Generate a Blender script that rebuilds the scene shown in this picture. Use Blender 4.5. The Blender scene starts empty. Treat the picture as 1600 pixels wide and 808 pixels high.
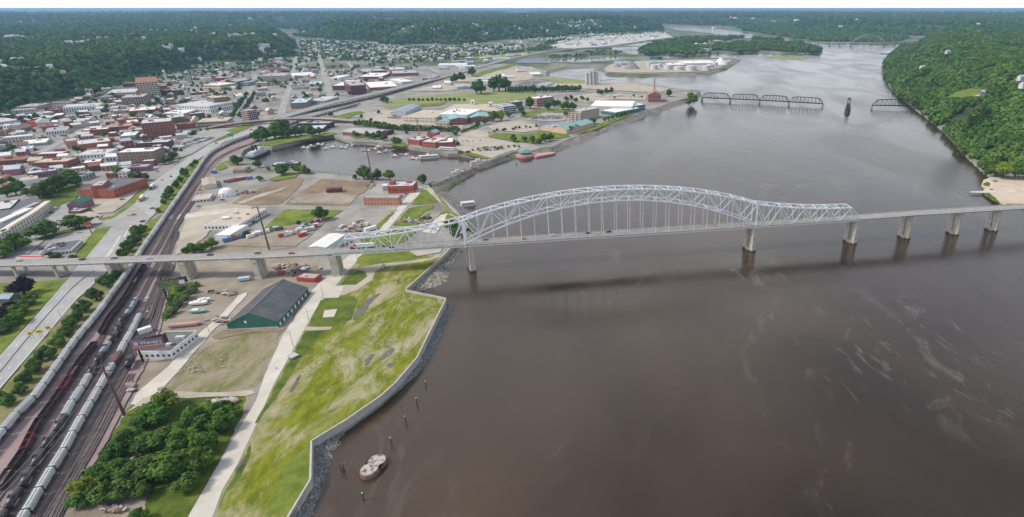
import bpy, math, random
import numpy as np
from mathutils import Vector, Matrix
from mathutils import noise as mnoise

# ------------------------------------------------------------------ camera, world, sun, exposure
F, CX, CY, HZ = 880.0, 980.0, 404.0, 12.6      # pixel focal length and principal point in the 1600 x 808 photo
H = 204.5                                      # camera height above the river
TH = math.atan((CY - HZ) / F)
ST, CT = math.sin(TH), math.cos(TH)
scene = bpy.context.scene
col = scene.collection
cam_d = bpy.data.cameras.new('camera')
cam = bpy.data.objects.new('camera', cam_d)
col.objects.link(cam)
cam.location = (0, 0, H)
cam.rotation_euler = (math.pi / 2 - TH, 0, 0)
cam_d.sensor_width = 36
cam_d.lens = F / 1600 * 36
cam_d.shift_x = (800 - CX) / 1600
cam_d.clip_start = 1
cam_d.clip_end = 120000
scene.camera = cam

CLOUD_SEED = 66.6
SUN_EL, SUN_AZ = math.radians(46), math.radians(-105)     # azimuth from +Y towards +X
world = bpy.data.worlds.new('World')
scene.world = world
world.use_nodes = True
wn, wl = world.node_tree.nodes, world.node_tree.links
bg = wn['Background']
sky = wn.new('ShaderNodeTexSky')
sky.sky_type = 'NISHITA'
sky.sun_disc = False
sky.sun_elevation = SUN_EL
sky.sun_rotation = SUN_AZ
sky.air_density = 1.0
sky.dust_density = 2.0
# broken summer cloud as a layer overhead, closing to white haze towards the horizon
tc = wn.new('ShaderNodeTexCoord')
sx = wn.new('ShaderNodeSeparateXYZ')
wl.new(tc.outputs['Generated'], sx.inputs[0])
def wmath(op, a, b=None):
    m = wn.new('ShaderNodeMath')
    m.operation = op
    for i, v in ((0, a), (1, b)):
        if v is None:
            continue
        if isinstance(v, (int, float)):
            m.inputs[i].default_value = v
        else:
            wl.new(v, m.inputs[i])
    return m.outputs[0]
zz = wmath('ADD', wmath('MAXIMUM', sx.outputs[2], 0.0), 0.22)
cv = wn.new('ShaderNodeCombineXYZ')
wl.new(wmath('DIVIDE', sx.outputs[0], zz), cv.inputs[0])
wl.new(wmath('DIVIDE', sx.outputs[1], zz), cv.inputs[1])
cn = wn.new('ShaderNodeTexNoise')
cn.inputs['Scale'].default_value = 1.15
cn.inputs['Detail'].default_value = 6
cn.inputs['Roughness'].default_value = 0.5
co = wn.new('ShaderNodeVectorMath')
co.inputs[1].default_value = (0.0, 0.0, CLOUD_SEED)
wl.new(cv.outputs[0], co.inputs[0])
wl.new(co.outputs[0], cn.inputs['Vector'])
cr = wn.new('ShaderNodeMapRange')
cr.inputs[1].default_value = 0.40
cr.inputs[2].default_value = 0.66
cr.inputs[3].default_value = 0.0
cr.inputs[4].default_value = 0.62
wl.new(cn.outputs['Fac'], cr.inputs[0])
hzn = wn.new('ShaderNodeMapRange')
hzn.inputs[1].default_value = 0.0
hzn.inputs[2].default_value = 0.60
hzn.inputs[3].default_value = 1.0
hzn.inputs[4].default_value = 0.0
wl.new(sx.outputs[2], hzn.inputs[0])
mx = wn.new('ShaderNodeMix')
mx.data_type = 'RGBA'
mx.inputs[7].default_value = (8.3, 8.5, 8.7, 1)
wl.new(wmath('MAXIMUM', cr.outputs[0], hzn.outputs[0]), mx.inputs[0])
wl.new(sky.outputs[0], mx.inputs[6])
wl.new(mx.outputs[2], bg.inputs['Color'])
bg.inputs['Strength'].default_value = 0.1

sun_d = bpy.data.lights.new('sun', 'SUN')
sun_d.energy = 2.1
sun_d.angle = math.radians(9)
sun_d.color = (1.0, 0.93, 0.83)
sun = bpy.data.objects.new('sun', sun_d)
col.objects.link(sun)
sdir = Vector((math.sin(SUN_AZ) * math.cos(SUN_EL), math.cos(SUN_AZ) * math.cos(SUN_EL), math.sin(SUN_EL)))
sun.rotation_euler = sdir.to_track_quat('Z', 'Y').to_euler()
scene.view_settings.view_transform = 'Standard'
scene.view_settings.look = 'None'
scene.view_settings.exposure = 0.68
scene.view_settings.gamma = 1.0
scene.render.engine = 'CYCLES'
scene.cycles.use_denoising = True
scene.cycles.max_bounces = 4
scene.cycles.diffuse_bounces = 2
scene.cycles.glossy_bounces = 2
scene.cycles.volume_bounces = 0
scene.cycles.transparent_max_bounces = 4

# ------------------------------------------------------------------ helpers
G = 5.0                                        # level of the flat town above the river
R = random.Random(7)

def W(px, py, z=G):
    """photo pixel -> the point of the level z that it shows"""
    u = (px - CX) / F
    v = (py - CY) / F
    t = (H - z) / (ST + v * CT)
    return Vector((u * t, (CT - v * ST) * t, z))

def PXY(p):
    fwd = p[1] * CT + (H - p[2]) * ST
    dn = -p[1] * ST + (H - p[2]) * CT
    return CX + F * p[0] / fwd, CY + F * dn / fwd

def top_z(base, py):
    """height at which the vertical above base reaches photo row py"""
    v = (py - CY) / F
    q = base[1] * (ST + v * CT) / (CT - v * ST)
    return H - q

_mats = {}
def mat(name, c1, c2=None, scale=0.2, rough=0.8, bump=0.0, bscale=1.0, metal=0.0, spec=0.12, rnd=0.0, detail=4, stretch=None, lo=0.35, hi=0.65):
    if name in _mats:
        return _mats[name]
    m = bpy.data.materials.new(name)
    m.use_nodes = True
    n, l = m.node_tree.nodes, m.node_tree.links
    b = n['Principled BSDF']
    b.inputs['Roughness'].default_value = rough
    b.inputs['Metallic'].default_value = metal
    b.inputs['Specular IOR Level'].default_value = spec
    c1 = tuple(c1) + (1,)
    b.inputs['Base Color'].default_value = c1
    geo = n.new('ShaderNodeNewGeometry')
    vec = geo.outputs['Position']
    if stretch:
        mm = n.new('ShaderNodeMapping')
        mm.inputs['Rotation'].default_value = (0, 0, stretch[0])
        mm.inputs['Scale'].default_value = stretch[1]
        l.new(vec, mm.inputs[0])
        vec = mm.outputs[0]
    out = None
    if c2 is not None:
        t = n.new('ShaderNodeTexNoise')
        t.inputs['Scale'].default_value = scale
        t.inputs['Detail'].default_value = detail
        t.inputs['Roughness'].default_value = 0.62
        l.new(vec, t.inputs['Vector'])
        r = n.new('ShaderNodeMapRange')
        r.inputs[1].default_value = lo
        r.inputs[2].default_value = hi
        l.new(t.outputs['Fac'], r.inputs[0])
        x = n.new('ShaderNodeMix')
        x.data_type = 'RGBA'
        x.inputs[6].default_value = c1
        x.inputs[7].default_value = tuple(c2) + (1,)
        l.new(r.outputs[0], x.inputs[0])
        out = x.outputs[2]
    if rnd > 0:
        oi = n.new('ShaderNodeObjectInfo')
        hs = n.new('ShaderNodeHueSaturation')
        r1 = n.new('ShaderNodeMapRange')
        r1.inputs[3].default_value = 1 - rnd
        r1.inputs[4].default_value = 1 + rnd
        l.new(oi.outputs['Random'], r1.inputs[0])
        l.new(r1.outputs[0], hs.inputs['Value'])
        r2 = n.new('ShaderNodeMapRange')
        r2.inputs[3].default_value = 0.5 - rnd * 0.08
        r2.inputs[4].default_value = 0.5 + rnd * 0.05
        ml = n.new('ShaderNodeMath')
        ml.operation = 'FRACT'
        m7 = n.new('ShaderNodeMath')
        m7.operation = 'MULTIPLY'
        m7.inputs[1].default_value = 7.31
        l.new(oi.outputs['Random'], m7.inputs[0])
        l.new(m7.outputs[0], ml.inputs[0])
        l.new(ml.outputs[0], r2.inputs[0])
        l.new(r2.outputs[0], hs.inputs['Hue'])
        if out is not None:
            l.new(out, hs.inputs['Color'])
        else:
            hs.inputs['Color'].default_value = c1
        out = hs.outputs[0]
    if out is not None:
        l.new(out, b.inputs['Base Color'])
    if bump > 0:
        t2 = n.new('ShaderNodeTexNoise')
        t2.inputs['Scale'].default_value = bscale
        t2.inputs['Detail'].default_value = 3
        l.new(geo.outputs['Position'], t2.inputs['Vector'])
        bp = n.new('ShaderNodeBump')
        bp.inputs['Strength'].default_value = bump
        bp.inputs['Distance'].default_value = 1.0 / bscale
        l.new(t2.outputs['Fac'], bp.inputs['Height'])
        l.new(bp.outputs[0], b.inputs['Normal'])
    _mats[name] = m
    return m

class MB:
    def __init__(s):
        s.v, s.f, s.m = [], [], []
    def face(s, pts, mi=0):
        k = len(s.v)
        s.v.extend([tuple(p) for p in pts])
        s.f.append(tuple(range(k, k + len(pts))))
        s.m.append(mi)
    def box(s, c, d, rz=0.0, mi=0, mt=None, bottom=True):
        hx, hy, hz = d[0] / 2, d[1] / 2, d[2] / 2
        ca, sa = math.cos(rz), math.sin(rz)
        k = len(s.v)
        for z in (-hz, hz):
            for x, y in ((-hx, -hy), (hx, -hy), (hx, hy), (-hx, hy)):
                s.v.append((c[0] + x * ca - y * sa, c[1] + x * sa + y * ca, c[2] + z))
        fs = [(k, k + 1, k + 5, k + 4), (k + 1, k + 2, k + 6, k + 5), (k + 2, k + 3, k + 7, k + 6), (k + 3, k, k + 4, k + 7), (k + 4, k + 5, k + 6, k + 7)]
        s.f += fs
        s.m += [mi] * 4 + [mi if mt is None else mt]
        if bottom:
            s.f.append((k + 3, k + 2, k + 1, k))
            s.m.append(mi)
    def prism(s, pts, z0, z1, mi=0, mt=None, bottom=False):
        n = len(pts)
        ar = sum(pts[i][0] * pts[(i + 1) % n][1] - pts[(i + 1) % n][0] * pts[i][1] for i in range(n))
        if ar < 0:
            pts = list(pts)[::-1]
        k = len(s.v)
        for p in pts:
            s.v.append((p[0], p[1], z0))
        for p in pts:
            s.v.append((p[0], p[1], z1))
        for i in range(n):
            j = (i + 1) % n
            s.f.append((k + i, k + j, k + n + j, k + n + i))
            s.m.append(mi)
        s.f.append(tuple(range(k + n, k + 2 * n)))
        s.m.append(mi if mt is None else mt)
        if bottom:
            s.f.append(tuple(range(k + n - 1, k - 1, -1)))
            s.m.append(mi)
    def bar(s, p, q, w, h=None, mi=0):
        p, q = Vector(p), Vector(q)
        h = h or w
        d = q - p
        if d.length < 1e-6:
            return
        d.normalize()
        up = Vector((0, 0, 1)) if abs(d.z) < 0.95 else Vector((0, 1, 0))
        a = d.cross(up).normalized()
        b = a.cross(d)
        k = len(s.v)
        for o in (p, q):
            for i, j in ((-1, -1), (1, -1), (1, 1), (-1, 1)):
                s.v.append(tuple(o + a * (w / 2 * i) + b * (h / 2 * j)))
        s.f += [(k, k + 1, k + 5, k + 4), (k + 1, k + 2, k + 6, k + 5), (k + 2, k + 3, k + 7, k + 6), (k + 3, k, k + 4, k + 7), (k + 3, k + 2, k + 1, k), (k + 4, k + 5, k + 6, k + 7)]
        s.m += [mi] * 6
    def cyl(s, p, q, r0, r1=None, n=10, mi=0, cap=True, mt=None):
        p, q = Vector(p), Vector(q)
        r1 = r0 if r1 is None else r1
        d = (q - p).normalized()
        up = Vector((0, 0, 1)) if abs(d.z) < 0.95 else Vector((0, 1, 0))
        a = d.cross(up).normalized()
        b = a.cross(d)
        k = len(s.v)
        for o, r in ((p, r0), (q, r1)):
            for i in range(n):
                t = 2 * math.pi * i / n
                s.v.append(tuple(o + a * (r * math.cos(t)) + b * (r * math.sin(t))))
        for i in range(n):
            j = (i + 1) % n
            s.f.append((k + j, k + i, k + n + i, k + n + j))
            s.m.append(mi)
        if cap:
            s.f.append(tuple(range(k, k + n)))
            s.f.append(tuple(range(k + 2 * n - 1, k + n - 1, -1)))
            s.m += [mi, mi if mt is None else mt]
    def mesh(s, name, mats, smooth=False):
        me = bpy.data.meshes.new(name)
        me.from_pydata(s.v, [], s.f)
        for m in (mats if isinstance(mats, (list, tuple)) else [mats]):
            me.materials.append(m)
        if any(s.m):
            me.polygons.foreach_set('material_index', s.m)
        if smooth:
            me.polygons.foreach_set('use_smooth', [True] * len(s.f))
        me.update()
        return me
    def build(s, name, mats, parent=None, smooth=False):
        return link(name, s.mesh(name, mats, smooth), parent)

def link(name, data, parent=None, loc=None, rz=None, scale=None):
    o = bpy.data.objects.new(name, data)
    col.objects.link(o)
    if parent is not None:
        o.parent = parent
    if loc is not None:
        o.location = loc
    if rz is not None:
        o.rotation_euler = (0, 0, rz)
    if scale is not None:
        o.scale = scale
    return o

LABELLED = []
def tag(o, label, cat, group=None, side=None):
    o['label'] = label
    o['category'] = cat
    if group:
        o['group'] = group
    LABELLED.append((o, side))
    return o

def thing(name, label, cat, loc=(0, 0, 0), rz=0.0, group=None, side=None):
    o = link(name, None, None, loc, rz)
    o.empty_display_size = 1
    return tag(o, label, cat, group, side)

def structure(o):
    o['kind'] = 'structure'
    return o

def stuff(o, label=None, cat=None):
    o['kind'] = 'stuff'
    if label:
        o['label'] = label
        o['category'] = cat
    return o

def poly_px(pts, z=G):
    return [W(x, y, z) for x, y in pts]

NATURAL = {'lawn': 0.9, 'meadow': 2.0, 'dirt_yard': 2.2, 'scrub_lot': 2.2, 'dirt_lot': 1.4, 'dirt_patch': 1.8, 'dirt_track': 0.9, 'verge': 1.0, 'weedy_ground': 2.0, 'puddle': 0.8, 'worn_track': 0.7, 'slab_road': 0.9, 'storage_yard': 1.5, 'sand_yard': 1.8, 'slab_strip': 1.2, 'town_green': 1.5, 'rail_ballast': 0.8, 'yard': 2.5, 'weedy_bank': 1.0, 'foundation_slab': 0.8, 'pasture': 3.0}
def ragged(P, step, amp):
    """outline cut into short pieces that wander a little, as worn edges do"""
    out = []
    n = len(P)
    for i in range(n):
        a, b = P[i], P[(i + 1) % n]
        k = max(1, min(60, int((b - a).length / step)))
        for j in range(k):
            p = a.lerp(b, j / k)
            q = Vector((p.x * 0.11, p.y * 0.11, 0.3))
            f = Vector((p.x * 0.37, p.y * 0.37, 5.3))
            out.append(p + Vector((mnoise.noise(q) + .5 * mnoise.noise(f), mnoise.noise(q + Vector((7.7, 3.1, 0))) + .5 * mnoise.noise(f + Vector((2.2, 9.1, 0))), 0)) * amp)
    return out
_layer = [0]
def sheet(name, pts, m, z=None, lift=None):
    """a level patch of ground traced on the photo; each lies a little above the one before"""
    if z is None:
        _layer[0] += 1
        z = G + 0.02 + 0.012 * _layer[0] if lift is None else G + lift
    P = poly_px(pts, z)
    if name in NATURAL:
        P = ragged(P, 3.5, NATURAL[name])
    mb = MB()
    n = len(P)
    ar = sum(P[i].x * P[(i + 1) % n].y - P[(i + 1) % n].x * P[i].y for i in range(n))
    if ar < 0:
        P = P[::-1]
    mb.face(P)
    return structure(mb.build(name, m))

def smooth_line(P, step):
    """Catmull-Rom through world points, resampled"""
    out = []
    n = len(P)
    for i in range(n - 1):
        p0, p1, p2, p3 = P[max(i - 1, 0)], P[i], P[i + 1], P[min(i + 2, n - 1)]
        k = max(2, int((p2 - p1).length / step))
        for j in range(k):
            t = j / k
            out.append(0.5 * ((2 * p1) + (p2 - p0) * t + (2 * p0 - 5 * p1 + 4 * p2 - p3) * t * t + (3 * p1 - p0 - 3 * p2 + p3) * t ** 3))
    out.append(P[-1].copy())
    return out

def along(P, s0, step):
    """points at equal arc length with tangents"""
    L = [0.0]
    for i in range(1, len(P)):
        L.append(L[-1] + (P[i] - P[i - 1]).length)
    out = []
    s = s0
    i = 1
    while s < L[-1]:
        while L[i] < s:
            i += 1
        t = (s - L[i - 1]) / max(1e-9, L[i] - L[i - 1])
        out.append((P[i - 1].lerp(P[i], t), (P[i] - P[i - 1]).normalized()))
        s += step
    return out

def offset(P, d):
    out = []
    for i in range(len(P)):
        t = (P[min(i + 1, len(P) - 1)] - P[max(i - 1, 0)])
        t.z = 0
        t.normalize()
        out.append(P[i] + Vector((-t.y, t.x, 0)) * d)
    return out

def ribbon(name, P, d0, d1, m, dz=0.0, thick=0.0, parent=None, z=None):
    """road-like strip between offsets d0 and d1 (left positive) of the line P"""
    A, B = offset(P, d0), offset(P, d1)
    mb = MB()
    for i in range(len(P) - 1):
        q = [A[i], B[i], B[i + 1], A[i + 1]]
        if d0 < d1:
            q = q[::-1]
        q = [Vector((p.x, p.y, (p.z if z is None else z) + dz)) for p in q]
        mb.face(q)
        if thick:
            lo = [Vector((p.x, p.y, p.z - thick)) for p in q]
            mb.face([q[1], q[0], lo[0], lo[1]]) if False else None
            mb.face([lo[3], lo[2], lo[1], lo[0]])
            mb.face([q[0], q[3], lo[3], lo[0]])
            mb.face([q[2], q[1], lo[1], lo[2]])
    return mb.build(name, m, parent)

def dashes(name, P, d, w, m, length=3.0, gap=9.0, dz=0.05, parent=None, s0=0.0):
    mb = MB()
    for p, t in along(P, s0, length + gap):
        n = Vector((-t.y, t.x, 0))
        c = p + n * d + Vector((0, 0, dz))
        a = t * length
        mb.face([c - n * w / 2, c - n * w / 2 + a, c + n * w / 2 + a, c + n * w / 2][::1])
    o = mb.build(name, m, parent)
    return o

def inside(pt, poly):
    x, y = pt[0], pt[1]
    c = False
    n = len(poly)
    j = n - 1
    for i in range(n):
        xi, yi = poly[i][0], poly[i][1]
        xj, yj = poly[j][0], poly[j][1]
        if (yi > y) != (yj > y) and x < (xj - xi) * (y - yi) / (yj - yi) + xi:
            c = not c
        j = i
    return c
# ------------------------------------------------------------------ materials of the setting
M_ground = mat('town_ground', (0.185, 0.176, 0.158), (0.345, 0.325, 0.288), 0.022, 0.9, 0.15, 0.8, detail=8)
M_asph = mat('grey_concrete_road', (0.31, 0.308, 0.30), (0.39, 0.385, 0.375), 0.05, 0.85, detail=6)
M_street = mat('street_asphalt', (0.275, 0.266, 0.25), (0.36, 0.35, 0.328), 0.06, 0.9, detail=6)
M_conc = mat('pale_concrete', (0.46, 0.425, 0.365), (0.56, 0.52, 0.46), 0.08, 0.85, detail=6)
M_wallconc = mat('wall_concrete', (0.40, 0.37, 0.33), (0.50, 0.47, 0.42), 0.3, 0.85, detail=6)
M_dirt = mat('dirt', (0.215, 0.178, 0.135), (0.34, 0.295, 0.235), 0.045, 0.95, 0.3, 0.7, detail=8)
M_dirt2 = mat('brown_dirt', (0.175, 0.130, 0.088), (0.27, 0.21, 0.145), 0.05, 0.95, 0.3, 0.7, detail=8)
M_sand = mat('sandy_gravel', (0.34, 0.30, 0.24), (0.45, 0.40, 0.33), 0.05, 0.95, 0.2, 0.9, detail=7)
M_grass = mat('mown_grass', (0.085, 0.125, 0.016), (0.190, 0.225, 0.040), 0.09, 0.9, 0.3, 1.5, detail=8)
M_grassd = mat('deep_grass', (0.050, 0.085, 0.010), (0.125, 0.165, 0.026), 0.10, 0.9, 0.4, 1.2, detail=8)
M_drygrass = mat('dry_grass', (0.13, 0.14, 0.035), (0.25, 0.23, 0.12), 0.06, 0.95, 0.4, 1.2, detail=9)
M_levee = mat('levee_grass', (0.185, 0.225, 0.070), (0.26, 0.28, 0.11), 0.02, 0.9, detail=8)
M_ballast = mat('rail_ballast', (0.225, 0.155, 0.152), (0.330, 0.250, 0.243), 0.10, 0.95, 0.3, 1.5, detail=8, stretch=(math.radians(31), (1, 0.12, 1)))
M_rock = mat('riprap_rock', (0.13, 0.125, 0.12), (0.30, 0.29, 0.275), 0.35, 0.9, 0.9, 0.6, detail=8)
M_rockl = mat('pale_riprap_rock', (0.24, 0.225, 0.16), (0.42, 0.40, 0.33), 0.35, 0.9, 0.9, 0.6, detail=8)
M_dike = mat('dike_stone', (0.145, 0.130, 0.112), (0.27, 0.25, 0.225), 0.10, 0.9, 0.5, 0.6, detail=8)
M_line = mat('road_paint', (0.75, 0.75, 0.72), rough=0.7)
M_yellow = mat('yellow_road_paint', (0.62, 0.47, 0.12), rough=0.7)

def mottled(name, ca, cb, cc, s1, s2, lo=0.475, hi=0.63):
    m = bpy.data.materials.new(name)
    m.use_nodes = True
    n, l = m.node_tree.nodes, m.node_tree.links
    b = n['Principled BSDF']
    b.inputs['Roughness'].default_value = 0.95
    b.inputs['Specular IOR Level'].default_value = 0.03
    g = n.new('ShaderNodeNewGeometry')
    mm = n.new('ShaderNodeMapping')
    mm.inputs['Rotation'].default_value = (0, 0, math.radians(28))
    mm.inputs['Scale'].default_value = (1.6, 0.75, 1)
    l.new(g.outputs['Position'], mm.inputs[0])
    a = n.new('ShaderNodeTexNoise')
    a.inputs['Scale'].default_value = s1
    a.inputs['Detail'].default_value = 9
    a.inputs['Roughness'].default_value = 0.74
    a.inputs['Distortion'].default_value = 0.6
    l.new(mm.outputs[0], a.inputs['Vector'])
    c = n.new('ShaderNodeTexNoise')
    c.inputs['Scale'].default_value = s2
    c.inputs['Detail'].default_value = 7
    c.inputs['Roughness'].default_value = 0.8
    l.new(mm.outputs[0], c.inputs['Vector'])
    r1 = n.new('ShaderNodeMapRange')
    r1.inputs[1].default_value = 0.40
    r1.inputs[2].default_value = 0.60
    l.new(c.outputs['Fac'], r1.inputs[0])
    x1 = n.new('ShaderNodeMix')
    x1.data_type = 'RGBA'
    x1.inputs[6].default_value = ca + (1,)
    x1.inputs[7].default_value = cb + (1,)
    l.new(r1.outputs[0], x1.inputs[0])
    r2 = n.new('ShaderNodeMapRange')
    r2.inputs[1].default_value = lo
    r2.inputs[2].default_value = hi
    l.new(a.outputs['Fac'], r2.inputs[0])
    x2 = n.new('ShaderNodeMix')
    x2.data_type = 'RGBA'
    x2.inputs[7].default_value = cc + (1,)
    l.new(r2.outputs[0], x2.inputs[0])
    l.new(x1.outputs[2], x2.inputs[6])
    l.new(x2.outputs[2], b.inputs['Base Color'])
    bp = n.new('ShaderNodeBump')
    bp.inputs['Strength'].default_value = 0.5
    bp.inputs['Distance'].default_value = 0.6
    l.new(c.outputs['Fac'], bp.inputs['Height'])
    l.new(bp.outputs[0], b.inputs['Normal'])
    return m

M_field = mottled('riverside_turf', (0.105, 0.135, 0.013), (0.205, 0.215, 0.024), (0.35, 0.31, 0.205), 0.040, 0.11)
M_scrub = mottled('scrub_lot', (0.095, 0.125, 0.020), (0.18, 0.17, 0.06), (0.28, 0.24, 0.17), 0.05, 0.2, 0.36, 0.56)

# ------------------------------------------------------------------ river
def water_material():
    m = bpy.data.materials.new('river_water')
    m.use_nodes = True
    n, l = m.node_tree.nodes, m.node_tree.links
    b = n['Principled BSDF']
    b.inputs['IOR'].default_value = 1.72
    b.inputs['Specular Tint'].default_value = (1.0, 0.80, 0.62, 1)
    g = n.new('ShaderNodeNewGeometry')
    def noise(scale, det, rot=0.0, sc=(1, 1, 1), dist=0.0, rough=0.55):
        mm = n.new('ShaderNodeMapping')
        mm.inputs['Rotation'].default_value = (0, 0, rot)
        mm.inputs['Scale'].default_value = sc
        l.new(g.outputs['Position'], mm.inputs[0])
        t = n.new('ShaderNodeTexNoise')
        t.inputs['Scale'].default_value = scale
        t.inputs['Detail'].default_value = det
        t.inputs['Distortion'].default_value = dist
        t.inputs['Roughness'].default_value = rough
        l.new(mm.outputs[0], t.inputs['Vector'])
        return t.outputs['Fac']
    def rng(o, a, c, d, e):
        r = n.new('ShaderNodeMapRange')
        for i, v in ((1, a), (2, c), (3, d), (4, e)):
            r.inputs[i].default_value = v
        l.new(o, r.inputs[0])
        return r.outputs[0]
    # silt: broad drifts, drawn out with the stream, and fine foam scum
    broad = noise(0.0035, 5, math.radians(20), (1.3, 0.6, 1), 0.8)
    x = n.new('ShaderNodeMix')
    x.data_type = 'RGBA'
    x.inputs[6].default_value = (0.016, 0.0072, 0.0030, 1)
    x.inputs[7].default_value = (0.052, 0.033, 0.018, 1)
    l.new(rng(broad, 0.35, 0.65, 0, 1), x.inputs[0])
    scum = noise(0.020, 8, math.radians(24), (1.5, 0.7, 1), 2.2, 0.62)
    patch = noise(0.006, 3, 0.4, (1, 1, 1), 0.3)
    mul = n.new('ShaderNodeMath')
    mul.operation = 'MULTIPLY'
    l.new(rng(scum, 0.54, 0.70, 0, 0.85), mul.inputs[0])
    # drifting scum gathers in the eddies below the piers and in the slack water beyond
    msk = rng(patch, 0.50, 0.66, 0, 0.8)
    for (ex, ey), er in (((1180, 425), 55), ((1245, 495), 60), ((1400, 520), 90), ((1480, 590), 70), ((1330, 560), 60), ((1500, 300), 120), ((1300, 300), 120)):
        c = W(ex, ey, 0)
        vd = n.new('ShaderNodeVectorMath')
        vd.operation = 'DISTANCE'
        vd.inputs[1].default_value = c
        l.new(g.outputs['Position'], vd.inputs[0])
        mxn = n.new('ShaderNodeMath')
        mxn.operation = 'MAXIMUM'
        l.new(msk, mxn.inputs[0])
        l.new(rng(vd.outputs['Value'], er * .25, er, 1.0, 0), mxn.inputs[1])
        msk = mxn.outputs[0]
    l.new(msk, mul.inputs[1])
    x2 = n.new('ShaderNodeMix')
    x2.data_type = 'RGBA'
    x2.inputs[7].default_value = (0.125, 0.102, 0.088, 1)
    l.new(mul.outputs[0], x2.inputs[0])
    l.new(x.outputs[2], x2.inputs[6])
    l.new(x2.outputs[2], b.inputs['Base Color'])
    # ripples: calm glassy reaches and breeze-ruffled ones
    calm = noise(0.0055, 4, math.radians(24), (1.2, 0.5, 1), 1.2)
    l.new(rng(calm, 0.38, 0.64, 0.13, 0.25), b.inputs['Roughness'])
    h1 = noise(0.35, 3, 0.5, (1, 0.6, 1))
    h2 = noise(0.045, 4, 0.35, (1, 0.55, 1), 0.8)
    ad = n.new('ShaderNodeMath')
    ad.operation = 'MULTIPLY_ADD'
    l.new(h2, ad.inputs[0])
    ad.inputs[1].default_value = 2.2
    l.new(h1, ad.inputs[2])
    bp = n.new('ShaderNodeBump')
    bp.inputs['Distance'].default_value = 0.35
    l.new(rng(calm, 0.36, 0.66, 0.20, 0.48), bp.inputs['Strength'])
    l.new(ad.outputs[0], bp.inputs['Height'])
    l.new(bp.outputs[0], b.inputs['Normal'])
    return m

M_water = water_material()
mb = MB()
mb.face([(-30000, -600, 0), (30000, -600, 0), (30000, 40000, 0), (-30000, 40000, 0)])
structure(mb.build('river', M_water))

# ------------------------------------------------------------------ terrain beyond the near flat: bluffs and far country
RIVER = [(640, 330), (700, 300), (760, 256), (862, 238), (937, 208), (1057, 165), (1097, 151), (1095, 143), (1060, 141), (985, 132), (940, 134),
         (900, 127), (858, 121), (860, 113), (885, 107), (920, 105.5), (942, 113), (946, 119), (1000, 121), (1075, 119.5), (1110, 117.5), (1136, 109.5),
         (1158, 95), (1150, 92), (1095, 91.5), (1060, 92), (1035, 91), (1015, 89), (985, 84), (957, 78), (955, 74), (985, 70), (1010, 66), (1045, 61.5),
         (1100, 57), (1140, 56.5), (1110, 52), (1055, 46.5), (1038, 42), (1046, 40.5), (1100, 42.5), (1172, 51.5), (1178, 56), (1240, 62), (1290, 67), (1400, 69), (1413, 71),
         (1402, 79), (1390, 88), (1381, 100), (1381, 116), (1387, 134), (1402, 150), (1425, 168), (1445, 184), (1470, 204), (1505, 243), (1545, 279),
         (1600, 330), (1700, 420), (1500, 900), (700, 900)]
LAKES = [[(366, 252), (372, 228), (400, 222), (520, 206), (640, 224), (770, 246), (742, 268), (672, 297), (600, 286), (470, 276)], [(855, 94), (880, 91), (960, 88.5), (972, 92), (960, 95), (900, 98), (858, 98)], [(630, 24.2), (640, 23.2), (745, 23.6), (745, 25.2), (650, 25.4)]]
ISLES = [[(995, 82), (1003, 76), (1020, 70), (1060, 62), (1100, 60), (1150, 60), (1200, 60), (1240, 66), (1270, 74), (1285, 79), (1283, 84), (1235, 84.5), (1180, 82), (1100, 86), (1080, 88), (1040, 84), (1005, 87)]]

def np_poly(px, z=0.0):
    return np.array([[p.x, p.y] for p in poly_px(px, z)])

def sdist(X, Y, P):
    """signed distance, positive inside"""
    n = len(P)
    d2 = np.full(X.shape, 1e18)
    ins = np.zeros(X.shape, bool)
    for i in range(n):
        ax, ay = P[i - 1]
        bx, by = P[i]
        ex, ey = bx - ax, by - ay
        t = np.clip(((X - ax) * ex + (Y - ay) * ey) / (ex * ex + ey * ey + 1e-9), 0, 1)
        dx, dy = X - ax - t * ex, Y - ay - t * ey
        d2 = np.minimum(d2, dx * dx + dy * dy)
        cnd = (by > Y) != (ay > Y)
        with np.errstate(divide='ignore', invalid='ignore'):
            xi = (ax - bx) * (Y - by) / (ay - by) + bx
        ins ^= cnd & (X < xi)
    d = np.sqrt(d2)
    return np.where(ins, d, -d)

def vnoise(X, Y, s, seed=0):
    """smooth value noise"""
    x, y = X / s + seed * 17.3, Y / s - seed * 9.7
    i, j = np.floor(x).astype(int), np.floor(y).astype(int)
    u, v = x - i, y - j
    u, v = u * u * (3 - 2 * u), v * v * (3 - 2 * v)
    def hsh(a, b):
        h = (a * 374761393 + b * 668265263 + seed * 1442695) & 0x7fffffff
        h = ((h ^ (h >> 13)) * 1274126177) & 0x7fffffff
        return (h % 10007) / 10007.0
    return (hsh(i, j) * (1 - u) + hsh(i + 1, j) * u) * (1 - v) + (hsh(i, j + 1) * (1 - u) + hsh(i + 1, j + 1) * u) * v

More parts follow.
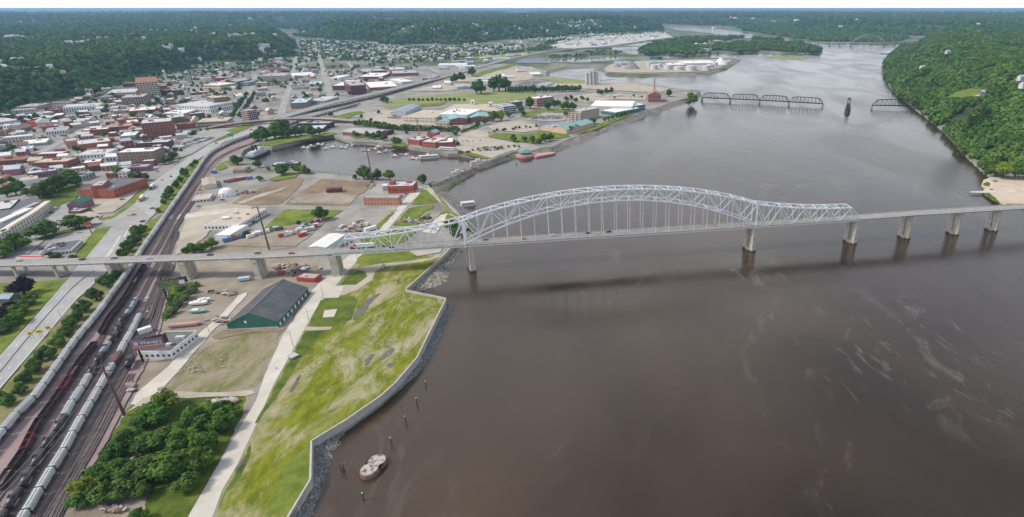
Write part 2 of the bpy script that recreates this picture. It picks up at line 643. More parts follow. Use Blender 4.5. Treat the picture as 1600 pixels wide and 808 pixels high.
# (outline of the foot as seen, plateau height, run of the slope)
HILLS = [([(-900, 215), (0, 178), (60, 171), (92, 158), (150, 146), (200, 127), (262, 114), (330, 100), (385, 99), (432, 97), (464, 86), (466, 74), (452, 60), (430, 48), (300, 40), (-900, 40)], 58, 110),
         ([(470, 58), (540, 64), (620, 71), (700, 71), (790, 66), (860, 60), (960, 52), (1036, 47.5), (1042, 44), (1020, 40), (900, 36), (600, 34), (460, 40)], 88, 420),
         ([(1409, 97), (1404, 118), (1414, 138), (1440, 163), (1478, 194), (1525, 232), (1560, 262), (1640, 275), (1900, 280), (2100, 80), (1700, 55), (1460, 60), (1425, 75)], 66, 150),
         ([(980, 38), (1060, 38.5), (1150, 42), (1230, 45), (1330, 49), (1420, 55), (1500, 62), (2200, 70), (2200, 14), (800, 14), (800, 33)], 74, 500),
         ([(-900, 52), (300, 52), (420, 50), (470, 42), (640, 33), (820, 33), (830, 14.2), (-900, 14.2)], 84, 700)]
HP = [(np_poly(p, 5.0), h, w) for p, h, w in HILLS]
RP = np_poly(RIVER)
LP = [np_poly(p) for p in LAKES]
IP = [np_poly(p) for p in ISLES]

def height(X, Y):
    X, Y = np.asarray(X, float), np.asarray(Y, float)
    z = np.zeros(X.shape)
    for P, h, w in HP:
        d = sdist(X, Y, P)
        d = d + (vnoise(X, Y, 170, 3) - 0.5) * 90 * (w / 150)
        t = np.clip(d / w, 0, 1)
        t = t * t * (3 - 2 * t)
        rel = 1 + 0.28 * (vnoise(X, Y, 420, 1) - 0.5) + 0.16 * (vnoise(X, Y, 1500, 2) - 0.5)
        z = np.maximum(z, h * t * rel)
    far = np.clip((np.hypot(X, Y) - 9000) / 12000, 0, 1)
    z = z + far * 26 * (vnoise(X, Y, 2600, 5) - 0.25) * (z > 20)
    return z + 4.4

def is_land(X, Y):
    s = -sdist(X, Y, RP)
    for P in LP:
        s = np.minimum(s, -sdist(X, Y, P))
    for P in IP:
        s = np.maximum(s, sdist(X, Y, P))
    return s

def build_terrain():
    na, nr = 640, 330
    az = np.radians(np.linspace(-58, 44, na))
    rr = np.exp(np.linspace(math.log(430), math.log(46000), nr))
    A, RR = np.meshgrid(az, rr)
    X, Y = RR * np.sin(A), RR * np.cos(A)
    z = height(X, Y)
    s = is_land(X, Y)
    near = np.clip((RR - 1020) / 300, 0, 1)
    z = np.where(s > 0, np.minimum(z, 0.9 + s * 0.30), -3.0)
    sand = sdist(X, Y, np_poly([(1520, 292), (1540, 272), (1600, 272), (1800, 274), (1800, 345), (1600, 330), (1550, 320)], 2.4))
    z = np.where((sand > 0) & (s > 0), np.minimum(z, 1.5), z)
    v = np.stack([X.ravel(), Y.ravel(), z.ravel()], 1)
    f = []
    wet = (s < 0)
    for i in range(nr - 1):
        for j in range(na - 1):
            if wet[i, j] and wet[i + 1, j] and wet[i, j + 1] and wet[i + 1, j + 1]:
                continue
            k = i * na + j
            f.append((k, k + 1, k + na + 1, k + na))
    me = bpy.data.meshes.new('terrain')
    me.from_pydata(v.tolist(), [], f)
    me.polygons.foreach_set('use_smooth', [True] * len(f))
    me.update()
    return me

def terrain_material():
    m = bpy.data.materials.new('far_country')
    m.use_nodes = True
    n, l = m.node_tree.nodes, m.node_tree.links
    b = n['Principled BSDF']
    b.inputs['Roughness'].default_value = 0.95
    b.inputs['Specular IOR Level'].default_value = 0.1
    g = n.new('ShaderNodeNewGeometry')
    sep = n.new('ShaderNodeSeparateXYZ')
    l.new(g.outputs['Position'], sep.inputs[0])
    def noise(s, d):
        t = n.new('ShaderNodeTexNoise')
        t.inputs['Scale'].default_value = s
        t.inputs['Detail'].default_value = d
        t.inputs['Roughness'].default_value = 0.6
        l.new(g.outputs['Position'], t.inputs['Vector'])
        return t.outputs['Fac']
    def mr(o, a, c):
        r = n.new('ShaderNodeMapRange')
        r.inputs[1].default_value = a
        r.inputs[2].default_value = c
        l.new(o, r.inputs[0])
        return r.outputs[0]
    def mix(f, a, c):
        x = n.new('ShaderNodeMix')
        x.data_type = 'RGBA'
        l.new(f, x.inputs[0])
        for i, v in ((6, a), (7, c)):
            if isinstance(v, tuple):
                x.inputs[i].default_value = v
            else:
                l.new(v, x.inputs[i])
        return x.outputs[2]
    wood = mix(mr(noise(0.02, 6), 0.4, 0.62), (0.028, 0.048, 0.022, 1), (0.062, 0.092, 0.034, 1))
    vor = n.new('ShaderNodeTexVoronoi')
    vor.inputs['Scale'].default_value = 0.0016
    l.new(g.outputs['Position'], vor.inputs['Vector'])
    sepc = n.new('ShaderNodeSeparateColor')
    l.new(vor.outputs['Color'], sepc.inputs[0])
    fieldc = mix(sepc.outputs[0], (0.16, 0.20, 0.07, 1), (0.30, 0.28, 0.15, 1))
    far = mix(mr(sepc.outputs[1], 0.60, 0.62), wood, fieldc)
    dist = n.new('ShaderNodeMath')
    dist.operation = 'ADD'
    l.new(sep.outputs[1], dist.inputs[0])
    dist.inputs[1].default_value = 0
    hill = mix(mr(dist.outputs[0], 9000, 11000), wood, far)
    flat = mix(mr(noise(0.006, 8), 0.42, 0.6), (0.075, 0.105, 0.04, 1), (0.22, 0.215, 0.18, 1))
    l.new(mix(mr(sep.outputs[2], 6.0, 10.0), flat, hill), b.inputs['Base Color'])
    return m

terrain = link('terrain', build_terrain())
terrain.data.materials.append(terrain_material())
structure(terrain)

# ------------------------------------------------------------------ near town flat
HARBOUR_S = [(671, 290), (650, 285.5), (607, 281), (555, 275), (507, 271), (485, 267), (450, 266), (422, 262), (407, 255), (385, 251), (376, 243), (381, 234)]
HARBOUR_N = [(398, 226), (424, 230), (455, 223), (480, 216), (520, 211), (550, 221), (590, 222), (630, 228), (665, 233), (700, 240), (720, 240), (750, 245), (764, 249.5)]
SHORE = [(435, 840), (455, 808), (486, 752), (487, 693), (544, 658), (595, 622), (617, 602), (652, 562), (697, 471), (696, 468), (634, 456), (695, 400), (733, 352), (707, 321), (672, 292.5)]
NORTH = [(790, 243), (806, 238), (830, 236), (846, 231), (861, 230), (930, 200), (998, 178), (1052, 159), (1086, 150), (1090, 143), (1058, 138), (985, 129), (940, 131), (900, 124), (852, 118), (856, 110)]
ground_px = SHORE + HARBOUR_S + HARBOUR_N + NORTH + [(800, 100), (600, 105), (300, 118), (0, 180), (-700, 230), (-900, 500), (-600, 840), (-100, 1000), (435, 1000)]
g_poly = poly_px(ground_px, G)
mb = MB()
mb.prism([(p.x, p.y) for p in g_poly], -1.0, G)
structure(mb.build('ground', [M_ground]))

def bank(name, top, bot, m, z0=-0.4, z1=None, sub=4):
    """sloping stone bank from a line at town level to a line at the water"""
    z1 = G + 0.05 if z1 is None else z1
    A = [W(x, y, z1) for x, y in top]
    B = [W(x, y, z0) for x, y in bot]
    def res(P, k):
        L = [0.0]
        for i in range(1, len(P)):
            L.append(L[-1] + (P[i] - P[i - 1]).length)
        out = []
        for q in range(k):
            s = L[-1] * q / (k - 1)
            i = 1
            while i < len(P) - 1 and L[i] < s:
                i += 1
            out.append(P[i - 1].lerp(P[i], (s - L[i - 1]) / (L[i] - L[i - 1] + 1e-9)))
        return out
    k = max(len(A), len(B)) * 8
    A, B = res(A, k), res(B, k)
    rows = []
    for j in range(sub + 1):
        t = j / sub
        row = []
        for i in range(k):
            p = A[i].lerp(B[i], t)
            if 0 < j:
                p += Vector((mnoise.noise(p * 0.22), mnoise.noise(p * 0.22 + Vector((9, 3, 1))), 0)) * 1.6 + Vector((0, 0, mnoise.noise(p * 0.5) * 0.4))
            row.append(p)
        rows.append(row)
    mb = MB()
    for j in range(sub):
        for i in range(k - 1):
            q = [rows[j][i], rows[j][i + 1], rows[j + 1][i + 1], rows[j + 1][i]]
            nrm = (q[1] - q[0]).cross(q[3] - q[0])
            mb.face(q if nrm.z > 0 else q[::-1])
    return structure(mb.build(name, m)), rows

# stone banks: below the floodwall, the harbour mouth dikes and the upper riverfront
bank1, rows1 = bank('riprap_bank', [(697, 474), (652, 565), (617, 605), (544, 661), (488, 696), (487, 753), (452, 812)], [(709, 476), (695, 520), (666, 571), (648, 590), (600, 632), (541, 674), (523, 706), (509, 745), (489, 808)], M_rock, z1=2.6)
bank2, rows2 = bank('riprap_bank', [(731, 361), (695, 401), (636, 455)], [(748, 372), (722, 392), (703, 418), (702, 436), (690, 446), (655, 457)], M_rockl, z1=3.5)
bank3, rows3 = bank('riprap_bank', [(672, 292.5), (707, 321), (733, 350), (735, 362)], [(690, 290), (712, 312), (738, 333), (752, 356), (750, 372)], M_dike, z1=4.6)
bank('riprap_bank', [(860, 231), (930, 201), (998, 179), (1052, 160), (1086, 150.5)], [(866, 238), (905, 229), (937, 210), (1005, 185), (1057, 167), (1094, 152)], M_dike, z1=5.6)
bank('riprap_bank', [(856, 110), (884, 103.5), (921, 102), (944, 107), (950, 112), (1000, 114), (1074, 113.5), (1106, 112), (1128, 105), (1146, 94)], [(860, 115), (886, 107.5), (921, 106), (941, 113), (946, 119.5), (1000, 121.5), (1075, 120), (1110, 118), (1136, 110), (1158, 95.5)], M_dike, z1=6.0)
bank('riprap_bank', HARBOUR_S[::-1], [(389, 234), (384, 243), (392, 249), (410, 253), (424, 260), (452, 264), (487, 265.5), (509, 269), (557, 273.5), (608, 279), (651, 284), (676, 289)], M_rock, z1=5.02)
bank('grassy_bank', HARBOUR_N, [(396, 230), (424, 234), (457, 226), (482, 219), (522, 214), (549, 223), (590, 224.5), (629, 230.5), (663, 236), (700, 243), (720, 243), (750, 248), (764, 252.5)], M_grassd, z1=5.02)

# loose stones on the two nearest banks
def stones(name, rows, m, n, s0, s1, seed):
    r = random.Random(seed)
    mb = MB()
    k = len(rows[0])
    for _ in range(n):
        i = r.random() * (k - 1.01)
        j = r.random() * (len(rows) - 1.01)
        a, b = int(i), int(j)
        p = rows[b][a].lerp(rows[b][a + 1], i - a).lerp(rows[b + 1][a].lerp(rows[b + 1][a + 1], i - a), j - b)
        s = r.uniform(s0, s1)
        t = r.random() * 3.1
        q = [Vector((math.cos(t + e * math.pi / 2 + r.uniform(-.3, .3)) * s, math.sin(t + e * math.pi / 2) * s * r.uniform(.6, 1), r.uniform(-.2, .25) * s)) for e in range(4)]
        topz = Vector((r.uniform(-.3, .3) * s, r.uniform(-.3, .3) * s, s * r.uniform(.5, .95)))
        for e in range(4):
            mb.face([p + q[e], p + q[(e + 1) % 4], p + topz], 0 if r.random() < 0.6 else 1)
    o = mb.build(name, [m, mat('stone_dark', (0.10, 0.095, 0.09), (0.17, 0.165, 0.16), 0.6, 0.9)])
    return o
M_st1 = mat('stone_grey', (0.20, 0.195, 0.19), (0.36, 0.35, 0.335), 0.5, 0.9)
M_st2 = mat('stone_tan', (0.34, 0.32, 0.25), (0.50, 0.48, 0.40), 0.5, 0.9)
stuff(stones('riprap', rows1, M_st1, 5200, 0.35, 1.0, 3), 'loose dark grey riprap along the foot of the floodwall', 'riprap')
stuff(stones('riprap', rows2, M_st2, 2600, 0.4, 1.2, 4), 'pale tan riprap under the first river pier', 'riprap')
stuff(stones('riprap', rows3, M_st1, 900, 0.4, 1.0, 5), 'grey stones on the dike bank upstream of the bridge', 'riprap')

# harbour mouth dikes
def dike(name, label, line, w, z1, m):
    P = [W(x, y, 0) for x, y in line]
    mb = MB()
    A, B, C, D = offset(P, w), offset(P, w * 0.42), offset(P, -w * 0.42), offset(P, -w)
    for i in range(len(P) - 1):
        up = Vector((0, 0, z1))
        lo = Vector((0, 0, -0.6))
        mb.face([A[i] + lo, A[i + 1] + lo, B[i + 1] + up, B[i] + up][::-1])
        mb.face([B[i] + up, B[i + 1] + up, C[i + 1] + up, C[i] + up][::-1])
        mb.face([C[i] + up, C[i + 1] + up, D[i + 1] + lo, D[i] + lo][::-1])
    for i in (0, -1):
        mb.face([A[i] + lo, B[i] + up, C[i] + up, D[i] + lo])
    o = mb.build(name, m)
    return tag(o, label, 'dike')
dike('harbour_dike', 'grey stone dike on the near side of the harbour mouth', [(676, 294), (690, 288), (710, 280), (735, 269)], 11, 6.0, M_dike)
dike('harbour_dike', 'grey stone dike on the far side of the harbour mouth', [(744, 263), (765, 256), (786, 248), (806, 241)], 11, 6.0, M_dike)
# ------------------------------------------------------------------ long arch-truss road bridge
M_steel = mat('pale_steel_paint', (0.60, 0.64, 0.68), (0.68, 0.71, 0.745), 0.5, 0.5, spec=0.4)
M_steel2 = mat('girder_grey_paint', (0.36, 0.39, 0.42), (0.44, 0.47, 0.50), 0.3, 0.6)
M_deck = mat('bridge_deck_concrete', (0.25, 0.243, 0.23), (0.32, 0.31, 0.295), 0.12, 0.85, detail=6)
M_pier = mat('pier_concrete', (0.40, 0.36, 0.29), (0.54, 0.50, 0.42), 0.35, 0.9, 0.2, 1.0, detail=7)
M_pierstain = mat('stained_pier_concrete', (0.10, 0.075, 0.06), (0.16, 0.12, 0.09), 0.5, 0.9)

UNIT = MB()
UNIT.box((0, 0, 0), (1, 1, 1))
unit_steel = UNIT.mesh('steel_member', M_steel)
unit_girder = UNIT.mesh('girder_member', M_steel2)

def member(name, p, q, w, h, parent, me=None):
    """a straight steel member: a shared unit box laid between two joints"""
    p, q = Vector(p), Vector(q)
    d = q - p
    o = bpy.data.objects.new(name, me or unit_steel)
    col.objects.link(o)
    o.parent = parent
    x = d.normalized()
    up = Vector((0, 0, 1)) if abs(x.z) < 0.95 else Vector((0, 1, 0))
    y = up.cross(x).normalized()
    z = x.cross(y)
    rot = Matrix((x, y, z)).transposed().to_4x4()
    o.matrix_basis = Matrix.Translation((p + q) / 2) @ rot @ Matrix.Diagonal((d.length, w, h, 1))
    return o

DK = 25.0
B0 = W(521, 392, DK)
B1 = W(1341, 339, DK)
BU = (B1 - B0).normalized()
BN = Vector((-BU.y, BU.x, 0))          # upstream, away from the camera
BL = (B1 - B0).length
PANEL = BL / 40
bridge = thing('arch_truss_bridge', 'long pale blue steel arch truss road bridge across the river', 'bridge', (B0.x, B0.y, 0))
def BP(s, n, z):
    """bridge coordinates -> local point of the bridge empty"""
    return BU * s + BN * n + Vector((0, 0, z))
HWD = 5.6                               # half distance between the trusses
def top_h(i):
    if i <= 9:
        u = (i - 1) / 8
        return 11.5 + 9.5 * max(0, u) ** 1.9
    if i >= 31:
        u = (39 - i) / 8
        return 11.5 + 8.5 * max(0, u) ** 1.9
    t = (i - 9) / 22
    return (21 + (20 - 21) * t) + 20.0 * (1 - (2 * t - 1) ** 2) ** 0.92
def bot_h(i):
    t = (i - 9) / 22
    return 1.0 + 30.0 * (1 - (2 * t - 1) ** 2)
Z0 = DK - 1.4
for sd in (-1, 1):
    n = sd * HWD
    # chords
    mb = MB()
    for i in range(1, 39):
        mb.bar(BP(i * PANEL, n, DK + top_h(i)), BP((i + 1) * PANEL, n, DK + top_h(i + 1)), 0.85, 1.0)
    mb.build('top_chord', M_steel, bridge)
    mb = MB()
    for i in range(9, 31):
        mb.bar(BP(i * PANEL, n, DK + bot_h(i)), BP((i + 1) * PANEL, n, DK + bot_h(i + 1)), 0.8, 0.95)
    mb.build('arch_rib', M_steel, bridge)
    mb = MB()
    mb.bar(BP(0, n, Z0), BP(BL, n, Z0), 0.7, 1.1)
    mb.build('bottom_chord', M_steel, bridge)
    for a, b in ((0, 1), (40, 39)):
        member('end_post', BP(a * PANEL, n, Z0), BP(b * PANEL, n, DK + top_h(b)), 0.7, 0.7, bridge)
    def low(i):
        return DK + bot_h(i) if 9 < i < 31 else Z0
    for i in range(1, 40):
        if i in (9, 31):
            member('tower_post', BP(i * PANEL, n, Z0 - 1), BP(i * PANEL, n, DK + top_h(i)), 1.1, 1.1, bridge)
        else:
            member('vertical', BP(i * PANEL, n, low(i)), BP(i * PANEL, n, DK + top_h(i)), 0.34, 0.34, bridge)
    for i in range(1, 39):
        a, b = i, i + 1
        if i % 2 == 1:
            p, q = BP(a * PANEL, n, DK + top_h(a)), BP(b * PANEL, n, low(b))
        else:
            p, q = BP(a * PANEL, n, low(a)), BP(b * PANEL, n, DK + top_h(b))
        member('diagonal', p, q, 0.62, 0.62, bridge)
    for i in range(10, 31):
        member('hanger', BP(i * PANEL, n, Z0), BP(i * PANEL, n, DK + bot_h(i)), 0.38, 0.38, bridge)
for i in range(1, 40):
    z = DK + top_h(i)
    member('strut', BP(i * PANEL, -HWD, z), BP(i * PANEL, HWD, z), 0.4, 0.5, bridge)
    if i < 39:
        zb = DK + top_h(i + 1)
        s = -1 if i % 2 else 1
        member('lateral_brace', BP(i * PANEL, -HWD * s, z), BP((i + 1) * PANEL, HWD * s, zb), 0.38, 0.38, bridge)
        if i % 3 == 0:
            member('lateral_brace', BP(i * PANEL, HWD * s, z), BP((i + 1) * PANEL, -HWD * s, zb), 0.38, 0.38, bridge)
    if 12 <= i <= 28:
        z = DK + bot_h(i)
        member('strut', BP(i * PANEL, -HWD, z), BP(i * PANEL, HWD, z), 0.35, 0.4, bridge)
        if i < 28:
            s = -1 if i % 2 else 1
            member('lateral_brace', BP(i * PANEL, -HWD * s, z), BP((i + 1) * PANEL, HWD * s, DK + bot_h(i + 1)), 0.26, 0.26, bridge)
    if i % 3 == 1 or i in (9, 31):
        zl = z - (4.0 if 9 < i < 31 else 4.5)
        member('sway_brace', BP(i * PANEL, -HWD, DK + top_h(i) - 4.5), BP(i * PANEL, 0, DK + top_h(i)), 0.25, 0.25, bridge)
        member('sway_brace', BP(i * PANEL, HWD, DK + top_h(i) - 4.5), BP(i * PANEL, 0, DK + top_h(i)), 0.25, 0.25, bridge)

# deck: the western approach as traced, the trusses and the eastern approach
west_px = [(-160, 414, 13.0), (0, 410.5, 15.5), (100, 408.5, 18), (200, 405, 20.5), (300, 401.5, 22.5), (400, 398, 24), (470, 394.8, 24.8)]
east_px = [(1420, 333.2, 24.8), (1497, 328.6, 24.2), (1558, 324.8, 23.4), (1640, 320, 22.2), (1760, 314, 20), (1900, 309, 17)]
deck_line = smooth_line([W(x, y, z) for x, y, z in west_px] + [B0.copy(), B0.lerp(B1, 0.33), B0.lerp(B1, 0.66), B1.copy()] + [W(x, y, z) for x, y, z in east_px], 6.0)
DL = [p - Vector((B0.x, B0.y, 0)) for p in deck_line]
dk = ribbon('deck', DL, 4.6, -4.6, M_deck, thick=0.5, parent=bridge)
ribbon('kerb', DL, 4.75, 4.45, M_wallconc, dz=0.75, thick=0.75, parent=bridge)
ribbon('kerb', DL, -4.45, -4.75, M_wallconc, dz=0.75, thick=0.75, parent=bridge)
ribbon('walkway', DL, -4.75, -6.3, M_wallconc, dz=0.05, thick=0.35, parent=bridge)
ribbon('edge_girder', DL, 4.4, 3.6, M_steel2, dz=-0.55, thick=1.3, parent=bridge)
ribbon('edge_girder', DL, -3.9, -4.7, M_steel2, dz=-0.55, thick=1.3, parent=bridge)
mb = MB()
for p, t in along(DL, 0, 6.0):
    n = Vector((-t.y, t.x, 0))
    mb.bar(p + n * 4.5 - Vector((0, 0, 1.1)), p - n * 6.0 - Vector((0, 0, 1.1)), 0.4, 0.9)
stuff(mb.build('floor_beam', M_steel2, bridge))
mb = MB()
Lr = offset(DL, -6.25)
for i in range(len(Lr) - 1):
    for z in (0.5, 1.1):
        mb.bar(Lr[i] + Vector((0, 0, z)), Lr[i + 1] + Vector((0, 0, z)), 0.1)
for p, t in along(Lr, 0, 3.0):
    mb.bar(p, p + Vector((0, 0, 1.1)), 0.1)
mb.build('railing', M_steel, bridge)
cl = dashes('centre_line', DL, 0.12, 0.16, M_yellow, 9, 3, 0.03, bridge)
ribbon('edge_line', DL, 4.1, 3.95, M_line, dz=0.03, parent=bridge)
ribbon('edge_line', DL, -3.95, -4.1, M_line, dz=0.03, parent=bridge)

# piers: (pixel of the deck above, base level, kind)
def bridge_pier(px, py, kind, base, z_top, w=12.0, t=3.6):
    # nearest point of the deck line to that pixel
    best = min(range(1, len(deck_line) - 1), key=lambda i: abs(PXY(deck_line[i])[0] - px))
    p = deck_line[best]
    tg = (deck_line[best + 1] - deck_line[best - 1]).normalized()
    rz = math.atan2(tg.y, tg.x)
    zt = p.z - 1.9
    mb = MB()
    if kind == 'portal':       # two flaring legs joined above, open between, on a solid base
        hgt_ = zt - base
        for s in (-1, 1):
            q = [(-t / 2, s * w / 2), (t / 2, s * w / 2), (t / 2, s * (w / 2 - 3.7)), (-t / 2, s * (w / 2 - 3.7))]
            b0 = [(-t * .72, s * w * .54), (t * .72, s * w * .54), (t * .72, s * (w / 2 - 4.0)), (-t * .72, s * (w / 2 - 4.0))]
            if s > 0:
                q, b0 = q[::-1], b0[::-1]
            for i in range(4):
                j = (i + 1) % 4
                mb.face([(b0[i][0], b0[i][1], base), (b0[j][0], b0[j][1], base), (q[j][0], q[j][1], zt), (q[i][0], q[i][1], zt)])
        mb.box((0, 0, zt - 1.6), (t * 1.04, w * 1.02, 3.2))
        # arched head of the opening
        for s in (-1, 1):
            a = [(s * (w / 2 - 3.7), zt - 3.2), (s * (w / 2 - 3.7), zt - 5.6), (s * (w / 2 - 4.6), zt - 3.2)]
            for x in (-t / 2, t / 2):
                mb.face([(x, y, z) for y, z in a])
            mb.face([(-t / 2, a[1][0], a[1][1]), (t / 2, a[1][0], a[1][1]), (t / 2, a[2][0], a[2][1]), (-t / 2, a[2][0], a[2][1])])
        mb.box((0, 0, base + 2.6), (t * 1.5, w * 1.1, 5.2))
    elif kind == 'wall':       # solid shaft with a recessed panel
        mb.box((0, 0, (base + zt) / 2 - 1.2), (t * 0.8, w * 0.80, zt - base - 2.4))
        for s in (-1, 1):
            mb.box((0, s * w * .38, (base + zt) / 2 - 1.25), (t * 1.1, w * .24, zt - base - 2.5))
        mb.box((0, 0, zt - 1.2), (t * 1.2, w * 1.08, 2.4))
        mb.box((0, 0, base + 0.8), (t * 1.5, w * 1.1, 1.8))
    else:                      # bent of two columns under a cap beam
        for s in (-1, 1):
            mb.box((0, s * w * .36, (base + zt) / 2 - 0.6), (1.5, 1.7, zt - base - 1.2))
        mb.box((0, 0, zt - 0.6), (1.6, w, 1.2))
        mb.box((0, 0, base + 1.6), (0.7, w * .62, 1.0))
    o = mb.build('pier', M_pier, bridge)
    o.location = (p.x - B0.x, p.y - B0.y, 0)
    o.rotation_euler = (0, 0, rz + (0.30 if base < 1 else 0))     # river piers stand with the stream
    if base < 1:
        sb = MB()
        for s in (-1, 1):
            sb.box((0, s * w * .38, 0.35), (t * 1.62, w * .36, 1.5))
        sb.build('waterline_stain', M_pierstain, o)
for a in [(733, 415, 'portal', -2.0, 0, 12, 3.4), (1178, 387, 'portal', -2.0, 0, 12, 3.4), (1337, 372, 'portal', -2.0, 0, 11.5, 3.3),
          (1420, 363, 'portal', -2, 0, 10.5, 2.6), (1497, 355, 'portal', -2, 0, 10.5, 2.6), (1560, 350, 'portal', -2, 0, 10.5, 2.6), (1660, 340, 'portal', -2, 0, 10.5, 2.6),
          (522, 420, 'wall', G - .5, 0, 12, 5.0), (408, 420, 'wall', G - .5, 0, 11, 4.0), (287, 430, 'wall', G - .5, 0, 11, 5.0), (170, 435, 'wall', G - .5, 0, 11, 3.4),
          (88, 430, 'bent', G - .5, 0, 11, 3), (28, 425, 'bent', G - .5, 0, 11, 3), (-35, 425, 'bent', G - .5, 0, 11, 3)]:
    bridge_pier(*a)

# ------------------------------------------------------------------ black railway bridge with its swing span open
M_black = mat('black_bridge_iron', (0.018, 0.018, 0.02), (0.035, 0.033, 0.032), 0.5, 0.7)
M_stone = mat('old_pier_stone', (0.20, 0.19, 0.17), (0.32, 0.30, 0.27), 0.4, 0.9)
rail_bridge = thing('railway_truss_bridge', 'black iron railway truss bridge with arched spans and an open gap', 'bridge', W(1190, 165, 0))
RB = W(1190, 165, 0)
RD = 7.0
def rail_span(name, p, q, nn, parent, half=3.0, rise=12.0, o=RB, curved=True):
    """a through truss with a curved top chord on both sides"""
    p, q = Vector(p) - o, Vector(q) - o
    u = (q - p)
    L = u.length
    u.normalize()
    n = Vector((-u.y, u.x, 0))
    mb = MB()
    def tp(i):
        t = i / nn
        return rise * ((1 - (2 * t - 1) ** 4) * 0.35 + 0.65) if 0 < i < nn else 0
    for s in (-1, 1):
        for i in range(nn):
            a = p + u * (L * i / nn) + n * (half * s)
            b = p + u * (L * (i + 1) / nn) + n * (half * s)
            za, zb = Vector((0, 0, tp(i))), Vector((0, 0, tp(i + 1)))
            mb.bar(a + za, b + zb, 0.75)
            if 0 < i:
                mb.bar(a, a + za, 0.45)
                if i < nn - 1:
                    if i < nn / 2:
                        mb.bar(a + za, b, 0.35)
                    else:
                        mb.bar(a, b + zb, 0.35)
        mb.bar(p + n * half * s, q + n * half * s, 0.7, 1.4)
    for i in range(1, nn):
        c = p + u * (L * i / nn) + Vector((0, 0, tp(i)))
        mb.bar(c - n * half, c + n * half, 0.4)
    obj = mb.build(name, M_black, parent)
    return obj
def deck_slab(p, q, parent, o=RB):
    mb = MB()
    mb.bar(Vector(p) - o + Vector((0, 0, -0.2)), Vector(q) - o + Vector((0, 0, -0.2)), 6.0, 0.9)
    return mb.build('track_deck', M_black, parent)
def stone_pier(p, parent, o=RB, w=3.2, l=9.0, z1=6.2, rz=0.0):
    mb = MB()
    mb.box((p.x - o.x, p.y - o.y, z1 / 2 - 1), (w, l, z1 + 2), rz)
    mb.box((p.x - o.x, p.y - o.y, z1 - .2), (w + .8, l + .8, .8), rz)
    return mb.build('pier', M_stone, parent)
nodes = [W(1097, 152.5, RD), W(1141, 154.5, RD), W(1187, 156.5, RD), W(1233, 159, RD), W(1286, 162, RD)]
rz = math.atan2((nodes[-1] - nodes[0]).y, (nodes[-1] - nodes[0]).x)
for i in range(4):
    rail_span('truss_span', nodes[i], nodes[i + 1], 9, rail_bridge)
    deck_slab(nodes[i], nodes[i + 1], rail_bridge)
for p in nodes:
    stone_pier(p, rail_bridge, rz=rz)
a, b = W(1363, 164.5, RD), W(1432, 165.5, RD)
rail_span('truss_span', a, b, 10, rail_bridge, rise=13)
deck_slab(a, b, rail_bridge)
for p in (a, b):
    stone_pier(p, rail_bridge, rz=rz)
swc = W(1324.5, 172, 0)
swing = thing('swing_span', 'black swing span turned open on its pier in midriver', 'bridge span', swc)
u = Vector((0.10, 1, 0)).normalized()
u = Vector((swc.x, swc.y, 0)).normalized()
cz = Vector((swc.x, swc.y, RD))
rail_span('truss_span', cz - u * 52, cz + u * 52, 12, swing, 3.2, 15.0, o=swc)
deck_slab(cz - u * 52, cz + u * 52, swing, o=swc)
mb = MB()
mb.cyl((0, 0, -2), (0, 0, 5.8), 6, n=16)
mb.build('pivot_pier', M_stone, swing)
mb = MB()
for s in (-1, 1):
    nrm = Vector((-u.y, u.x, 0)) * 5.5 * s
    mb.bar(nrm - u * 56 + Vector((0, 0, 1)), nrm + u * 56 + Vector((0, 0, 1)), 1.0, 2.6)
    mb.bar(nrm - u * 56 + Vector((0, 0, 1)), -u * 62 + Vector((0, 0, 1)), 1.0, 2.6)
mb.build('timber_fender', mat('fender_timber', (0.07, 0.05, 0.04), (0.12, 0.09, 0.07), 0.4), swing)
mb = MB()
mb.box((0, 0, RD + 16.5), (3.4, 3.4, 3))
mb.build('control_cabin', mat('cabin_red', (0.12, 0.05, 0.045)), swing)

# ------------------------------------------------------------------ far tied-arch highway bridge
M_green = mat('pale_green_steel', (0.30, 0.36, 0.33), (0.36, 0.42, 0.39), 0.2, 0.6)
FB = W(1356, 74, 0)
far_bridge = thing('tied_arch_bridge', 'distant pale green tied arch road bridge near the wooded bluff', 'bridge', FB)
FD = 17.0
fl = [W(1225, 65.5, 12) - FB, W(1290, 66.2, FD) - FB, W(1330, 66.6, FD + 2) - FB, W(1383, 66.2, FD + 2) - FB, W(1420, 64.5, FD) - FB, W(1460, 62.8, 14) - FB]
fl = smooth_line(fl, 20)
ribbon('deck', fl, 9, -9, M_deck, thick=1.6, parent=far_bridge)
ribbon('girder', fl, -7.5, -9.3, M_green, dz=-1, thick=2.6, parent=far_bridge)
pa, pb = W(1330, 66.6, FD + 1) - FB, W(1383, 66.2, FD + 1) - FB
un = (pb - pa).normalized()
nn_ = Vector((-un.y, un.x, 0))
for s in (-1, 1):
    mb = MB()
    K = 24
    pts = []
    for i in range(K + 1):
        t = i / K
        pts.append(pa.lerp(pb, t) + nn_ * 8 * s + Vector((0, 0, 44 * (1 - (2 * t - 1) ** 2))))
    for i in range(K):
        mb.bar(pts[i], pts[i + 1], 1.6, 2.4)
    mb.build('arch_rib', M_green, far_bridge)
    mb = MB()
    for i in range(2, K - 1, 2):
        mb.bar(pts[i], (pts[i].x, pts[i].y, pa.z), 0.4)
    stuff(mb.build('hanger', M_green, far_bridge))
mb = MB()
for i in range(3, 22):
    t = i / 24
    c = pa.lerp(pb, t) + Vector((0, 0, 44 * (1 - (2 * t - 1) ** 2)))
    mb.bar(c - nn_ * 8, c + nn_ * 8, 0.8)
stuff(mb.build('strut', M_green, far_bridge))
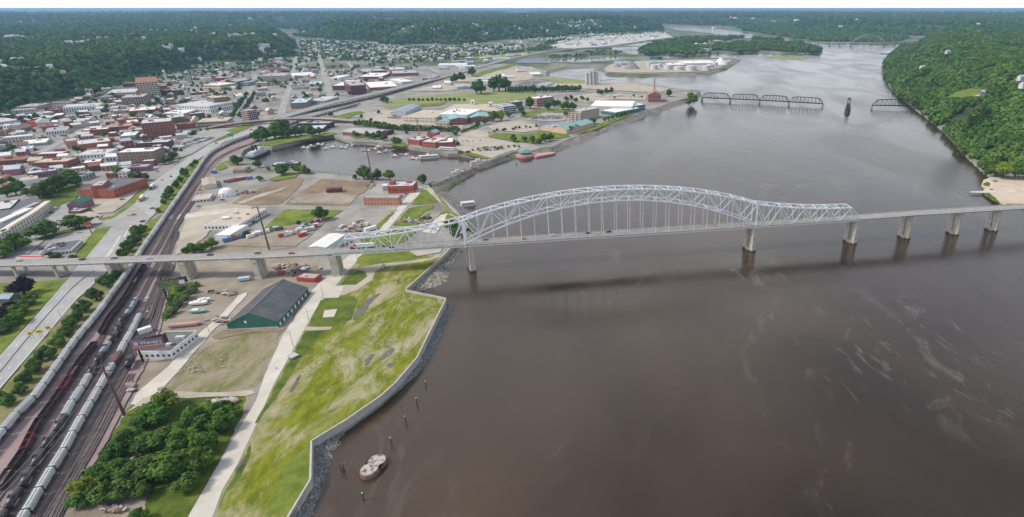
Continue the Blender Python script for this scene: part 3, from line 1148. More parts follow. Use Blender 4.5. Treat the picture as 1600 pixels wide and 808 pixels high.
for x in (1255, 1282, 1298, 1314, 1330, 1382, 1397, 1413, 1430):
    i = min(range(len(fl)), key=lambda k: abs(PXY(fl[k] + FB)[0] - x))
    p = fl[i]
    mb = MB()
    for s in (-1, 1):
        mb.box((p.x, p.y + s * 6, p.z / 2 - 1), (4, 4, p.z + 1))
    mb.box((p.x, p.y, p.z - 2.4), (4.4, 18, 2))
    mb.build('pier', M_pier, far_bridge)
# ------------------------------------------------------------------ roads, yards and lawns of the near bank
sheet('dirt_yard', [(243, 512), (262, 450), (275, 415), (300, 385), (285, 350), (310, 332), (330, 340), (316, 372), (345, 385), (400, 372), (480, 392), (500, 420), (470, 470), (420, 520), (330, 560), (240, 640), (200, 640)], M_dirt)
sheet('dirt_yard', [(203, 640), (96, 820), (290, 830), (330, 740), (400, 615), (330, 560), (250, 520)], M_dirt)
sheet('scrub_lot', [(262, 612), (276, 585), (305, 556), (345, 528), (398, 516), (441, 515), (428, 552), (408, 596), (392, 608), (330, 612)], M_scrub)
sheet('weedy_ground', [(196, 640), (225, 622), (330, 619), (383, 615), (386, 625), (372, 668), (335, 735), (293, 812), (214, 812), (190, 770), (140, 775), (120, 765), (150, 712), (186, 662)], M_grassd)
sheet('dirt_patch', [(150, 792), (190, 768), (232, 762), (226, 800), (215, 812), (140, 812)], M_dirt)
sheet('scrub_lot', [(262, 450), (300, 440), (310, 446), (292, 470), (258, 502), (253, 498)], M_grassd)
# long concrete service road towards the harbour
road_l = [(280, 838), (296, 803), (333, 740), (371, 674.6), (400, 626), (414, 585), (445, 517.5), (487, 454), (520, 422), (544, 400), (585, 361), (609, 339), (625, 320), (640, 302), (655, 291)]
road_r = [(318, 838), (334, 803), (347, 766), (372, 724), (400, 664), (428, 600), (480, 507), (500, 472), (526, 444), (547, 420), (566, 398), (604, 360), (625, 336), (636, 322), (656, 303), (670, 296)]
sheet('service_road', road_l + road_r[::-1], M_conc)
sheet('field', [(334, 815), (347, 770), (372, 727), (400, 667), (428, 604), (480, 510), (500, 475), (526, 447), (549, 423), (566, 401), (600, 398), (650, 401), (694, 401), (634.5, 456), (696, 468.5), (651, 562), (616, 602), (544, 658), (487.5, 692), (486.5, 752), (452, 815)], M_field)
sheet('lawn', [(427, 612), (480, 512), (516, 512), (470, 560), (440, 610), (404, 660), (398, 662)], M_grassd)
sheet('lawn', [(500, 470), (510, 462), (552, 462), (560, 470), (548, 500), (516, 512), (482, 509)], M_grassd)
sheet('lawn', [(548, 428), (566, 422), (574, 432), (560, 445), (530, 447)], M_grassd)
sheet('lawn', [(560, 402), (572, 394), (650, 392), (672, 402), (600, 412), (556, 412)], M_grass)
sheet('lawn', [(338, 806), (352, 766), (374, 727), (392, 694), (394, 700), (376, 745), (352, 770)], M_grassd)
sheet('lawn', [(455, 806), (484, 752), (486, 694), (468, 706), (440, 735), (425, 775), (415, 806)], M_grass)
sheet('dirt_track', [(548, 421), (600, 411), (640, 408), (676, 402), (684, 398), (688, 401), (660, 409), (600, 417), (586, 424), (582, 436), (560, 452), (535, 462), (512, 462), (503, 470), (500, 466), (528, 446), (556, 445), (574, 432), (570, 423)], M_sand)
sheet('concrete_pad', [(507, 485), (527, 482.5), (522, 495), (504, 496)], M_conc)
sheet('concrete_pad', [(520, 447), (537, 447), (529, 465), (502, 466), (510, 455)], M_conc)
sheet('worn_track', [(474, 512), (480, 511), (520, 510), (516, 515), (478, 517)], M_sand)
# faint lines of an old foundation in the grass
M_puddle = mat('puddle_water', (0.115, 0.105, 0.095), rough=0.06, spec=0.6)
for q in ([(549.5, 499), (553, 490), (567, 477), (573, 468), (590, 459), (595, 458), (588, 465), (578, 475), (572, 485), (558, 494)],
          [(592, 563), (597, 555.5), (611, 544), (616, 544.5), (611, 553), (599, 561)],
          [(570.5, 571), (572, 562.5), (580, 554), (585, 553.5), (580, 563), (575, 570)],
          [(604, 572), (606, 567.5), (612, 565.5), (615.5, 568.5), (611, 574)],
          [(595, 417), (600, 411), (603, 414), (598, 421)],
          [(452, 610), (462, 595), (468, 585), (471, 586), (462, 603), (455, 613)],
          [(366, 735), (372, 724), (380, 713), (382, 716), (374, 730)]):
    sheet('puddle', q, M_puddle)
# cracked slab strip through the yard
sheet('slab_road', [(203, 632), (215, 612), (262, 572), (300, 532), (322, 512), (346, 490), (372, 462), (386, 456), (384, 462), (360, 488), (330, 520), (306, 548), (272, 588), (240, 624), (225, 636)], M_conc)
sheet('dirt_track', [(196, 645), (225, 622), (262, 612), (330, 613), (392, 610), (398, 614), (384, 619), (330, 620), (262, 622), (222, 632)], M_sand)
sheet('dirt_lot', [(350, 516), (440, 513), (447, 509), (478, 462), (487, 455), (445, 516), (430, 520), (398, 518), (340, 530), (330, 526)], M_dirt2)

# yards between the bridge and the harbour
sheet('dirt_lot', [(357, 321), (388, 300), (440, 282), (466, 277), (474, 281), (470, 290), (440, 318), (424, 320)], M_dirt2)
sheet('slab_strip', [(369, 318), (398, 306), (450, 291), (440, 297), (402, 309), (383, 317)], M_sand)
sheet('dirt_lot', [(443, 319), (462, 305), (488, 289), (503, 279), (583, 285), (586, 289), (556, 308), (545, 321)], M_dirt2)
sheet('dirt_patch', [(462, 306), (512, 300), (560, 305), (548, 317), (452, 317)], M_dirt)
sheet('lawn', [(410, 360), (425, 345), (446, 327), (537, 328), (530, 333), (505, 347), (476, 346), (440, 355)], M_grass)
sheet('storage_yard', [(345, 383), (400, 366), (440, 355), (500, 342), (512, 343), (480, 372), (460, 385), (400, 386)], M_dirt)
sheet('asphalt_lot', [(545, 345), (560, 330), (620, 328), (600, 345), (585, 357), (572, 360), (520, 362)], mat('worn_asphalt', (0.26, 0.235, 0.21), (0.34, 0.31, 0.28), 0.06, 0.95, detail=8))
for q in ([(643, 319), (660, 297), (668, 296), (682, 309), (684, 316), (660, 319)], [(613, 352), (640, 325), (660, 321), (678, 320), (676, 326), (664, 330), (640, 352), (625, 352)],
          [(690, 332), (700, 326), (702, 333), (680, 341)], [(676, 345), (700, 335), (718, 342), (705, 352), (680, 350)], [(640, 352), (660, 338), (672, 332), (668, 340), (650, 352)],
          [(582, 359), (590, 350), (614, 330), (616, 333), (594, 355), (588, 360)], [(560, 372), (612, 360), (640, 358), (650, 362), (630, 378), (570, 385)]):
    sheet('lawn', q, M_grass)
sheet('dirt_track', [(664, 295), (672, 293), (700, 318), (728, 345), (732, 352), (722, 352), (690, 318)], M_sand)
sheet('foundation_slab', [(660, 362), (688, 336), (700, 333), (690, 352), (680, 366)], M_conc)
sheet('foundation_slab', [(640, 393), (652, 388), (692, 386), (688, 394), (652, 400)], M_sand)
sheet('lawn', [(706, 328), (728, 345), (726, 349), (700, 330), (676, 297), (682, 300)], M_drygrass)
sheet('sand_yard', [(290, 340), (320, 322), (350, 318), (400, 322), (345, 345), (318, 372), (285, 395), (270, 398)], M_sand)

# railway yard
ballast_l = [(-60, 735), (0, 668), (70, 585), (120, 522), (170, 455), (205, 412), (232, 372), (262, 330), (300, 272), (322, 245), (340, 231), (366, 219), (400, 208), (440, 197), (490, 182), (556, 163)]
ballast_r = [(70, 850), (97, 808), (118, 760), (156, 711), (180, 664), (200, 622), (232, 560), (252, 508), (266, 446), (274, 405), (278, 352), (296, 326), (311, 296), (333, 261), (352, 242), (378, 231), (400, 219), (440, 205), (492, 187), (558, 167)]
sheet('rail_ballast', ballast_l + ballast_r[::-1], M_ballast)
sheet('level_crossing', [(243, 341), (262, 337), (320, 330), (372, 325), (372, 331), (320, 337), (274, 343)], M_conc)

# highway and verge
sheet('verge', [(-60, 735), (-60, 680), (0, 612), (62, 538), (120, 470), (160, 434), (186, 402), (214, 364), (232, 346), (262, 330), (232, 372), (205, 412), (170, 455), (120, 522), (70, 585), (0, 668)], M_drygrass)
sheet('verge', [(243, 332), (258, 310), (273, 283), (291, 261), (322, 243), (300, 272), (262, 331)], M_grass)
hw_l = [(-60, 622), (0, 556), (75, 472), (119, 420), (137, 399), (172, 357), (205, 322), (234, 288), (275, 259), (325, 226), (390, 202), (436, 182)]
hw_r = [(-60, 680), (0, 608), (62, 536), (120, 468), (160, 432), (186, 400), (214, 362), (243, 333), (258, 309), (273, 282), (291, 260), (321, 242), (350, 222), (400, 206), (450, 186)]
sheet('highway', hw_l + hw_r[::-1], M_asph)
sheet('cross_street', [(60, 352), (84, 328), (100, 318), (120, 312), (150, 344), (178, 338), (210, 318), (236, 340), (214, 364), (172, 358), (160, 348), (130, 355), (96, 352), (40, 400), (-20, 420), (-20, 400)], M_street)
sheet('lawn', [(113, 404), (150, 357), (174, 353), (172, 358), (137, 400), (133, 404)], M_grass)
sheet('lawn', [(150, 343), (178, 336), (200, 318), (228, 286), (240, 286), (207, 321), (180, 340), (160, 345)], M_grass)
sheet('lawn', [(276, 248), (325, 214), (372, 198), (392, 190), (396, 196), (325, 226), (278, 250)], M_grass)
sheet('lawn', [(226, 360), (236, 346), (250, 342), (240, 358), (228, 368)], M_grass)
sheet('lawn', [(0, 442), (56, 440), (104, 436), (117, 424), (75, 471), (-20, 575), (-60, 590), (-60, 445)], M_grass)
sheet('car_park', [(60, 395), (92, 365), (140, 357), (150, 357), (112, 404), (56, 408)], M_street)
sheet('car_park', [(92, 352), (100, 340), (140, 330), (160, 336), (152, 344), (128, 352)], M_sand)
sheet('car_park', [(136, 322), (150, 313), (180, 310), (198, 290), (232, 284), (196, 318), (176, 332), (150, 333)], M_sand)
sheet('hedge_bed', [(60, 372), (96, 360), (140, 353), (146, 356), (98, 366), (62, 376)], M_grassd)
for q in ([(335, 262), (347, 253), (356, 262), (342, 266)], [(350, 252), (362, 250), (374, 256), (360, 258)], [(420, 280), (450, 268), (470, 270), (460, 277), (430, 283)]):
    sheet('lawn', q, M_grass)
sheet('town_green', [(60, 320), (72, 290), (100, 278), (128, 285), (118, 312), (90, 322)], M_grassd)

# ------------------------------------------------------------------ road markings
hw_mid = smooth_line([(W(a[0], a[1]) + W(b[0], b[1])) / 2 for a, b in (((-60, 622), (-60, 680)), ((0, 556), (0, 608)), ((75, 472), (62, 536)), ((119, 420), (120, 468)), ((137, 399), (186, 400)))], 8)
for p in hw_mid:
    p.z = G + 2.2
def fix(P, z):
    return [Vector((p.x, p.y, z)) for p in P]
hwz = G + 0.02 + 0.012 * _layer[0] + 0.03
def pxline(pts, z=hwz, step=6):
    return smooth_line([W(x, y, z) for x, y in pts], step)
structure(dashes('lane_marking', pxline([(0, 571), (47, 515), (92, 462), (128, 420), (150, 396)]), 0, 0.35, M_line, 3, 9, 0))
structure(dashes('lane_marking', pxline([(0, 593), (60, 521), (106, 470), (146, 425), (172, 398)]), 0, 0.35, M_line, 3, 9, 0))
structure(ribbon('edge_marking', pxline([(0, 557.5), (75, 473.5), (119, 421.5), (137, 400.5), (170, 361)]), 0.15, -0.15, M_line))
structure(ribbon('edge_marking', pxline([(0, 606), (61, 534.5), (119, 467), (158, 431.5), (184, 400), (212, 363)]), 0.15, -0.15, M_line))
structure(dashes('lane_marking', pxline([(215, 345), (243, 312), (262, 286), (285, 263), (330, 232), (385, 209), (440, 186)]), 0, 0.35, M_line, 3, 9, 0))
structure(dashes('lane_marking', pxline([(205, 340), (233, 306), (252, 283), (280, 259), (328, 228.5), (382, 206)]), 0, 0.35, M_yellow, 12, 3, 0))
structure(dashes('lane_marking', pxline([(225, 335), (250, 309), (268, 284), (288, 263), (322, 241)]), 0, 0.35, M_line, 3, 9, 0))
sheet('painted_island', [(163, 402), (174, 388), (186, 369), (190, 368), (184, 380), (172, 400)], M_conc)
sheet('painted_island', [(191, 372), (203, 352), (206, 352), (196, 370)], M_conc)
# concrete median barrier of the highway
med = pxline([(-40, 625), (0, 582), (30, 545), (75, 492), (118, 446), (147, 424)], G + 0.25, 6)
mb = MB()
A, B, C, D = offset(med, 0.45), offset(med, 0.12), offset(med, -0.12), offset(med, -0.45)
for i in range(len(med) - 1):
    lo, up = Vector((0, 0, -0.2)), Vector((0, 0, 0.95))
    mb.face([A[i + 1] + lo, A[i] + lo, B[i] + up, B[i + 1] + up])
    mb.face([B[i + 1] + up, B[i] + up, C[i] + up, C[i + 1] + up])
    mb.face([C[i + 1] + up, C[i] + up, D[i] + lo, D[i + 1] + lo])
tag(mb.build('median_barrier', M_wallconc), 'long pale concrete median barrier between the highway lanes', 'barrier')

# ------------------------------------------------------------------ floodwall of concrete panels
fw_px = [(438, 838), (451.5, 811), (486, 753), (487.5, 692.7), (544, 658), (595.6, 622), (618, 602), (652, 562), (697, 470)]
def floodwall(label, line, h0, h1, step=9.0):
    o0 = W(*line[0], G)
    fw = thing('floodwall', label, 'floodwall', o0)
    P = [W(x, y, G) for x, y in line]
    for a, b in zip(P[:-1], P[1:]):
        L = (b - a).length
        k = max(1, round(L / step))
        t = (b - a).normalized()
        n = Vector((-t.y, t.x, 0))
        for i in range(k):
            s0, s1 = a + t * (L * i / k + 0.02), a + t * (L * (i + 1) / k - 0.02)
            mb = MB()
            q = [s0 + n * .3 - o0, s1 + n * .3 - o0, s1 - n * .3 - o0, s0 - n * .3 - o0]
            mb.prism([(p.x, p.y) for p in q], h0, h1 + 0.015 * (i % 3))
            pn = mb.build('panel', M_wallconc, fw)
            cb = MB()
            q = [s0 + n * .42 - o0, s1 + n * .42 - o0, s1 - n * .42 - o0, s0 - n * .42 - o0]
            cb.prism([(p.x, p.y) for p in q], h1 + .04, h1 + 0.3, bottom=True)
            cb.build('coping', M_wallconc, pn)
    return fw
floodwall('long pale concrete floodwall along the grassy riverside field', fw_px, -3.0, 1.5)
floodwall('short concrete floodwall jutting out beside the tan riprap', [(697, 469), (634, 456)], -3.0, 1.5)
floodwall('concrete floodwall running from the riprap corner up to the bridge', [(634, 455.5), (664, 428), (695, 400), (720, 372)], -2.0, 1.5)

# sheet-pile mooring cell and old pilings
M_cell = mat('cell_concrete', (0.42, 0.38, 0.34), (0.12, 0.11, 0.10), 0.35, 0.9, detail=5, lo=0.50, hi=0.56)
M_rust = mat('rusty_sheet_pile', (0.16, 0.10, 0.075), (0.26, 0.17, 0.12), 0.7, 0.9)
ca, cb_ = W(589, 719, 2.6), W(577, 733, 2.6)
cell = thing('mooring_cell', 'round double mooring cell of rusty sheet piles with concrete top', 'mooring cell', (ca.x, ca.y, 0))
out = []
rad = (ca - cb_).length * 0.72
ax = math.atan2((cb_ - ca).y, (cb_ - ca).x)
half = math.acos(min(1, (ca - cb_).length / 2 / rad))
for c, base in ((Vector((0, 0)), ax + math.pi), (Vector(((cb_ - ca).x, (cb_ - ca).y)), ax)):
    for i in range(25):
        t = base - (math.pi - half) + 2 * (math.pi - half) * i / 24
        rr = rad * (1 + 0.018 * (i % 2))
        out.append((c.x + rr * math.cos(t), c.y + rr * math.sin(t)))
mb = MB()
mb.prism(out, -1.5, 2.3)
mb.build('sheet_pile_wall', M_rust, cell)
mb = MB()
mb.prism([((x - (cb_ - ca).x / 2) * 0.93 + (cb_ - ca).x / 2, (y - (cb_ - ca).y / 2) * 0.93 + (cb_ - ca).y / 2) for x, y in out], 2.3, 2.75)
mb.build('concrete_cap', M_cell, cell)
M_pile = mat('old_timber_pile', (0.06, 0.05, 0.045), (0.13, 0.11, 0.10), 0.8, 0.9)
M_pilecap = mat('pile_top', (0.50, 0.48, 0.45))
for (x, y, yt, lb) in ((665, 603, 596, 'short dark timber pile farthest up the row beside the floodwall'), (651.5, 632, 622, 'dark timber pile with a pale cap, second down the row off the floodwall'),
                       (634, 661, 649, 'thin leaning timber pile with a whip-like pole on top'), (611, 694, 684, 'stub timber pile with a pale cap just upstream of the mooring cell'),
                       (568, 782, 769, 'timber pile with a pale cap downstream of the mooring cell'), (1115 / 1.0, 0, 0, '')):
    if not lb:
        continue
    b0 = W(x, y, 0)
    zt = min(top_z(b0, yt), 4.5)
    o = thing('mooring_pile', lb, 'pile', (b0.x, b0.y, 0))
    mb = MB()
    mb.cyl((0, 0, -1.5), (0.15, 0.1, zt), 0.42, 0.36, 9)
    mb.build('post', M_pile, o)
    mb = MB()
    mb.cyl((0.15, 0.1, zt), (0.15, 0.1, zt + .18), 0.42, 0.3, 9)
    mb.build('cap', M_pilecap, o)
    if 'whip' in lb:
        mb = MB()
        mb.bar((0.1, 0, zt), (-0.6, 0.2, zt + 7.5), 0.14)
        mb.build('pole', M_pile, o)
b0 = W(537, 738, 0)
o = thing('pile_cluster', 'pair of leaning timber piles in the shallows by the riprap', 'pile', (b0.x, b0.y, 0))
for dx, lean in ((-.5, -.7), (.5, -.4), (0, .2)):
    mb = MB()
    mb.cyl((dx, dx * .4, -1.5), (dx + lean, dx * .4 + .4, 5.0), 0.3, 0.26, 8)
    mb.build('post', M_pile, o)
for x, y, lb in ((739, 245 + 0, 'tiny dark channel marker off the far harbour dike'), (842, 243.5, 'small dark buoy off the pink plaza'), (877, 234, 'small dark buoy at the end of the stone riverfront'), (1118 / 1.6, 5, '')):
    if not lb or y < 50:
        continue
    p = W(x + (0 if x > 800 else 68), y + (0 if x > 800 else 12), 0)
    mb = MB()
    mb.cyl((0, 0, -.5), (0, 0, 1.6), 0.8, 0.6, 10)
    mb.cyl((0, 0, 1.6), (0, 0, 2.8), 0.25, 0.2, 6)
    o = mb.build('buoy', M_pile)
    o.location = p
    tag(o, lb, 'buoy')
# ------------------------------------------------------------------ trees
def leaf_mat(name, a, b, rnd=0.18):
    return mat(name, a, b, 0.35, 0.7, spec=0.06, rnd=rnd, detail=3, lo=0.3, hi=0.7)
M_leaf = leaf_mat('green_leaves', (0.040, 0.095, 0.014), (0.105, 0.180, 0.030))
M_leafd = leaf_mat('dark_leaves', (0.032, 0.074, 0.015), (0.085, 0.145, 0.030))
M_leafy = leaf_mat('yellow_green_leaves', (0.080, 0.130, 0.014), (0.175, 0.230, 0.034))
M_leafp = leaf_mat('purple_leaves', (0.018, 0.012, 0.018), (0.040, 0.026, 0.036))
M_leafg = leaf_mat('grey_green_leaves', (0.055, 0.080, 0.045), (0.110, 0.145, 0.080))
M_forest = mat('woodland_leaves', (0.030, 0.082, 0.020), (0.118, 0.200, 0.040), 0.022, 0.7, spec=0.06, rnd=0.34, detail=6, lo=0.32, hi=0.68)
M_bark = mat('bark', (0.07, 0.052, 0.04), (0.12, 0.095, 0.075), 1.0, 0.95)

def crown_mesh(name, m, seed, lobes, leaves, leaf, core=True, squash=1.0):
    """leaf clumps spread over uneven lobes; unit radius, centre at the origin"""
    r = random.Random(seed)
    L = [(Vector((0, 0, -0.05)), 0.62)]
    for i in range(lobes):
        t = 2 * math.pi * (i + r.uniform(-.3, .3)) / lobes * (1 if lobes < 7 else 2)
        ph = r.uniform(-0.35, 0.9)
        d = r.uniform(0.40, 0.66)
        L.append((Vector((math.cos(t) * d * math.cos(ph), math.sin(t) * d * math.cos(ph), math.sin(ph) * d * squash)), r.uniform(0.28, 0.46)))
    L.append((Vector((r.uniform(-.2, .2), r.uniform(-.2, .2), 0.5 * squash + .1)), 0.36))
    wsum = sum(x[1] ** 2 for x in L)
    mb = MB()
    for c, rad in L:
        k = max(4, int(leaves * rad * rad / wsum))
        for _ in range(k):
            z = r.uniform(-0.75, 1)
            t = r.uniform(0, 2 * math.pi)
            s = math.sqrt(1 - z * z)
            nrm = Vector((s * math.cos(t), s * math.sin(t), z))
            p = c + Vector((nrm.x, nrm.y, nrm.z * 0.92)) * rad * r.uniform(0.80, 1.10)
            if any((p - c2).length < r2 * 0.72 for c2, r2 in L if c2 is not c):
                continue
            a = nrm + Vector((r.uniform(-.7, .7), r.uniform(-.7, .7), r.uniform(-.3, .9)))
            a.normalize()
            u = a.orthogonal().normalized()
            u.rotate(Matrix.Rotation(r.uniform(0, 6.28), 3, a))
            v = a.cross(u)
            w = leaf * r.uniform(0.7, 1.4)
            mb.face([p - u * w - v * w * .5, p + u * w * .3 - v * w * .8, p + u * w + v * w * .4, p - u * w * .2 + v * w * .9])
    if core:
        for c, rad in L:
            k = len(mb.v)
            rr = rad * 0.78
            n1, n2 = 7, 4
            ring = []
            for j in range(n2 + 1):
                ph = -math.pi / 2 + math.pi * j / n2
                for i in range(n1):
                    t = 2 * math.pi * i / n1
                    w = rr * r.uniform(.86, 1.08)
                    mb.v.append((c.x + w * math.cos(ph) * math.cos(t), c.y + w * math.cos(ph) * math.sin(t), c.z + w * math.sin(ph)))
            for j in range(n2):
                for i in range(n1):
                    a, b = k + j * n1 + i, k + j * n1 + (i + 1) % n1
                    mb.f.append((a, b, b + n1, a + n1))
                    mb.m.append(0)
    return mb.mesh(name, m)

def trunk_mesh(seed):
    r = random.Random(seed)
    mb = MB()
    mb.cyl((0, 0, -0.03), (0.02, 0.01, 0.5), 0.055, 0.038, 7)
    mb.cyl((0.02, 0.01, 0.5), (0.0, 0.03, 0.8), 0.038, 0.016, 6)
    for i in range(4):
        t = i * 1.57 + r.uniform(-.4, .4)
        mb.cyl((0.02, 0.01, 0.36 + .05 * i), (math.cos(t) * .24, math.sin(t) * .24, 0.62 + .05 * i), 0.022, 0.009, 5)
    return mb.mesh('trunk', M_bark)

TRUNK = trunk_mesh(1)
CROWN = {}
for key, m in (('g', M_leaf), ('d', M_leafd), ('y', M_leafy), ('p', M_leafp), ('s', M_leafg)):
    CROWN[key] = [crown_mesh('crown', m, 10 * i + ord(key), 7 + i % 3, 900, 0.085) for i in range(4 if key in 'gd' else 2)]
LOWC = {}
for key, m in (('g', M_leaf), ('d', M_leafd), ('y', M_leafy), ('p', M_leafp), ('s', M_leafg)):
    LOWC[key] = [crown_mesh('crown', m, 50 + 10 * i + ord(key), 6, 240, 0.15) for i in range(3 if key in 'gd' else 2)]
FOREST_MESH = [crown_mesh('crown', M_forest, 300 + i, 6, 170, 0.19) for i in range(6)]

def tree(name, label, pos, r, h=None, key='g', group=None, low=False, rnd=R, cat='tree', shrub=False, side=None):
    h = h or r * 2.0
    t = thing(name, label, cat, pos, rnd.uniform(0, 6.28), group, side)
    r *= 1.15
    h *= 1.15
    rv = r * (0.75 if shrub else 1.0)
    rv = min(rv, h * 0.56)
    lst = (LOWC if low else CROWN)[key]
    if not shrub:
        link('trunk', TRUNK, t, scale=(h, h, h))
        link('crown', lst[rnd.randrange(len(lst))], t, (0, 0, h - rv * 0.95), 0, (r, r * rnd.uniform(.88, 1.1), rv))
    else:
        link('foliage', lst[rnd.randrange(len(lst))], t, (0, 0, rv * .72), 0, (r, r * rnd.uniform(.88, 1.1), rv))
    return t

def mpp(px, py):
    """metres per pixel at a ground pixel, along the picture's width"""
    return (W(px + .5, py) - W(px - .5, py)).length

ORD = ['first', 'second', 'third', 'fourth', 'fifth', 'sixth', 'seventh', 'eighth', 'ninth', 'tenth', 'eleventh', 'twelfth', 'thirteenth', 'fourteenth', 'fifteenth', 'sixteenth', 'seventeenth', 'eighteenth', 'nineteenth', 'twentieth']
def ordn(i):
    if i < 20:
        return ORD[i]
    n = i + 1
    return '%d%s' % (n, 'th' if 10 <= n % 100 <= 20 else {1: 'st', 2: 'nd', 3: 'rd'}.get(n % 10, 'th'))

# ---- rows and clumps: (x, y of the crown's foot, radius in photo pixels, kind); foot rows lie below the crown centre
def tree_row(pts, label, group, name='street_tree', low=False, hk=2.0, shrub=False, cat='tree'):
    for i, a in enumerate(pts):
        x, y, rp = a[:3]
        key = a[3] if len(a) > 3 else 'g'
        m = mpp(x, y)
        r = rp * m
        tree(name, label % ordn(i), W(x, y), r, r * hk, key, group, low or rp < 6, shrub=shrub, cat=cat)

tree_row([(170, 449, 11, 'd'), (152, 470, 12, 'd'), (134, 488, 11, 'd'), (124, 500, 10, 'd'), (114, 513, 11, 'd'), (106, 526, 10, 'g'), (94, 541, 11, 'g'), (79, 561, 13, 'd'), (58, 582, 12, 'd'), (43, 598, 11, 'd'), (34, 616, 10, 'g'), (16, 634, 11, 'g'), (4, 622, 7, 'y'), (63, 566, 8, 'd'), (183, 437, 8, 'd')],
         'dark green tree, %s along the verge below the overpass', 'trees between highway and freight train below the overpass', 'verge_tree', hk=1.75)
tree_row([(218, 370, 10, 'd'), (212, 384, 10, 'd'), (202, 394, 10, 'd'), (194, 404, 9, 'd'), (224, 361, 6, 'd')],
         'dark tree, %s of the clump just above the overpass beside the highway', 'trees above the overpass', 'verge_tree', hk=1.75)
tree_row([(306, 257, 4, 'd'), (301, 262, 4, 'g'), (290, 276, 7, 'd'), (283, 285, 5, 'g'), (276, 294, 6, 'd'), (267, 306, 8, 'd'), (261, 313, 6, 'g'), (257, 320, 5, 'd'), (248, 332, 4, 'y')],
         'dark round tree, %s down the verge strip beside the silver train', 'verge trees beside the silver hopper train', 'verge_tree', hk=1.8)
tree_row([(40, 461, 16, 'p')], 'dark purple leaved tree on the lawn below the overpass%.0s', None, 'copper_beech', hk=1.7)
tree_row([(44, 478, 12, 'g'), (33, 492, 14, 'g'), (22, 508, 15, 'g'), (8, 520, 13, 'd'), (14, 487, 11, 'p'), (4, 500, 10, 'p'), (50, 468, 8, 'g')],
         '%s big rounded shrub in the border on the left lawn', 'shrubs on the left lawn', 'garden_shrub', shrub=True, cat='shrub')
tree_row([(73, 371, 20, 'd'), (120, 357, 17, 'd'), (26, 392, 20, 'g'), (8, 402, 15, 'g'), (80, 405, 9, 's'), (90, 404, 7, 's'), (115, 405, 6, 'd')],
         '%s tree round the fast food car park', 'trees round the fast food car park', 'garden_tree', hk=1.25)
tree_row([(62, 309, 12, 'd'), (75, 310, 14, 'd'), (86, 302, 14, 'd'), (98, 296, 12, 'd'), (104, 287, 10, 'g'), (112, 283, 10, 'g'), (120, 290, 9, 'd'), (90, 290, 8, 'd'), (12, 307, 9, 'd'), (26, 304, 10, 'd'), (33, 297, 8, 'g'), (6, 290, 6, 'd'), (18, 289, 7, 'd'), (44, 306, 7, 'd')],
         '%s tree of the dense clump in the square left of the red office', 'trees of the square by the red brick office', 'garden_tree', hk=1.7)
tree_row([(188, 274, 8, 'g'), (173, 277, 4, 'y'), (210, 284, 8, 'd'), (219, 283, 8, 'd'), (228, 283, 7, 'd'), (257, 257, 6, 'd'), (266, 254, 5, 'd'), (272, 248, 6, 'd')],
         '%s small tree at the kerb on the town side of the highway', 'trees on the town kerb of the highway', 'street_tree', low=True, hk=1.7)
# wood in the lower left corner
wood = [(246, 660, 22, 'g'), (262, 640, 20, 'y'), (226, 668, 16, 'd'), (305, 672, 24, 'g'), (332, 660, 20, 'g'), (348, 672, 18, 'g'), (292, 700, 22, 'g'), (322, 705, 22, 'g'), (262, 700, 22, 'd'), (236, 705, 20, 'd'), (205, 702, 22, 'd'), (188, 712, 18, 'd'),
        (275, 745, 30, 'g'), (312, 735, 24, 'g'), (242, 745, 24, 'd'), (214, 752, 22, 'd'), (188, 748, 22, 'g'), (160, 752, 20, 'g'), (140, 772, 20, 'y'), (168, 782, 20, 'g'), (198, 775, 20, 'd'), (128, 790, 16, 'g'), (225, 775, 16, 'd'), (362, 650, 12, 'g'), (352, 640, 10, 'd'), (218, 815, 14, 'g'), (296, 765, 18, 'd'), (175, 722, 13, 'd')]
tree_row(wood, 'broad green tree, %s of the thicket in the lower left corner', 'thicket trees between the rail yard and the service road', 'thicket_tree', hk=1.45)
tree_row([(300, 458, 9, 'g'), (288, 468, 10, 'g'), (277, 478, 10, 'd'), (272, 490, 8, 'd'), (262, 496, 7, 'g'), (284, 455, 8, 'd'), (270, 470, 8, 'g'), (307, 448, 6, 'g')],
         '%s bush of the patch beside the second billboard', 'bushes by the second billboard', 'bush', shrub=True, cat='bush')
tree_row([(304, 396, 10, 'g'), (316, 394, 9, 'g'), (331, 388, 10, 'y'), (292, 398, 7, 'd')], '%s tree in the bushy strip behind the bridge deck', 'trees behind the western bridge deck', 'yard_tree', hk=1.6)
tree_row([(502, 344, 11, 'd'), (467, 352, 4, 'g'), (387, 371, 6, 's')], '%s tree at the edge of the green lot', 'trees at the green lot', 'yard_tree', hk=1.8)
tree_row([(569, 280, 11, 'g'), (590, 281, 9, 's'), (609, 281, 8, 'g'), (661, 287, 8, 'd'), (555, 280, 4, 'd'), (580, 281, 6, 'g')], '%s tree on the harbour shore near the brick works', 'trees on the near harbour shore', 'shore_tree', hk=1.75)
tree_row([(442, 274, 10, 'd'), (420, 267, 4, 'y'), (468, 270, 8, 'g'), (476, 271, 8, 'y'), (461, 266, 6, 'd'), (404, 262, 7, 'g'), (371, 258, 9, 'g'), (407, 283, 5, 'g'), (482, 272, 5, 'd')], '%s tree at the near left corner of the harbour', 'trees at the harbour corner', 'shore_tree', hk=1.6)
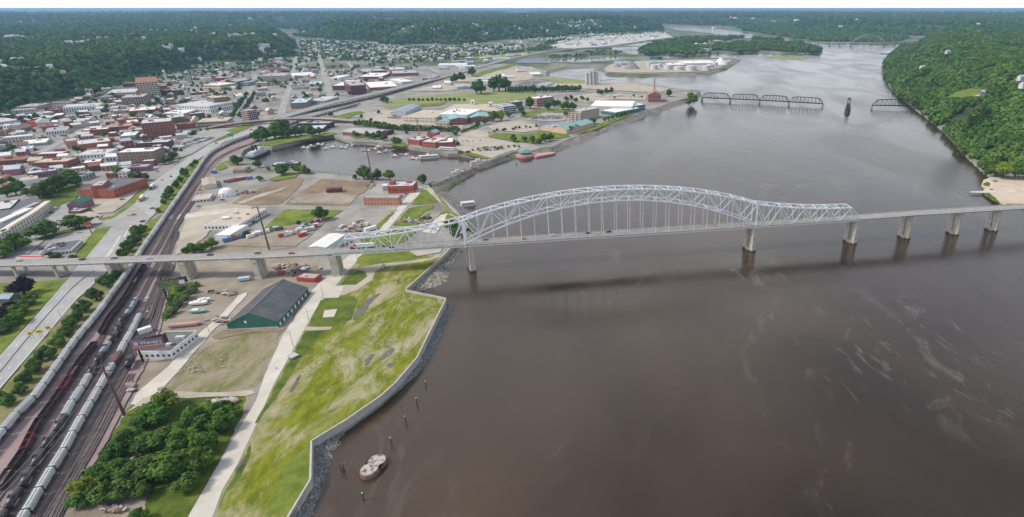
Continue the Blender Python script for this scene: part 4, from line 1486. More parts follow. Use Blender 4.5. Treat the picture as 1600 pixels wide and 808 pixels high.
tree_row([(404, 221, 9, 'g'), (417, 219, 10, 'd'), (430, 217, 11, 'g'), (441, 216, 11, 'd'), (450, 216, 9, 'd'), (462, 213, 9, 's'), (470, 212, 7, 'g'), (488, 214, 10, 'd'), (499, 210, 6, 'd'), (435, 206, 10, 'g'), (446, 204, 9, 'd'), (410, 212, 8, 'd'), (480, 208, 8, 'g')],
         '%s tree of the wooded far bank behind the moored ship', 'trees behind the moored ship', 'shore_tree', hk=1.7)
tree_row([(664, 343, 4, 'd'), (672, 342, 3, 'd'), (706, 358, 12, 'g'), (712, 368, 9, 'd'), (700, 350, 6, 'g')], '%s bush near the arch abutment on the river bank', 'bushes by the arch abutment', 'bush', shrub=True, cat='bush')

# ---- woodland: the bluffs and islands read as one mass
def forest():
    r = np.random.RandomState(5)
    pts, scl = [], []
    def add(X, Y, ok, size):
        for x, y, k, s in zip(X, Y, ok, size):
            if k:
                pts.append((x, y))
                scl.append(s)
    # polar scatter, thinner and coarser with distance
    for r0, r1, sp, s0 in ((480, 1300, 9.0, 7.6), (1300, 2300, 10.5, 8.0), (2300, 3600, 14.5, 9.5), (3600, 5600, 21, 12), (5600, 9000, 36, 19), (9000, 15000, 66, 30)):
        n = int(math.radians(100) / 2 * (r1 * r1 - r0 * r0) / (sp * sp))
        rr = np.sqrt(r.uniform(r0 * r0, r1 * r1, n))
        az = np.radians(r.uniform(-56, 44, n))
        X, Y = rr * np.sin(az), rr * np.cos(az)
        z = height(X, Y)
        s = is_land(X, Y)
        ok = (s > 3) & (z > 9.0)
        # clearings on the plateaus where streets and houses show
        cl = vnoise(X, Y, 130, 11) * 0.6 + vnoise(X, Y, 420, 12) * 0.4
        ok &= ~((z > 42) & (cl > 0.585))
        if r0 > 3000:
            fld = vnoise(X, Y, 900, 14)
            ok &= ~((z > 55) & (fld > 0.70))
        for P in IP:
            ok |= (sdist(X, Y, P) > 4) & (vnoise(X, Y, 160, 21) > 0.52)
        for P in WOODS:
            ok |= (sdist(X, Y, P) > 2) & (s > 2)
        for P in CLEAR:
            ok &= ~(sdist(X, Y, P) > 0)
        fwd = Y * CT + (H - z) * ST
        u = CX + F * X / fwd
        ok |= (s > 0.6) & (u > 1376) & (rr < 3700) & (z > 4.0)
        for P in CLEAR:
            ok &= ~(sdist(X, Y, P) > 0)
        ok &= (u > -60) & (u < 1660)
        add(X[ok], Y[ok], np.ones(int(ok.sum()), bool), s0 * r.uniform(0.5, 1.35, int(ok.sum())))
    P = np.array(pts)
    z = height(P[:, 0], P[:, 1])
    s = is_land(P[:, 0], P[:, 1])
    z = np.minimum(z, 0.9 + s * 0.30)
    S = np.array(scl)
    me = bpy.data.meshes.new('woodland')
    me.from_pydata(np.stack([P[:, 0], P[:, 1], z + S * 0.62], 1).tolist(), [], [])
    at = me.attributes.new('size', 'FLOAT', 'POINT')
    at.data.foreach_set('value', S)
    o = link('woodland', me)
    stuff(o, 'dense green woodland covering the bluffs and islands', 'woodland')
    proto = bpy.data.collections.new('woodland_crowns')
    for m in FOREST_MESH:
        proto.objects.link(bpy.data.objects.new('crown_model', m))
    ng = bpy.data.node_groups.new('woodland', 'GeometryNodeTree')
    ng.interface.new_socket('Geometry', in_out='INPUT', socket_type='NodeSocketGeometry')
    ng.interface.new_socket('Geometry', in_out='OUTPUT', socket_type='NodeSocketGeometry')
    n, l = ng.nodes, ng.links
    gi, go = n.new('NodeGroupInput'), n.new('NodeGroupOutput')
    ci = n.new('GeometryNodeCollectionInfo')
    ci.inputs['Collection'].default_value = proto
    ci.inputs['Separate Children'].default_value = True
    ci.inputs['Reset Children'].default_value = True
    ip = n.new('GeometryNodeInstanceOnPoints')
    ip.inputs['Pick Instance'].default_value = True
    na = n.new('GeometryNodeInputNamedAttribute')
    na.data_type = 'FLOAT'
    na.inputs['Name'].default_value = 'size'
    rv = n.new('FunctionNodeRandomValue')
    rv.data_type = 'INT'
    rv.inputs[4].default_value = 0
    rv.inputs[5].default_value = len(FOREST_MESH) - 1
    rr = n.new('FunctionNodeRandomValue')
    rr.data_type = 'FLOAT_VECTOR'
    rr.inputs[0].default_value = (-0.1, -0.1, 0)
    rr.inputs[1].default_value = (0.1, 0.1, 6.28)
    l.new(gi.outputs[0], ip.inputs['Points'])
    l.new(ci.outputs[0], ip.inputs['Instance'])
    l.new(rv.outputs[2], ip.inputs['Instance Index'])
    l.new(rr.outputs[0], ip.inputs['Rotation'])
    l.new(na.outputs[0], ip.inputs['Scale'])
    l.new(ip.outputs[0], go.inputs[0])
    md = o.modifiers.new('woodland', 'NODES')
    md.node_group = ng
    print('woodland crowns', len(S))

WOODS = [np_poly(p, 2.0) for p in (
    [(1384, 99), (1383, 118), (1390, 136), (1405, 151), (1428, 170), (1448, 186), (1474, 207), (1508, 245), (1546, 278), (1640, 276), (1560, 255), (1500, 205), (1440, 158), (1412, 135), (1400, 112), (1405, 96)],
    [(1178, 56), (1060, 44), (1172, 50), (1240, 61), (1290, 66), (1400, 68), (1420, 60), (1330, 50), (1230, 46), (1150, 43)],
    [(998, 81), (1010, 74), (1060, 68), (1080, 72), (1060, 82), (1020, 86)],
    [(1020, 70), (1060, 63), (1110, 60), (1150, 60), (1130, 66), (1070, 70)],
    [(1150, 72), (1240, 68), (1270, 74), (1284, 79), (1281, 83), (1236, 83), (1200, 80), (1150, 80)])]
CLEAR = [np_poly(p, 60.0) for p in ([(1478, 152), (1492, 144), (1518, 138), (1534, 140), (1530, 148), (1505, 152)], [(1545, 76), (1600, 82), (1700, 88), (1700, 80), (1600, 76), (1560, 73)])]
CLEAR.append(np_poly([(1533, 275), (1560, 268), (1700, 275), (1700, 330), (1560, 322), (1540, 305)], 3.0))
forest()
# ------------------------------------------------------------------ buildings
WALLS = {'brick': ((0.27, 0.105, 0.075), (0.35, 0.15, 0.11)), 'darkbrick': ((0.15, 0.075, 0.062), (0.21, 0.11, 0.09)), 'redbrick': ((0.33, 0.095, 0.065), (0.40, 0.13, 0.09)), 'pink': ((0.40, 0.24, 0.21), (0.47, 0.30, 0.27)),
         'salmon': ((0.46, 0.23, 0.165), (0.53, 0.29, 0.215)), 'tan': ((0.44, 0.37, 0.28), (0.52, 0.45, 0.36)), 'cream': ((0.58, 0.53, 0.42), (0.66, 0.61, 0.51)), 'white': ((0.68, 0.67, 0.65), (0.78, 0.77, 0.75)),
         'grey': ((0.33, 0.33, 0.335), (0.42, 0.42, 0.42)), 'dark': ((0.05, 0.05, 0.055), (0.085, 0.085, 0.09)), 'brown': ((0.25, 0.18, 0.135), (0.33, 0.25, 0.19)), 'terra': ((0.30, 0.135, 0.085), (0.36, 0.17, 0.115)),
         'maroon': ((0.13, 0.05, 0.055), (0.18, 0.075, 0.08)), 'peach': ((0.55, 0.38, 0.27), (0.62, 0.45, 0.34)), 'yellow': ((0.56, 0.47, 0.30), (0.63, 0.54, 0.37)), 'blue': ((0.10, 0.17, 0.36), (0.14, 0.22, 0.42)),
         'green': ((0.045, 0.14, 0.10), (0.06, 0.17, 0.125)), 'bluegrey': ((0.26, 0.31, 0.37), (0.34, 0.39, 0.45)), 'purple': ((0.25, 0.12, 0.16), (0.31, 0.17, 0.21)), 'red': ((0.42, 0.07, 0.06), (0.5, 0.1, 0.085)),
         'teal': ((0.20, 0.36, 0.36), (0.27, 0.43, 0.42)), 'lightgrey': ((0.46, 0.465, 0.47), (0.55, 0.555, 0.56)), 'silver': ((0.54, 0.56, 0.58), (0.62, 0.64, 0.66)), 'skyblue': ((0.36, 0.50, 0.58), (0.45, 0.58, 0.65)), 'darkgrey': ((0.115, 0.118, 0.125), (0.16, 0.163, 0.17))}
NAMES = {'brick': 'brown-red brick', 'darkbrick': 'dark brick', 'redbrick': 'red brick', 'pink': 'pink brick', 'salmon': 'salmon brick', 'tan': 'tan', 'cream': 'cream', 'white': 'white', 'grey': 'grey', 'dark': 'black', 'brown': 'brown', 'terra': 'terracotta',
         'maroon': 'maroon', 'peach': 'peach', 'yellow': 'yellowish', 'blue': 'blue', 'green': 'green', 'bluegrey': 'blue-grey', 'purple': 'purplish', 'red': 'red', 'teal': 'teal', 'lightgrey': 'light grey', 'silver': 'silvery', 'skyblue': 'pale blue', 'darkgrey': 'charcoal'}
def wm(k):
    a, b = WALLS[k]
    return mat('wall_' + k, a, b, 0.25, 0.85, detail=5)
def rm(k):
    a, b = WALLS[k]
    return mat('roof_' + k, tuple(x * 1.0 for x in a), b, 0.12, 0.9, detail=7)
M_glass = mat('window_glass', (0.035, 0.042, 0.05), (0.09, 0.10, 0.115), 0.5, 0.15, spec=0.6)
M_glassw = mat('pale_blind_window', (0.55, 0.55, 0.54), (0.66, 0.66, 0.65), 0.5, 0.5)
M_unit = mat('rooftop_metal', (0.45, 0.46, 0.47), (0.56, 0.57, 0.58), 0.7, 0.6)

OCC = []         # footprints already built on: centre, radius, angle
def frame(a, b, c, z):
    """roof pixels front-left, front-right, back-right at level z -> centre, length, depth, angle"""
    A, B, C = W(a[0], a[1], z), W(b[0], b[1], z), W(c[0], c[1], z)
    u = (B - A)
    L = u.length
    u.normalize()
    n = Vector((-u.y, u.x, 0))
    d = (C - B).dot(n)
    if d < 0:
        n, d = -n, -d
    d = max(d, 5.0)
    ctr = A + u * (L / 2) + n * (d / 2)
    return ctr, L, d, math.atan2(u.y, u.x)

def window_grid(mb, L, D, h, floors, bays, ww=0.5, wh=0.5, z0=0.0, strip=False, sides=True, mi=0, proud=0.07):
    fh = (h - z0) / floors
    for face in range(4 if sides else 1):
        ln = L if face % 2 == 0 else D
        other = D if face % 2 == 0 else L
        nb = bays if face % 2 == 0 else max(1, round(bays * D / max(L, 1)))
        for k in range(floors):
            zc = z0 + fh * (k + 0.52)
            for i in range(1 if strip else nb):
                w = ln * 0.94 if strip else ln / nb * ww
                x = 0 if strip else -ln / 2 + ln / nb * (i + .5)
                y = -other / 2 - proud
                pts = [(x - w / 2, y, zc - fh * wh / 2), (x + w / 2, y, zc - fh * wh / 2), (x + w / 2, y, zc + fh * wh / 2), (x - w / 2, y, zc + fh * wh / 2)]
                bk = [(p[0], y + proud + .02, p[2]) for p in pts]
                ca, sa = math.cos(face * math.pi / 2), math.sin(face * math.pi / 2)
                rot = lambda p: (p[0] * ca - p[1] * sa, p[0] * sa + p[1] * ca, p[2])
                P, Q = [rot(p) for p in pts], [rot(p) for p in bk]
                mb.face(P, mi)
                for e in range(4):
                    mb.face([P[(e + 1) % 4], P[e], Q[e], Q[(e + 1) % 4]], mi)

def bld(a, b, c, h, wall='brick', roof='grey', fl=0, bays=0, label=None, name='town_building', kind='flat', base=G, win=None, strip=False, units=2, group=None, ww=0.5, wh=0.5, cat='building', sides=True, z0=0.0, parts=True):
    ctr, L, D, rz = frame(a, b, c, base + h)
    return bld_at(Vector((ctr.x, ctr.y, base)), L, D, rz, h, wall, roof, fl, bays, label, name, kind, win, strip, units, group, ww, wh, cat, sides, z0)

def bld_at(ctr, L, D, rz, h, wall='brick', roof='grey', fl=0, bays=0, label=None, name='town_building', kind='flat', win=None, strip=False, units=2, group=None, ww=0.5, wh=0.5, cat='building', sides=True, z0=0.0, side=None):
    t = thing(name, label, cat, ctr, rz, group, side)
    OCC.append((ctr, math.hypot(L, D) / 2 * 0.86, rz))
    r = random.Random(int(ctr.x * 13 + ctr.y * 7))
    mb = MB()
    if kind == 'flat':
        pw = 0.35
        mb.prism([(-L / 2, -D / 2), (L / 2, -D / 2), (L / 2, D / 2), (-L / 2, D / 2)], -0.3, h - 0.6)
        for x, y, sx, sy in ((0, -D / 2 + pw / 2, L, pw), (0, D / 2 - pw / 2, L, pw), (-L / 2 + pw / 2, 0, pw, D - 2 * pw), (L / 2 - pw / 2, 0, pw, D - 2 * pw)):
            mb.box((x, y, h - 0.3), (sx, sy, 0.6))
        mb.build('wall', wm(wall), t)
        mb = MB()
        mb.box((0, 0, h - 0.5), (L - 2 * pw, D - 2 * pw, 0.24), bottom=False)
        mb.build('roof', rm(roof), t)
        for i in range(units):
            mb = MB()
            s = r.uniform(1.4, 3.2)
            mb.box((r.uniform(-.36, .36) * L, r.uniform(-.32, .32) * D, h - .38 + s * .3), (s * r.uniform(.8, 1.5), s, s * .6), r.choice((0, 0, .1)))
            mb.build('rooftop_unit', M_unit if r.random() < .7 else rm('darkgrey'), t)
        if L > 22 and D > 12 and units:
            mb = MB()
            mb.box((r.uniform(-.25, .25) * L, r.uniform(-.15, .25) * D, h + .55), (min(7, L * .2), min(5, D * .3), 2.0))
            mb.build('stair_head', wm(wall), t)
    else:
        rise = kind if isinstance(kind, (int, float)) else min(L, D) * 0.28
        e = 0.4
        mb.prism([(-L / 2, -D / 2), (L / 2, -D / 2), (L / 2, D / 2), (-L / 2, D / 2)], -0.3, h)
        # ridge along the longer side unless told otherwise
        alongx = L >= D
        if name in ('warehouse', 'water_park_hall'):
            alongx = False
        rf = MB()
        if alongx:
            mb.face([(-L / 2, D / 2, h), (-L / 2, -D / 2, h), (-L / 2, 0, h + rise)])
            mb.face([(L / 2, -D / 2, h), (L / 2, D / 2, h), (L / 2, 0, h + rise)])
            A = [(-L / 2 - e, -D / 2 - e, h - e * rise / (D / 2)), (L / 2 + e, -D / 2 - e, h - e * rise / (D / 2)), (L / 2 + e, 0, h + rise), (-L / 2 - e, 0, h + rise)]
            B = [(L / 2 + e, D / 2 + e, h - e * rise / (D / 2)), (-L / 2 - e, D / 2 + e, h - e * rise / (D / 2)), (-L / 2 - e, 0, h + rise), (L / 2 + e, 0, h + rise)]
        else:
            mb.face([(-L / 2, -D / 2, h), (L / 2, -D / 2, h), (0, -D / 2, h + rise)])
            mb.face([(L / 2, D / 2, h), (-L / 2, D / 2, h), (0, D / 2, h + rise)])
            A = [(-L / 2 - e, D / 2 + e, h - e * rise / (L / 2)), (-L / 2 - e, -D / 2 - e, h - e * rise / (L / 2)), (0, -D / 2 - e, h + rise), (0, D / 2 + e, h + rise)]
            B = [(L / 2 + e, -D / 2 - e, h - e * rise / (L / 2)), (L / 2 + e, D / 2 + e, h - e * rise / (L / 2)), (0, D / 2 + e, h + rise), (0, -D / 2 - e, h + rise)]
        mb.build('wall', wm(wall), t)
        for q in (A, B):
            up = [(p[0], p[1], p[2] + .22) for p in q]
            lo = [(p[0], p[1], p[2] + .04) for p in q]
            rf.face(up)
            rf.face(lo[::-1])
            for i in range(4):
                rf.face([lo[i], lo[(i + 1) % 4], up[(i + 1) % 4], up[i]])
        ro = rf.build('roof', rm(roof), t)
        if name in ('warehouse', 'tin_warehouse', 'metal_shed', 'water_park_hall') and not alongx:
            sm = MB()
            k = int(D / 1.6)
            for i in range(k + 1):
                y = -D / 2 + D * i / k
                for s_ in (-1, 1):
                    sm.bar((s_ * (L / 2 + e * .9), y, h + .16), (0, y, h + rise + .27), .12, .12)
            sm.bar((0, -D / 2 - e, h + rise + .26), (0, D / 2 + e, h + rise + .26), .5, .2)
            stuff(sm.build('roof_seam', rm(roof), ro))
        if name == 'warehouse':
            dm = MB()
            for i in range(int(D / 6)):
                dm.box((L / 2 + .06, -D / 2 + 3 + 6 * i, 1.5), (.16, 2.2, 2.6))
            stuff(dm.build('panel', wm('white'), t))
            dm = MB()
            dm.box((0, -D / 2 - .05, .45), (L, .18, .9))
            dm.build('base_trim', wm('lightgrey'), t)
            dm = MB()
            dm.box((-L * .12, -D / 2 - .08, h + 1.2), (1.4, .2, 1.8))
            dm.build('window', wm('white'), t)
    if fl and bays or fl and strip:
        mb = MB()
        window_grid(mb, L, D, h - .7, fl, bays, ww, wh, z0, strip, sides)
        w = mb.build('window', win or M_glass, t)
        if len(mb.f) > 5:
            stuff(w)
    return t

T = 'town_building'
DT = 'downtown blocks'
tbl = [
 # civic and downtown blocks, from the bluff outwards
 ((99, 142), (144, 139), (151, 135), 14, 'cream', 'lightgrey', 1, 8, 'cream stone hall with tall dark window bays below the wooded bluff', dict(wh=.6, ww=.55)),
 ((24, 167), (56, 166), (70, 161), 13, 'pink', 'grey', 3, 8, 'pink brick warehouse at the foot of the tree-covered bluff', {}),
 ((97, 167.5), (154, 164), (160, 160), 14, 'white', 'lightgrey', 1, 14, 'long white modern office with tall narrow dark windows', dict(wh=.62, ww=.42)),
 ((211, 129), (245, 127), (254, 119), 37, 'tan', 'brick', 8, 7, 'tall tan slab tower with dark central window bays, highest downtown', dict(ww=.62, wh=.55)),
 ((188, 153), (224, 151), (228, 146), 20, 'darkbrick', 'grey', 6, 9, 'dark brick apartment block with rows of pale windows left of the tall tower', dict(win=M_glassw, ww=.4)),
 ((166, 146), (211, 143.5), (214, 138), 9, 'cream', 'lightgrey', 2, 0, 'low cream office with dark ribbon windows left of the tall tower', dict(strip=True, wh=.35)),
 ((272, 164), (326, 165.5), (337, 158), 14, 'white', 'lightgrey', 2, 14, 'white modern bank block beside the striped office', dict(ww=.4)),
 ((333, 153), (357, 150.5), (367, 146), 24, 'brown', 'yellow', 6, 0, 'brown office tower with pale horizontal bands', dict(strip=True, wh=.45)),
 ((262, 142), (289, 139), (292, 135.5), 12, 'brick', 'grey', 2, 8, 'brick theatre beside the white clock tower', {}),
 ((316, 132), (343, 133), (347, 128.5), 14, 'yellow', 'white', 2, 9, 'yellowish three storey block with arched windows', {}),
 ((350, 128), (369, 128), (372, 124), 13, 'maroon', 'grey', 3, 6, 'dark red gabled block behind the banded office tower', dict(kind=4)),
 ((334, 122), (360, 121), (362, 118.5), 9, 'red', 'grey', 2, 8, 'bright red low block in the old town', {}),
 ((370, 129), (386, 129), (389, 126), 10, 'bluegrey', 'bluegrey', 2, 7, 'blue-grey corner block by the tree-lined avenue', {}),
 ((306, 191), (354, 188.5), (363, 182.5), 10, 'tan', 'tan', 2, 0, 'tan two-deck parking ramp near the red flyover', dict(strip=True, wh=.4)),
 ((219, 193), (267, 189), (270, 183.5), 25, 'brick', 'lightgrey', 6, 9, 'tall brick hotel with pale lower storey by the big car park', dict(ww=.45)),
 ((211, 224), (262, 221.5), (265, 218), 11, 'maroon', 'lightgrey', 1, 8, 'maroon brick hall between the hotel and the brown warehouse', {}),
 ((181, 238.5), (239, 236), (241, 230), 17, 'brown', 'white', 4, 10, 'big brown brick warehouse with a white parapet near the highway', dict(ww=.3, wh=.4)),
 ((237, 230), (249, 229), (251, 225), 17, 'maroon', 'grey', 4, 4, 'narrow dark maroon block at the corner of the brown warehouse', {}),
 ((180, 263), (229, 260), (232, 256), 7, 'purple', 'grey', 1, 9, 'low purplish brick shop row in front of the brown warehouse', {}),
 ((122, 226), (173, 220), (179, 213), 12, 'terra', 'lightgrey', 0, 0, 'windowless terracotta party wall block in the warehouse quarter', {}),
 ((118, 242.5), (166, 239.5), (176, 232), 11, 'white', 'lightgrey', 2, 9, 'white block with black and red mural ends', {}),
 ((129, 255), (157, 252), (166, 247), 9, 'redbrick', 'white', 1, 5, 'small red brick block with a flat white roof beside the mural block', {}),
 ((49, 254.5), (104, 252), (109, 246), 9, 'brick', 'tan', 2, 16, 'long two storey brick storefront row with dark windows', {}),
 ((-20, 253), (38, 249), (45, 243), 6, 'darkbrick', 'brick', 1, 9, 'long low dark brick depot at the left edge', {}),
 ((-10, 265), (25, 262), (27, 257), 5, 'skyblue', 'skyblue', 0, 0, 'low shed with a pale blue roof at the left edge', {}),
 ((42, 271.5), (88, 265.5), (91, 261.5), 7, 'purple', 'lightgrey', 1, 10, 'row of purplish brick shops with a pale cornice', {}),
 ((127, 275), (147, 267.5), (141, 263), 7, 'grey', 'grey', 1, 4, 'small grey building with dark arched openings behind the red office', {}),
 ((127, 204), (168, 201), (172, 198.5), 10, 'redbrick', 'white', 2, 9, 'long red brick block with two rows of dark windows', {}),
 ((56, 191.5), (77, 189.5), (79, 186.5), 11, 'white', 'grey', 2, 7, 'white mansion-like block with tall windows in the old quarter', dict(kind=4)),
 ((41, 190), (55, 190), (58, 186), 10, 'red', 'red', 0, 0, 'red walled block beside the white mansion-like block', {}),
 ((8, 205), (26, 204), (34, 197), 6, 'brown', 'brown', 1, 5, 'brown pitched roof hall at the left', dict(kind=5)),
 ((30, 226), (72, 222), (82, 215), 5, 'lightgrey', 'white', 1, 8, 'long white roofed garage in the left commercial strip', {}),
 ((70, 205), (104, 202), (108, 197), 8, 'white', 'grey', 1, 8, 'white rendered block with red end wall by the street', {}),
 ((-5, 191), (27, 187), (32, 181), 9, 'white', 'lightgrey', 2, 9, 'white low block at the far left under the bluff', {}),
 ((31, 233), (50, 231), (54, 227), 5, 'white', 'white', 0, 0, 'small white roofed workshop with a red awning', {}),
 ((186, 213), (211, 211), (220, 204.5), 9, 'teal', 'white', 1, 6, 'white roofed block with green scaffolding beside the hotel', {}),
 ((163, 199.5), (205, 196), (208, 192), 9, 'brick', 'pink', 2, 10, 'brick terrace with a pinkish roof above the red block', {}),
 ((200, 173.5), (242, 170.5), (247, 166), 10, 'red', 'white', 1, 6, 'red theatre-like front with white trim', {}),
 ((266, 184), (290, 181.5), (295, 176.5), 10, 'brown', 'lightgrey', 2, 7, 'brown commercial block left of the tan parking ramp', {}),
 ((252, 177.5), (290, 176.5), (296, 171), 8, 'tan', 'white', 1, 8, 'tan low block with white roof in front of the white bank', {}),
 ((386, 173.5), (401, 171.5), (405, 167.5), 24, 'maroon', 'grey', 6, 5, 'dark maroon tower block beside the red flyover', dict(win=M_glassw, ww=.4)),
 ((407, 119), (443, 118), (447, 113.5), 18, 'cream', 'grey', 5, 9, 'cream five level ramp with dark openings by the main avenue', dict(ww=.8)),
 ((411, 111.5), (450, 109.5), (453, 103.5), 9, 'maroon', 'maroon', 1, 9, 'long hall with a dark red roof up the avenue', {}),
 ((459, 118), (493, 116), (495, 112), 6, 'white', 'white', 1, 8, 'long bright white roofed store between the two avenues', {}),
 ((483, 131.5), (503, 130.5), (505, 126.5), 6, 'lightgrey', 'skyblue', 0, 0, 'low shed with a turquoise roof between the avenues', {}),
 ((457, 136), (477, 135), (479, 131), 8, 'white', 'darkgrey', 1, 6, 'block with black and white striped bays between the avenues', dict(ww=.6, wh=.7)),
 ((453, 161), (478, 160), (481, 153), 13, 'brown', 'skyblue', 3, 7, 'brown block with pale blue roof against the elevated highway', {}),
 ((483, 157), (508, 157), (510, 150.5), 7, 'lightgrey', 'lightgrey', 1, 7, 'light grey flat block beside the right avenue', {}),
 ((514, 121.5), (530, 121.5), (532, 117), 5, 'white', 'white', 0, 0, 'white roof with rows of panels by the right avenue', {}),
 ((519, 134), (545, 133.5), (541, 125), 12, 'darkbrick', 'white', 3, 9, 'dark brick factory with a bright white roof by the right avenue', {}),
 ((547, 134), (571, 132.5), (569, 125), 23, 'maroon', 'grey', 6, 9, 'bulky maroon brick mill beside the elevated highway', dict(ww=.4)),
 ((578, 137), (622, 134.5), (618, 126), 8, 'brick', 'white', 0, 0, 'brick hall with a broad white roof beside the elevated highway', {}),
 ((613, 115), (652, 113.5), (650, 109), 9, 'brick', 'grey', 2, 10, 'long brick works with a row of dark windows', {}),
 ((610, 109), (634, 108), (634, 104.5), 9, 'redbrick', 'lightgrey', 2, 6, 'red brick works behind the long brick works', {}),
 ((568, 112), (604, 110), (605, 106), 9, 'darkbrick', 'grey', 2, 9, 'dark brick millwork building behind the blue tower', {}),
 ((560, 120), (596, 119.5), (597, 113.5), 8, 'redbrick', 'white', 1, 8, 'red brick works with white roof beside the blue tower', {}),
 ((627, 128), (646, 126.5), (659, 119.5), 7, 'lightgrey', 'white', 0, 0, 'pale depot with a white curved roof beside the highway', {}),
 ((660, 122), (676, 122), (677, 118), 7, 'purple', 'grey', 1, 5, 'small purplish depot with dark doors beside the highway', dict(ww=.7)),
 ((684, 102.5), (730, 101.5), (728, 98), 7, 'lightgrey', 'silver', 0, 0, 'long silver warehouse beyond the highway', {}),
 ((714, 136.5), (738, 135.5), (736, 131), 6, 'grey', 'grey', 0, 0, 'grey tin shed at the edge of the big meadow', dict(kind=2)),
 ((676, 137), (689, 136.5), (690, 133), 5, 'white', 'white', 1, 4, 'small white office by the big meadow', {}),
 # harbour side
 ((457, 203), (504, 201), (506, 195), 6, 'dark', 'lightgrey', 0, 0, 'black walled shed with a flat grey roof by the harbour trees', {}),
 ((463, 192.5), (514, 192.5), (516, 189.5), 9, 'dark', 'grey', 0, 0, 'long black shed behind the grey roofed one', {}),
 ((535, 206), (588, 210), (592, 202), 6, 'brick', 'grey', 1, 12, 'long low museum shed with grey roof and red ends', dict(kind=3)),
 ((636, 216.5), (655, 219), (661, 212.5), 9, 'redbrick', 'lightgrey', 1, 6, 'left wing of the red brick river museum', {}),
 ((658, 221), (680, 222.5), (684, 214), 9, 'redbrick', 'lightgrey', 2, 6, 'middle wing of the red brick river museum', {}),
 ((682, 223), (708, 221.5), (711, 214.5), 8, 'redbrick', 'white', 2, 7, 'right wing of the red brick river museum', {}),
 ((667, 208), (679, 208.5), (681, 205), 9, 'redbrick', 'bluegrey', 1, 3, 'small red brick pavilion with a blue roof behind the museum', dict(kind=4)),
 ((676, 213.5), (698, 215), (700, 211.5), 8, 'pink', 'pink', 0, 0, 'low pinkish roofed annex behind the museum', {}),
 ((690, 172.5), (781, 173), (783, 162.5), 9, 'tan', 'tan', 1, 0, 'wide tan parking deck of the casino with white stair towers', dict(strip=True, wh=.4)),
 ((630, 182), (680, 183.5), (684, 172.5), 10, 'cream', 'tan', 2, 12, 'cream casino front with tall pilasters', dict(ww=.4)),
 ((684, 178), (730, 179.5), (728, 170), 13, 'lightgrey', 'white', 0, 0, 'white roofed gaming hall with rooftop machines', dict(units=8)),
 ((680, 190.5), (700, 191.5), (705, 185.5), 7, 'tan', 'teal', 1, 6, 'left green roofed pavilion of the casino', dict(kind=2.5)),
 ((703, 187), (730, 185), (728, 178.5), 11, 'brick', 'teal', 2, 8, 'middle green roofed brick pavilion of the casino', dict(kind=2.5)),
 ((734, 184), (764, 182.5), (758, 176), 9, 'brick', 'teal', 1, 8, 'right green roofed pavilion of the casino with deep canopy', dict(kind=2.5)),
 ((610, 176), (633, 176), (642, 165), 7, 'lightgrey', 'bluegrey', 0, 0, 'grey pitched roof greyhound hall left of the casino', dict(kind=4)),
 ((786, 166.5), (806, 164.5), (815, 158.5), 16, 'lightgrey', 'grey', 4, 0, 'pale office block with dark ribbon windows right of the casino', dict(strip=True, wh=.5)),
 ((800, 160), (816, 158), (822, 154.5), 14, 'brown', 'lightgrey', 4, 0, 'brown rear wing of the pale ribbon-window office', dict(strip=True, wh=.5)),
 ((838, 154), (865, 150.5), (879, 145.5), 18, 'pink', 'white', 4, 0, 'four storey pink office with ribbon windows and a white roof', dict(strip=True, wh=.4)),
 ((889, 177), (908, 177.5), (911, 171), 15, 'brown', 'brown', 4, 3, 'brown wing of the riverfront hotel', dict(win=M_glassw)),
 ((909, 173), (936, 168.5), (939, 164.5), 19, 'tan', 'lightgrey', 4, 9, 'tan main block of the riverfront hotel with window rows', dict(ww=.4, wh=.4)),
 ((922, 165.5), (988, 166.5), (980, 157.5), 13, 'lightgrey', 'white', 0, 0, 'broad white roofed convention centre on the riverfront', dict(units=0)),
 ((939, 172), (962, 175.5), (986, 166.5), 9, 'teal', 'white', 1, 10, 'lower white roofed wing of the convention centre with glass front', dict(ww=.8, wh=.7, units=0)),
 ((986, 166), (1008, 163), (1010, 158), 12, 'teal', 'silver', 2, 8, 'glassy green end of the convention centre', dict(ww=.8, wh=.7)),
 ((846, 198), (862, 200), (868, 194.5), 7, 'peach', 'bluegrey', 0, 0, 'low peach wing of the green roofed water park', {}),
 ((1013, 148), (1033, 148), (1041, 144), 17, 'brick', 'brown', 2, 5, 'old red brick power house near the railway bridge', dict(kind=6)),
 ((806, 131.5), (832, 132.5), (838, 126.5), 6, 'grey', 'darkgrey', 1, 10, 'low depot with dark roof beyond the meadow', {}),
 ((834, 132), (855, 132.5), (862, 128.5), 5, 'lightgrey', 'grey', 0, 0, 'low grey depot beside the dark roofed depot', {}),
 # tank farm peninsula and island
 ((1072, 99), (1122, 98), (1120, 94), 8, 'lightgrey', 'white', 0, 0, 'long white shed on the tank farm peninsula', {}),
 ((1045, 101.5), (1073, 101), (1073, 98), 7, 'brown', 'white', 0, 0, 'brown shed with white roof behind the storage tanks', {}),
 ((1013, 97.5), (1043, 97), (1043, 94.5), 6, 'grey', 'grey', 0, 0, 'grey terminal shed on the peninsula', {}),
 ((970, 99), (990, 98.5), (990, 94.5), 8, 'bluegrey', 'bluegrey', 0, 0, 'blue-grey plant shed left of the gravel pile', {}),
 ((1084, 76.5), (1112, 76.8), (1114, 74), 9, 'blue', 'lightgrey', 0, 0, 'long blue walled boat store on the island', {}),
 ((1110, 64), (1132, 63.6), (1133, 62), 10, 'tan', 'tan', 2, 8, 'tan hotel among the island trees', {}),
 ((1150, 66.5), (1176, 66), (1176, 64), 9, 'pink', 'pink', 1, 8, 'pink roofed lodge on the island', {}),
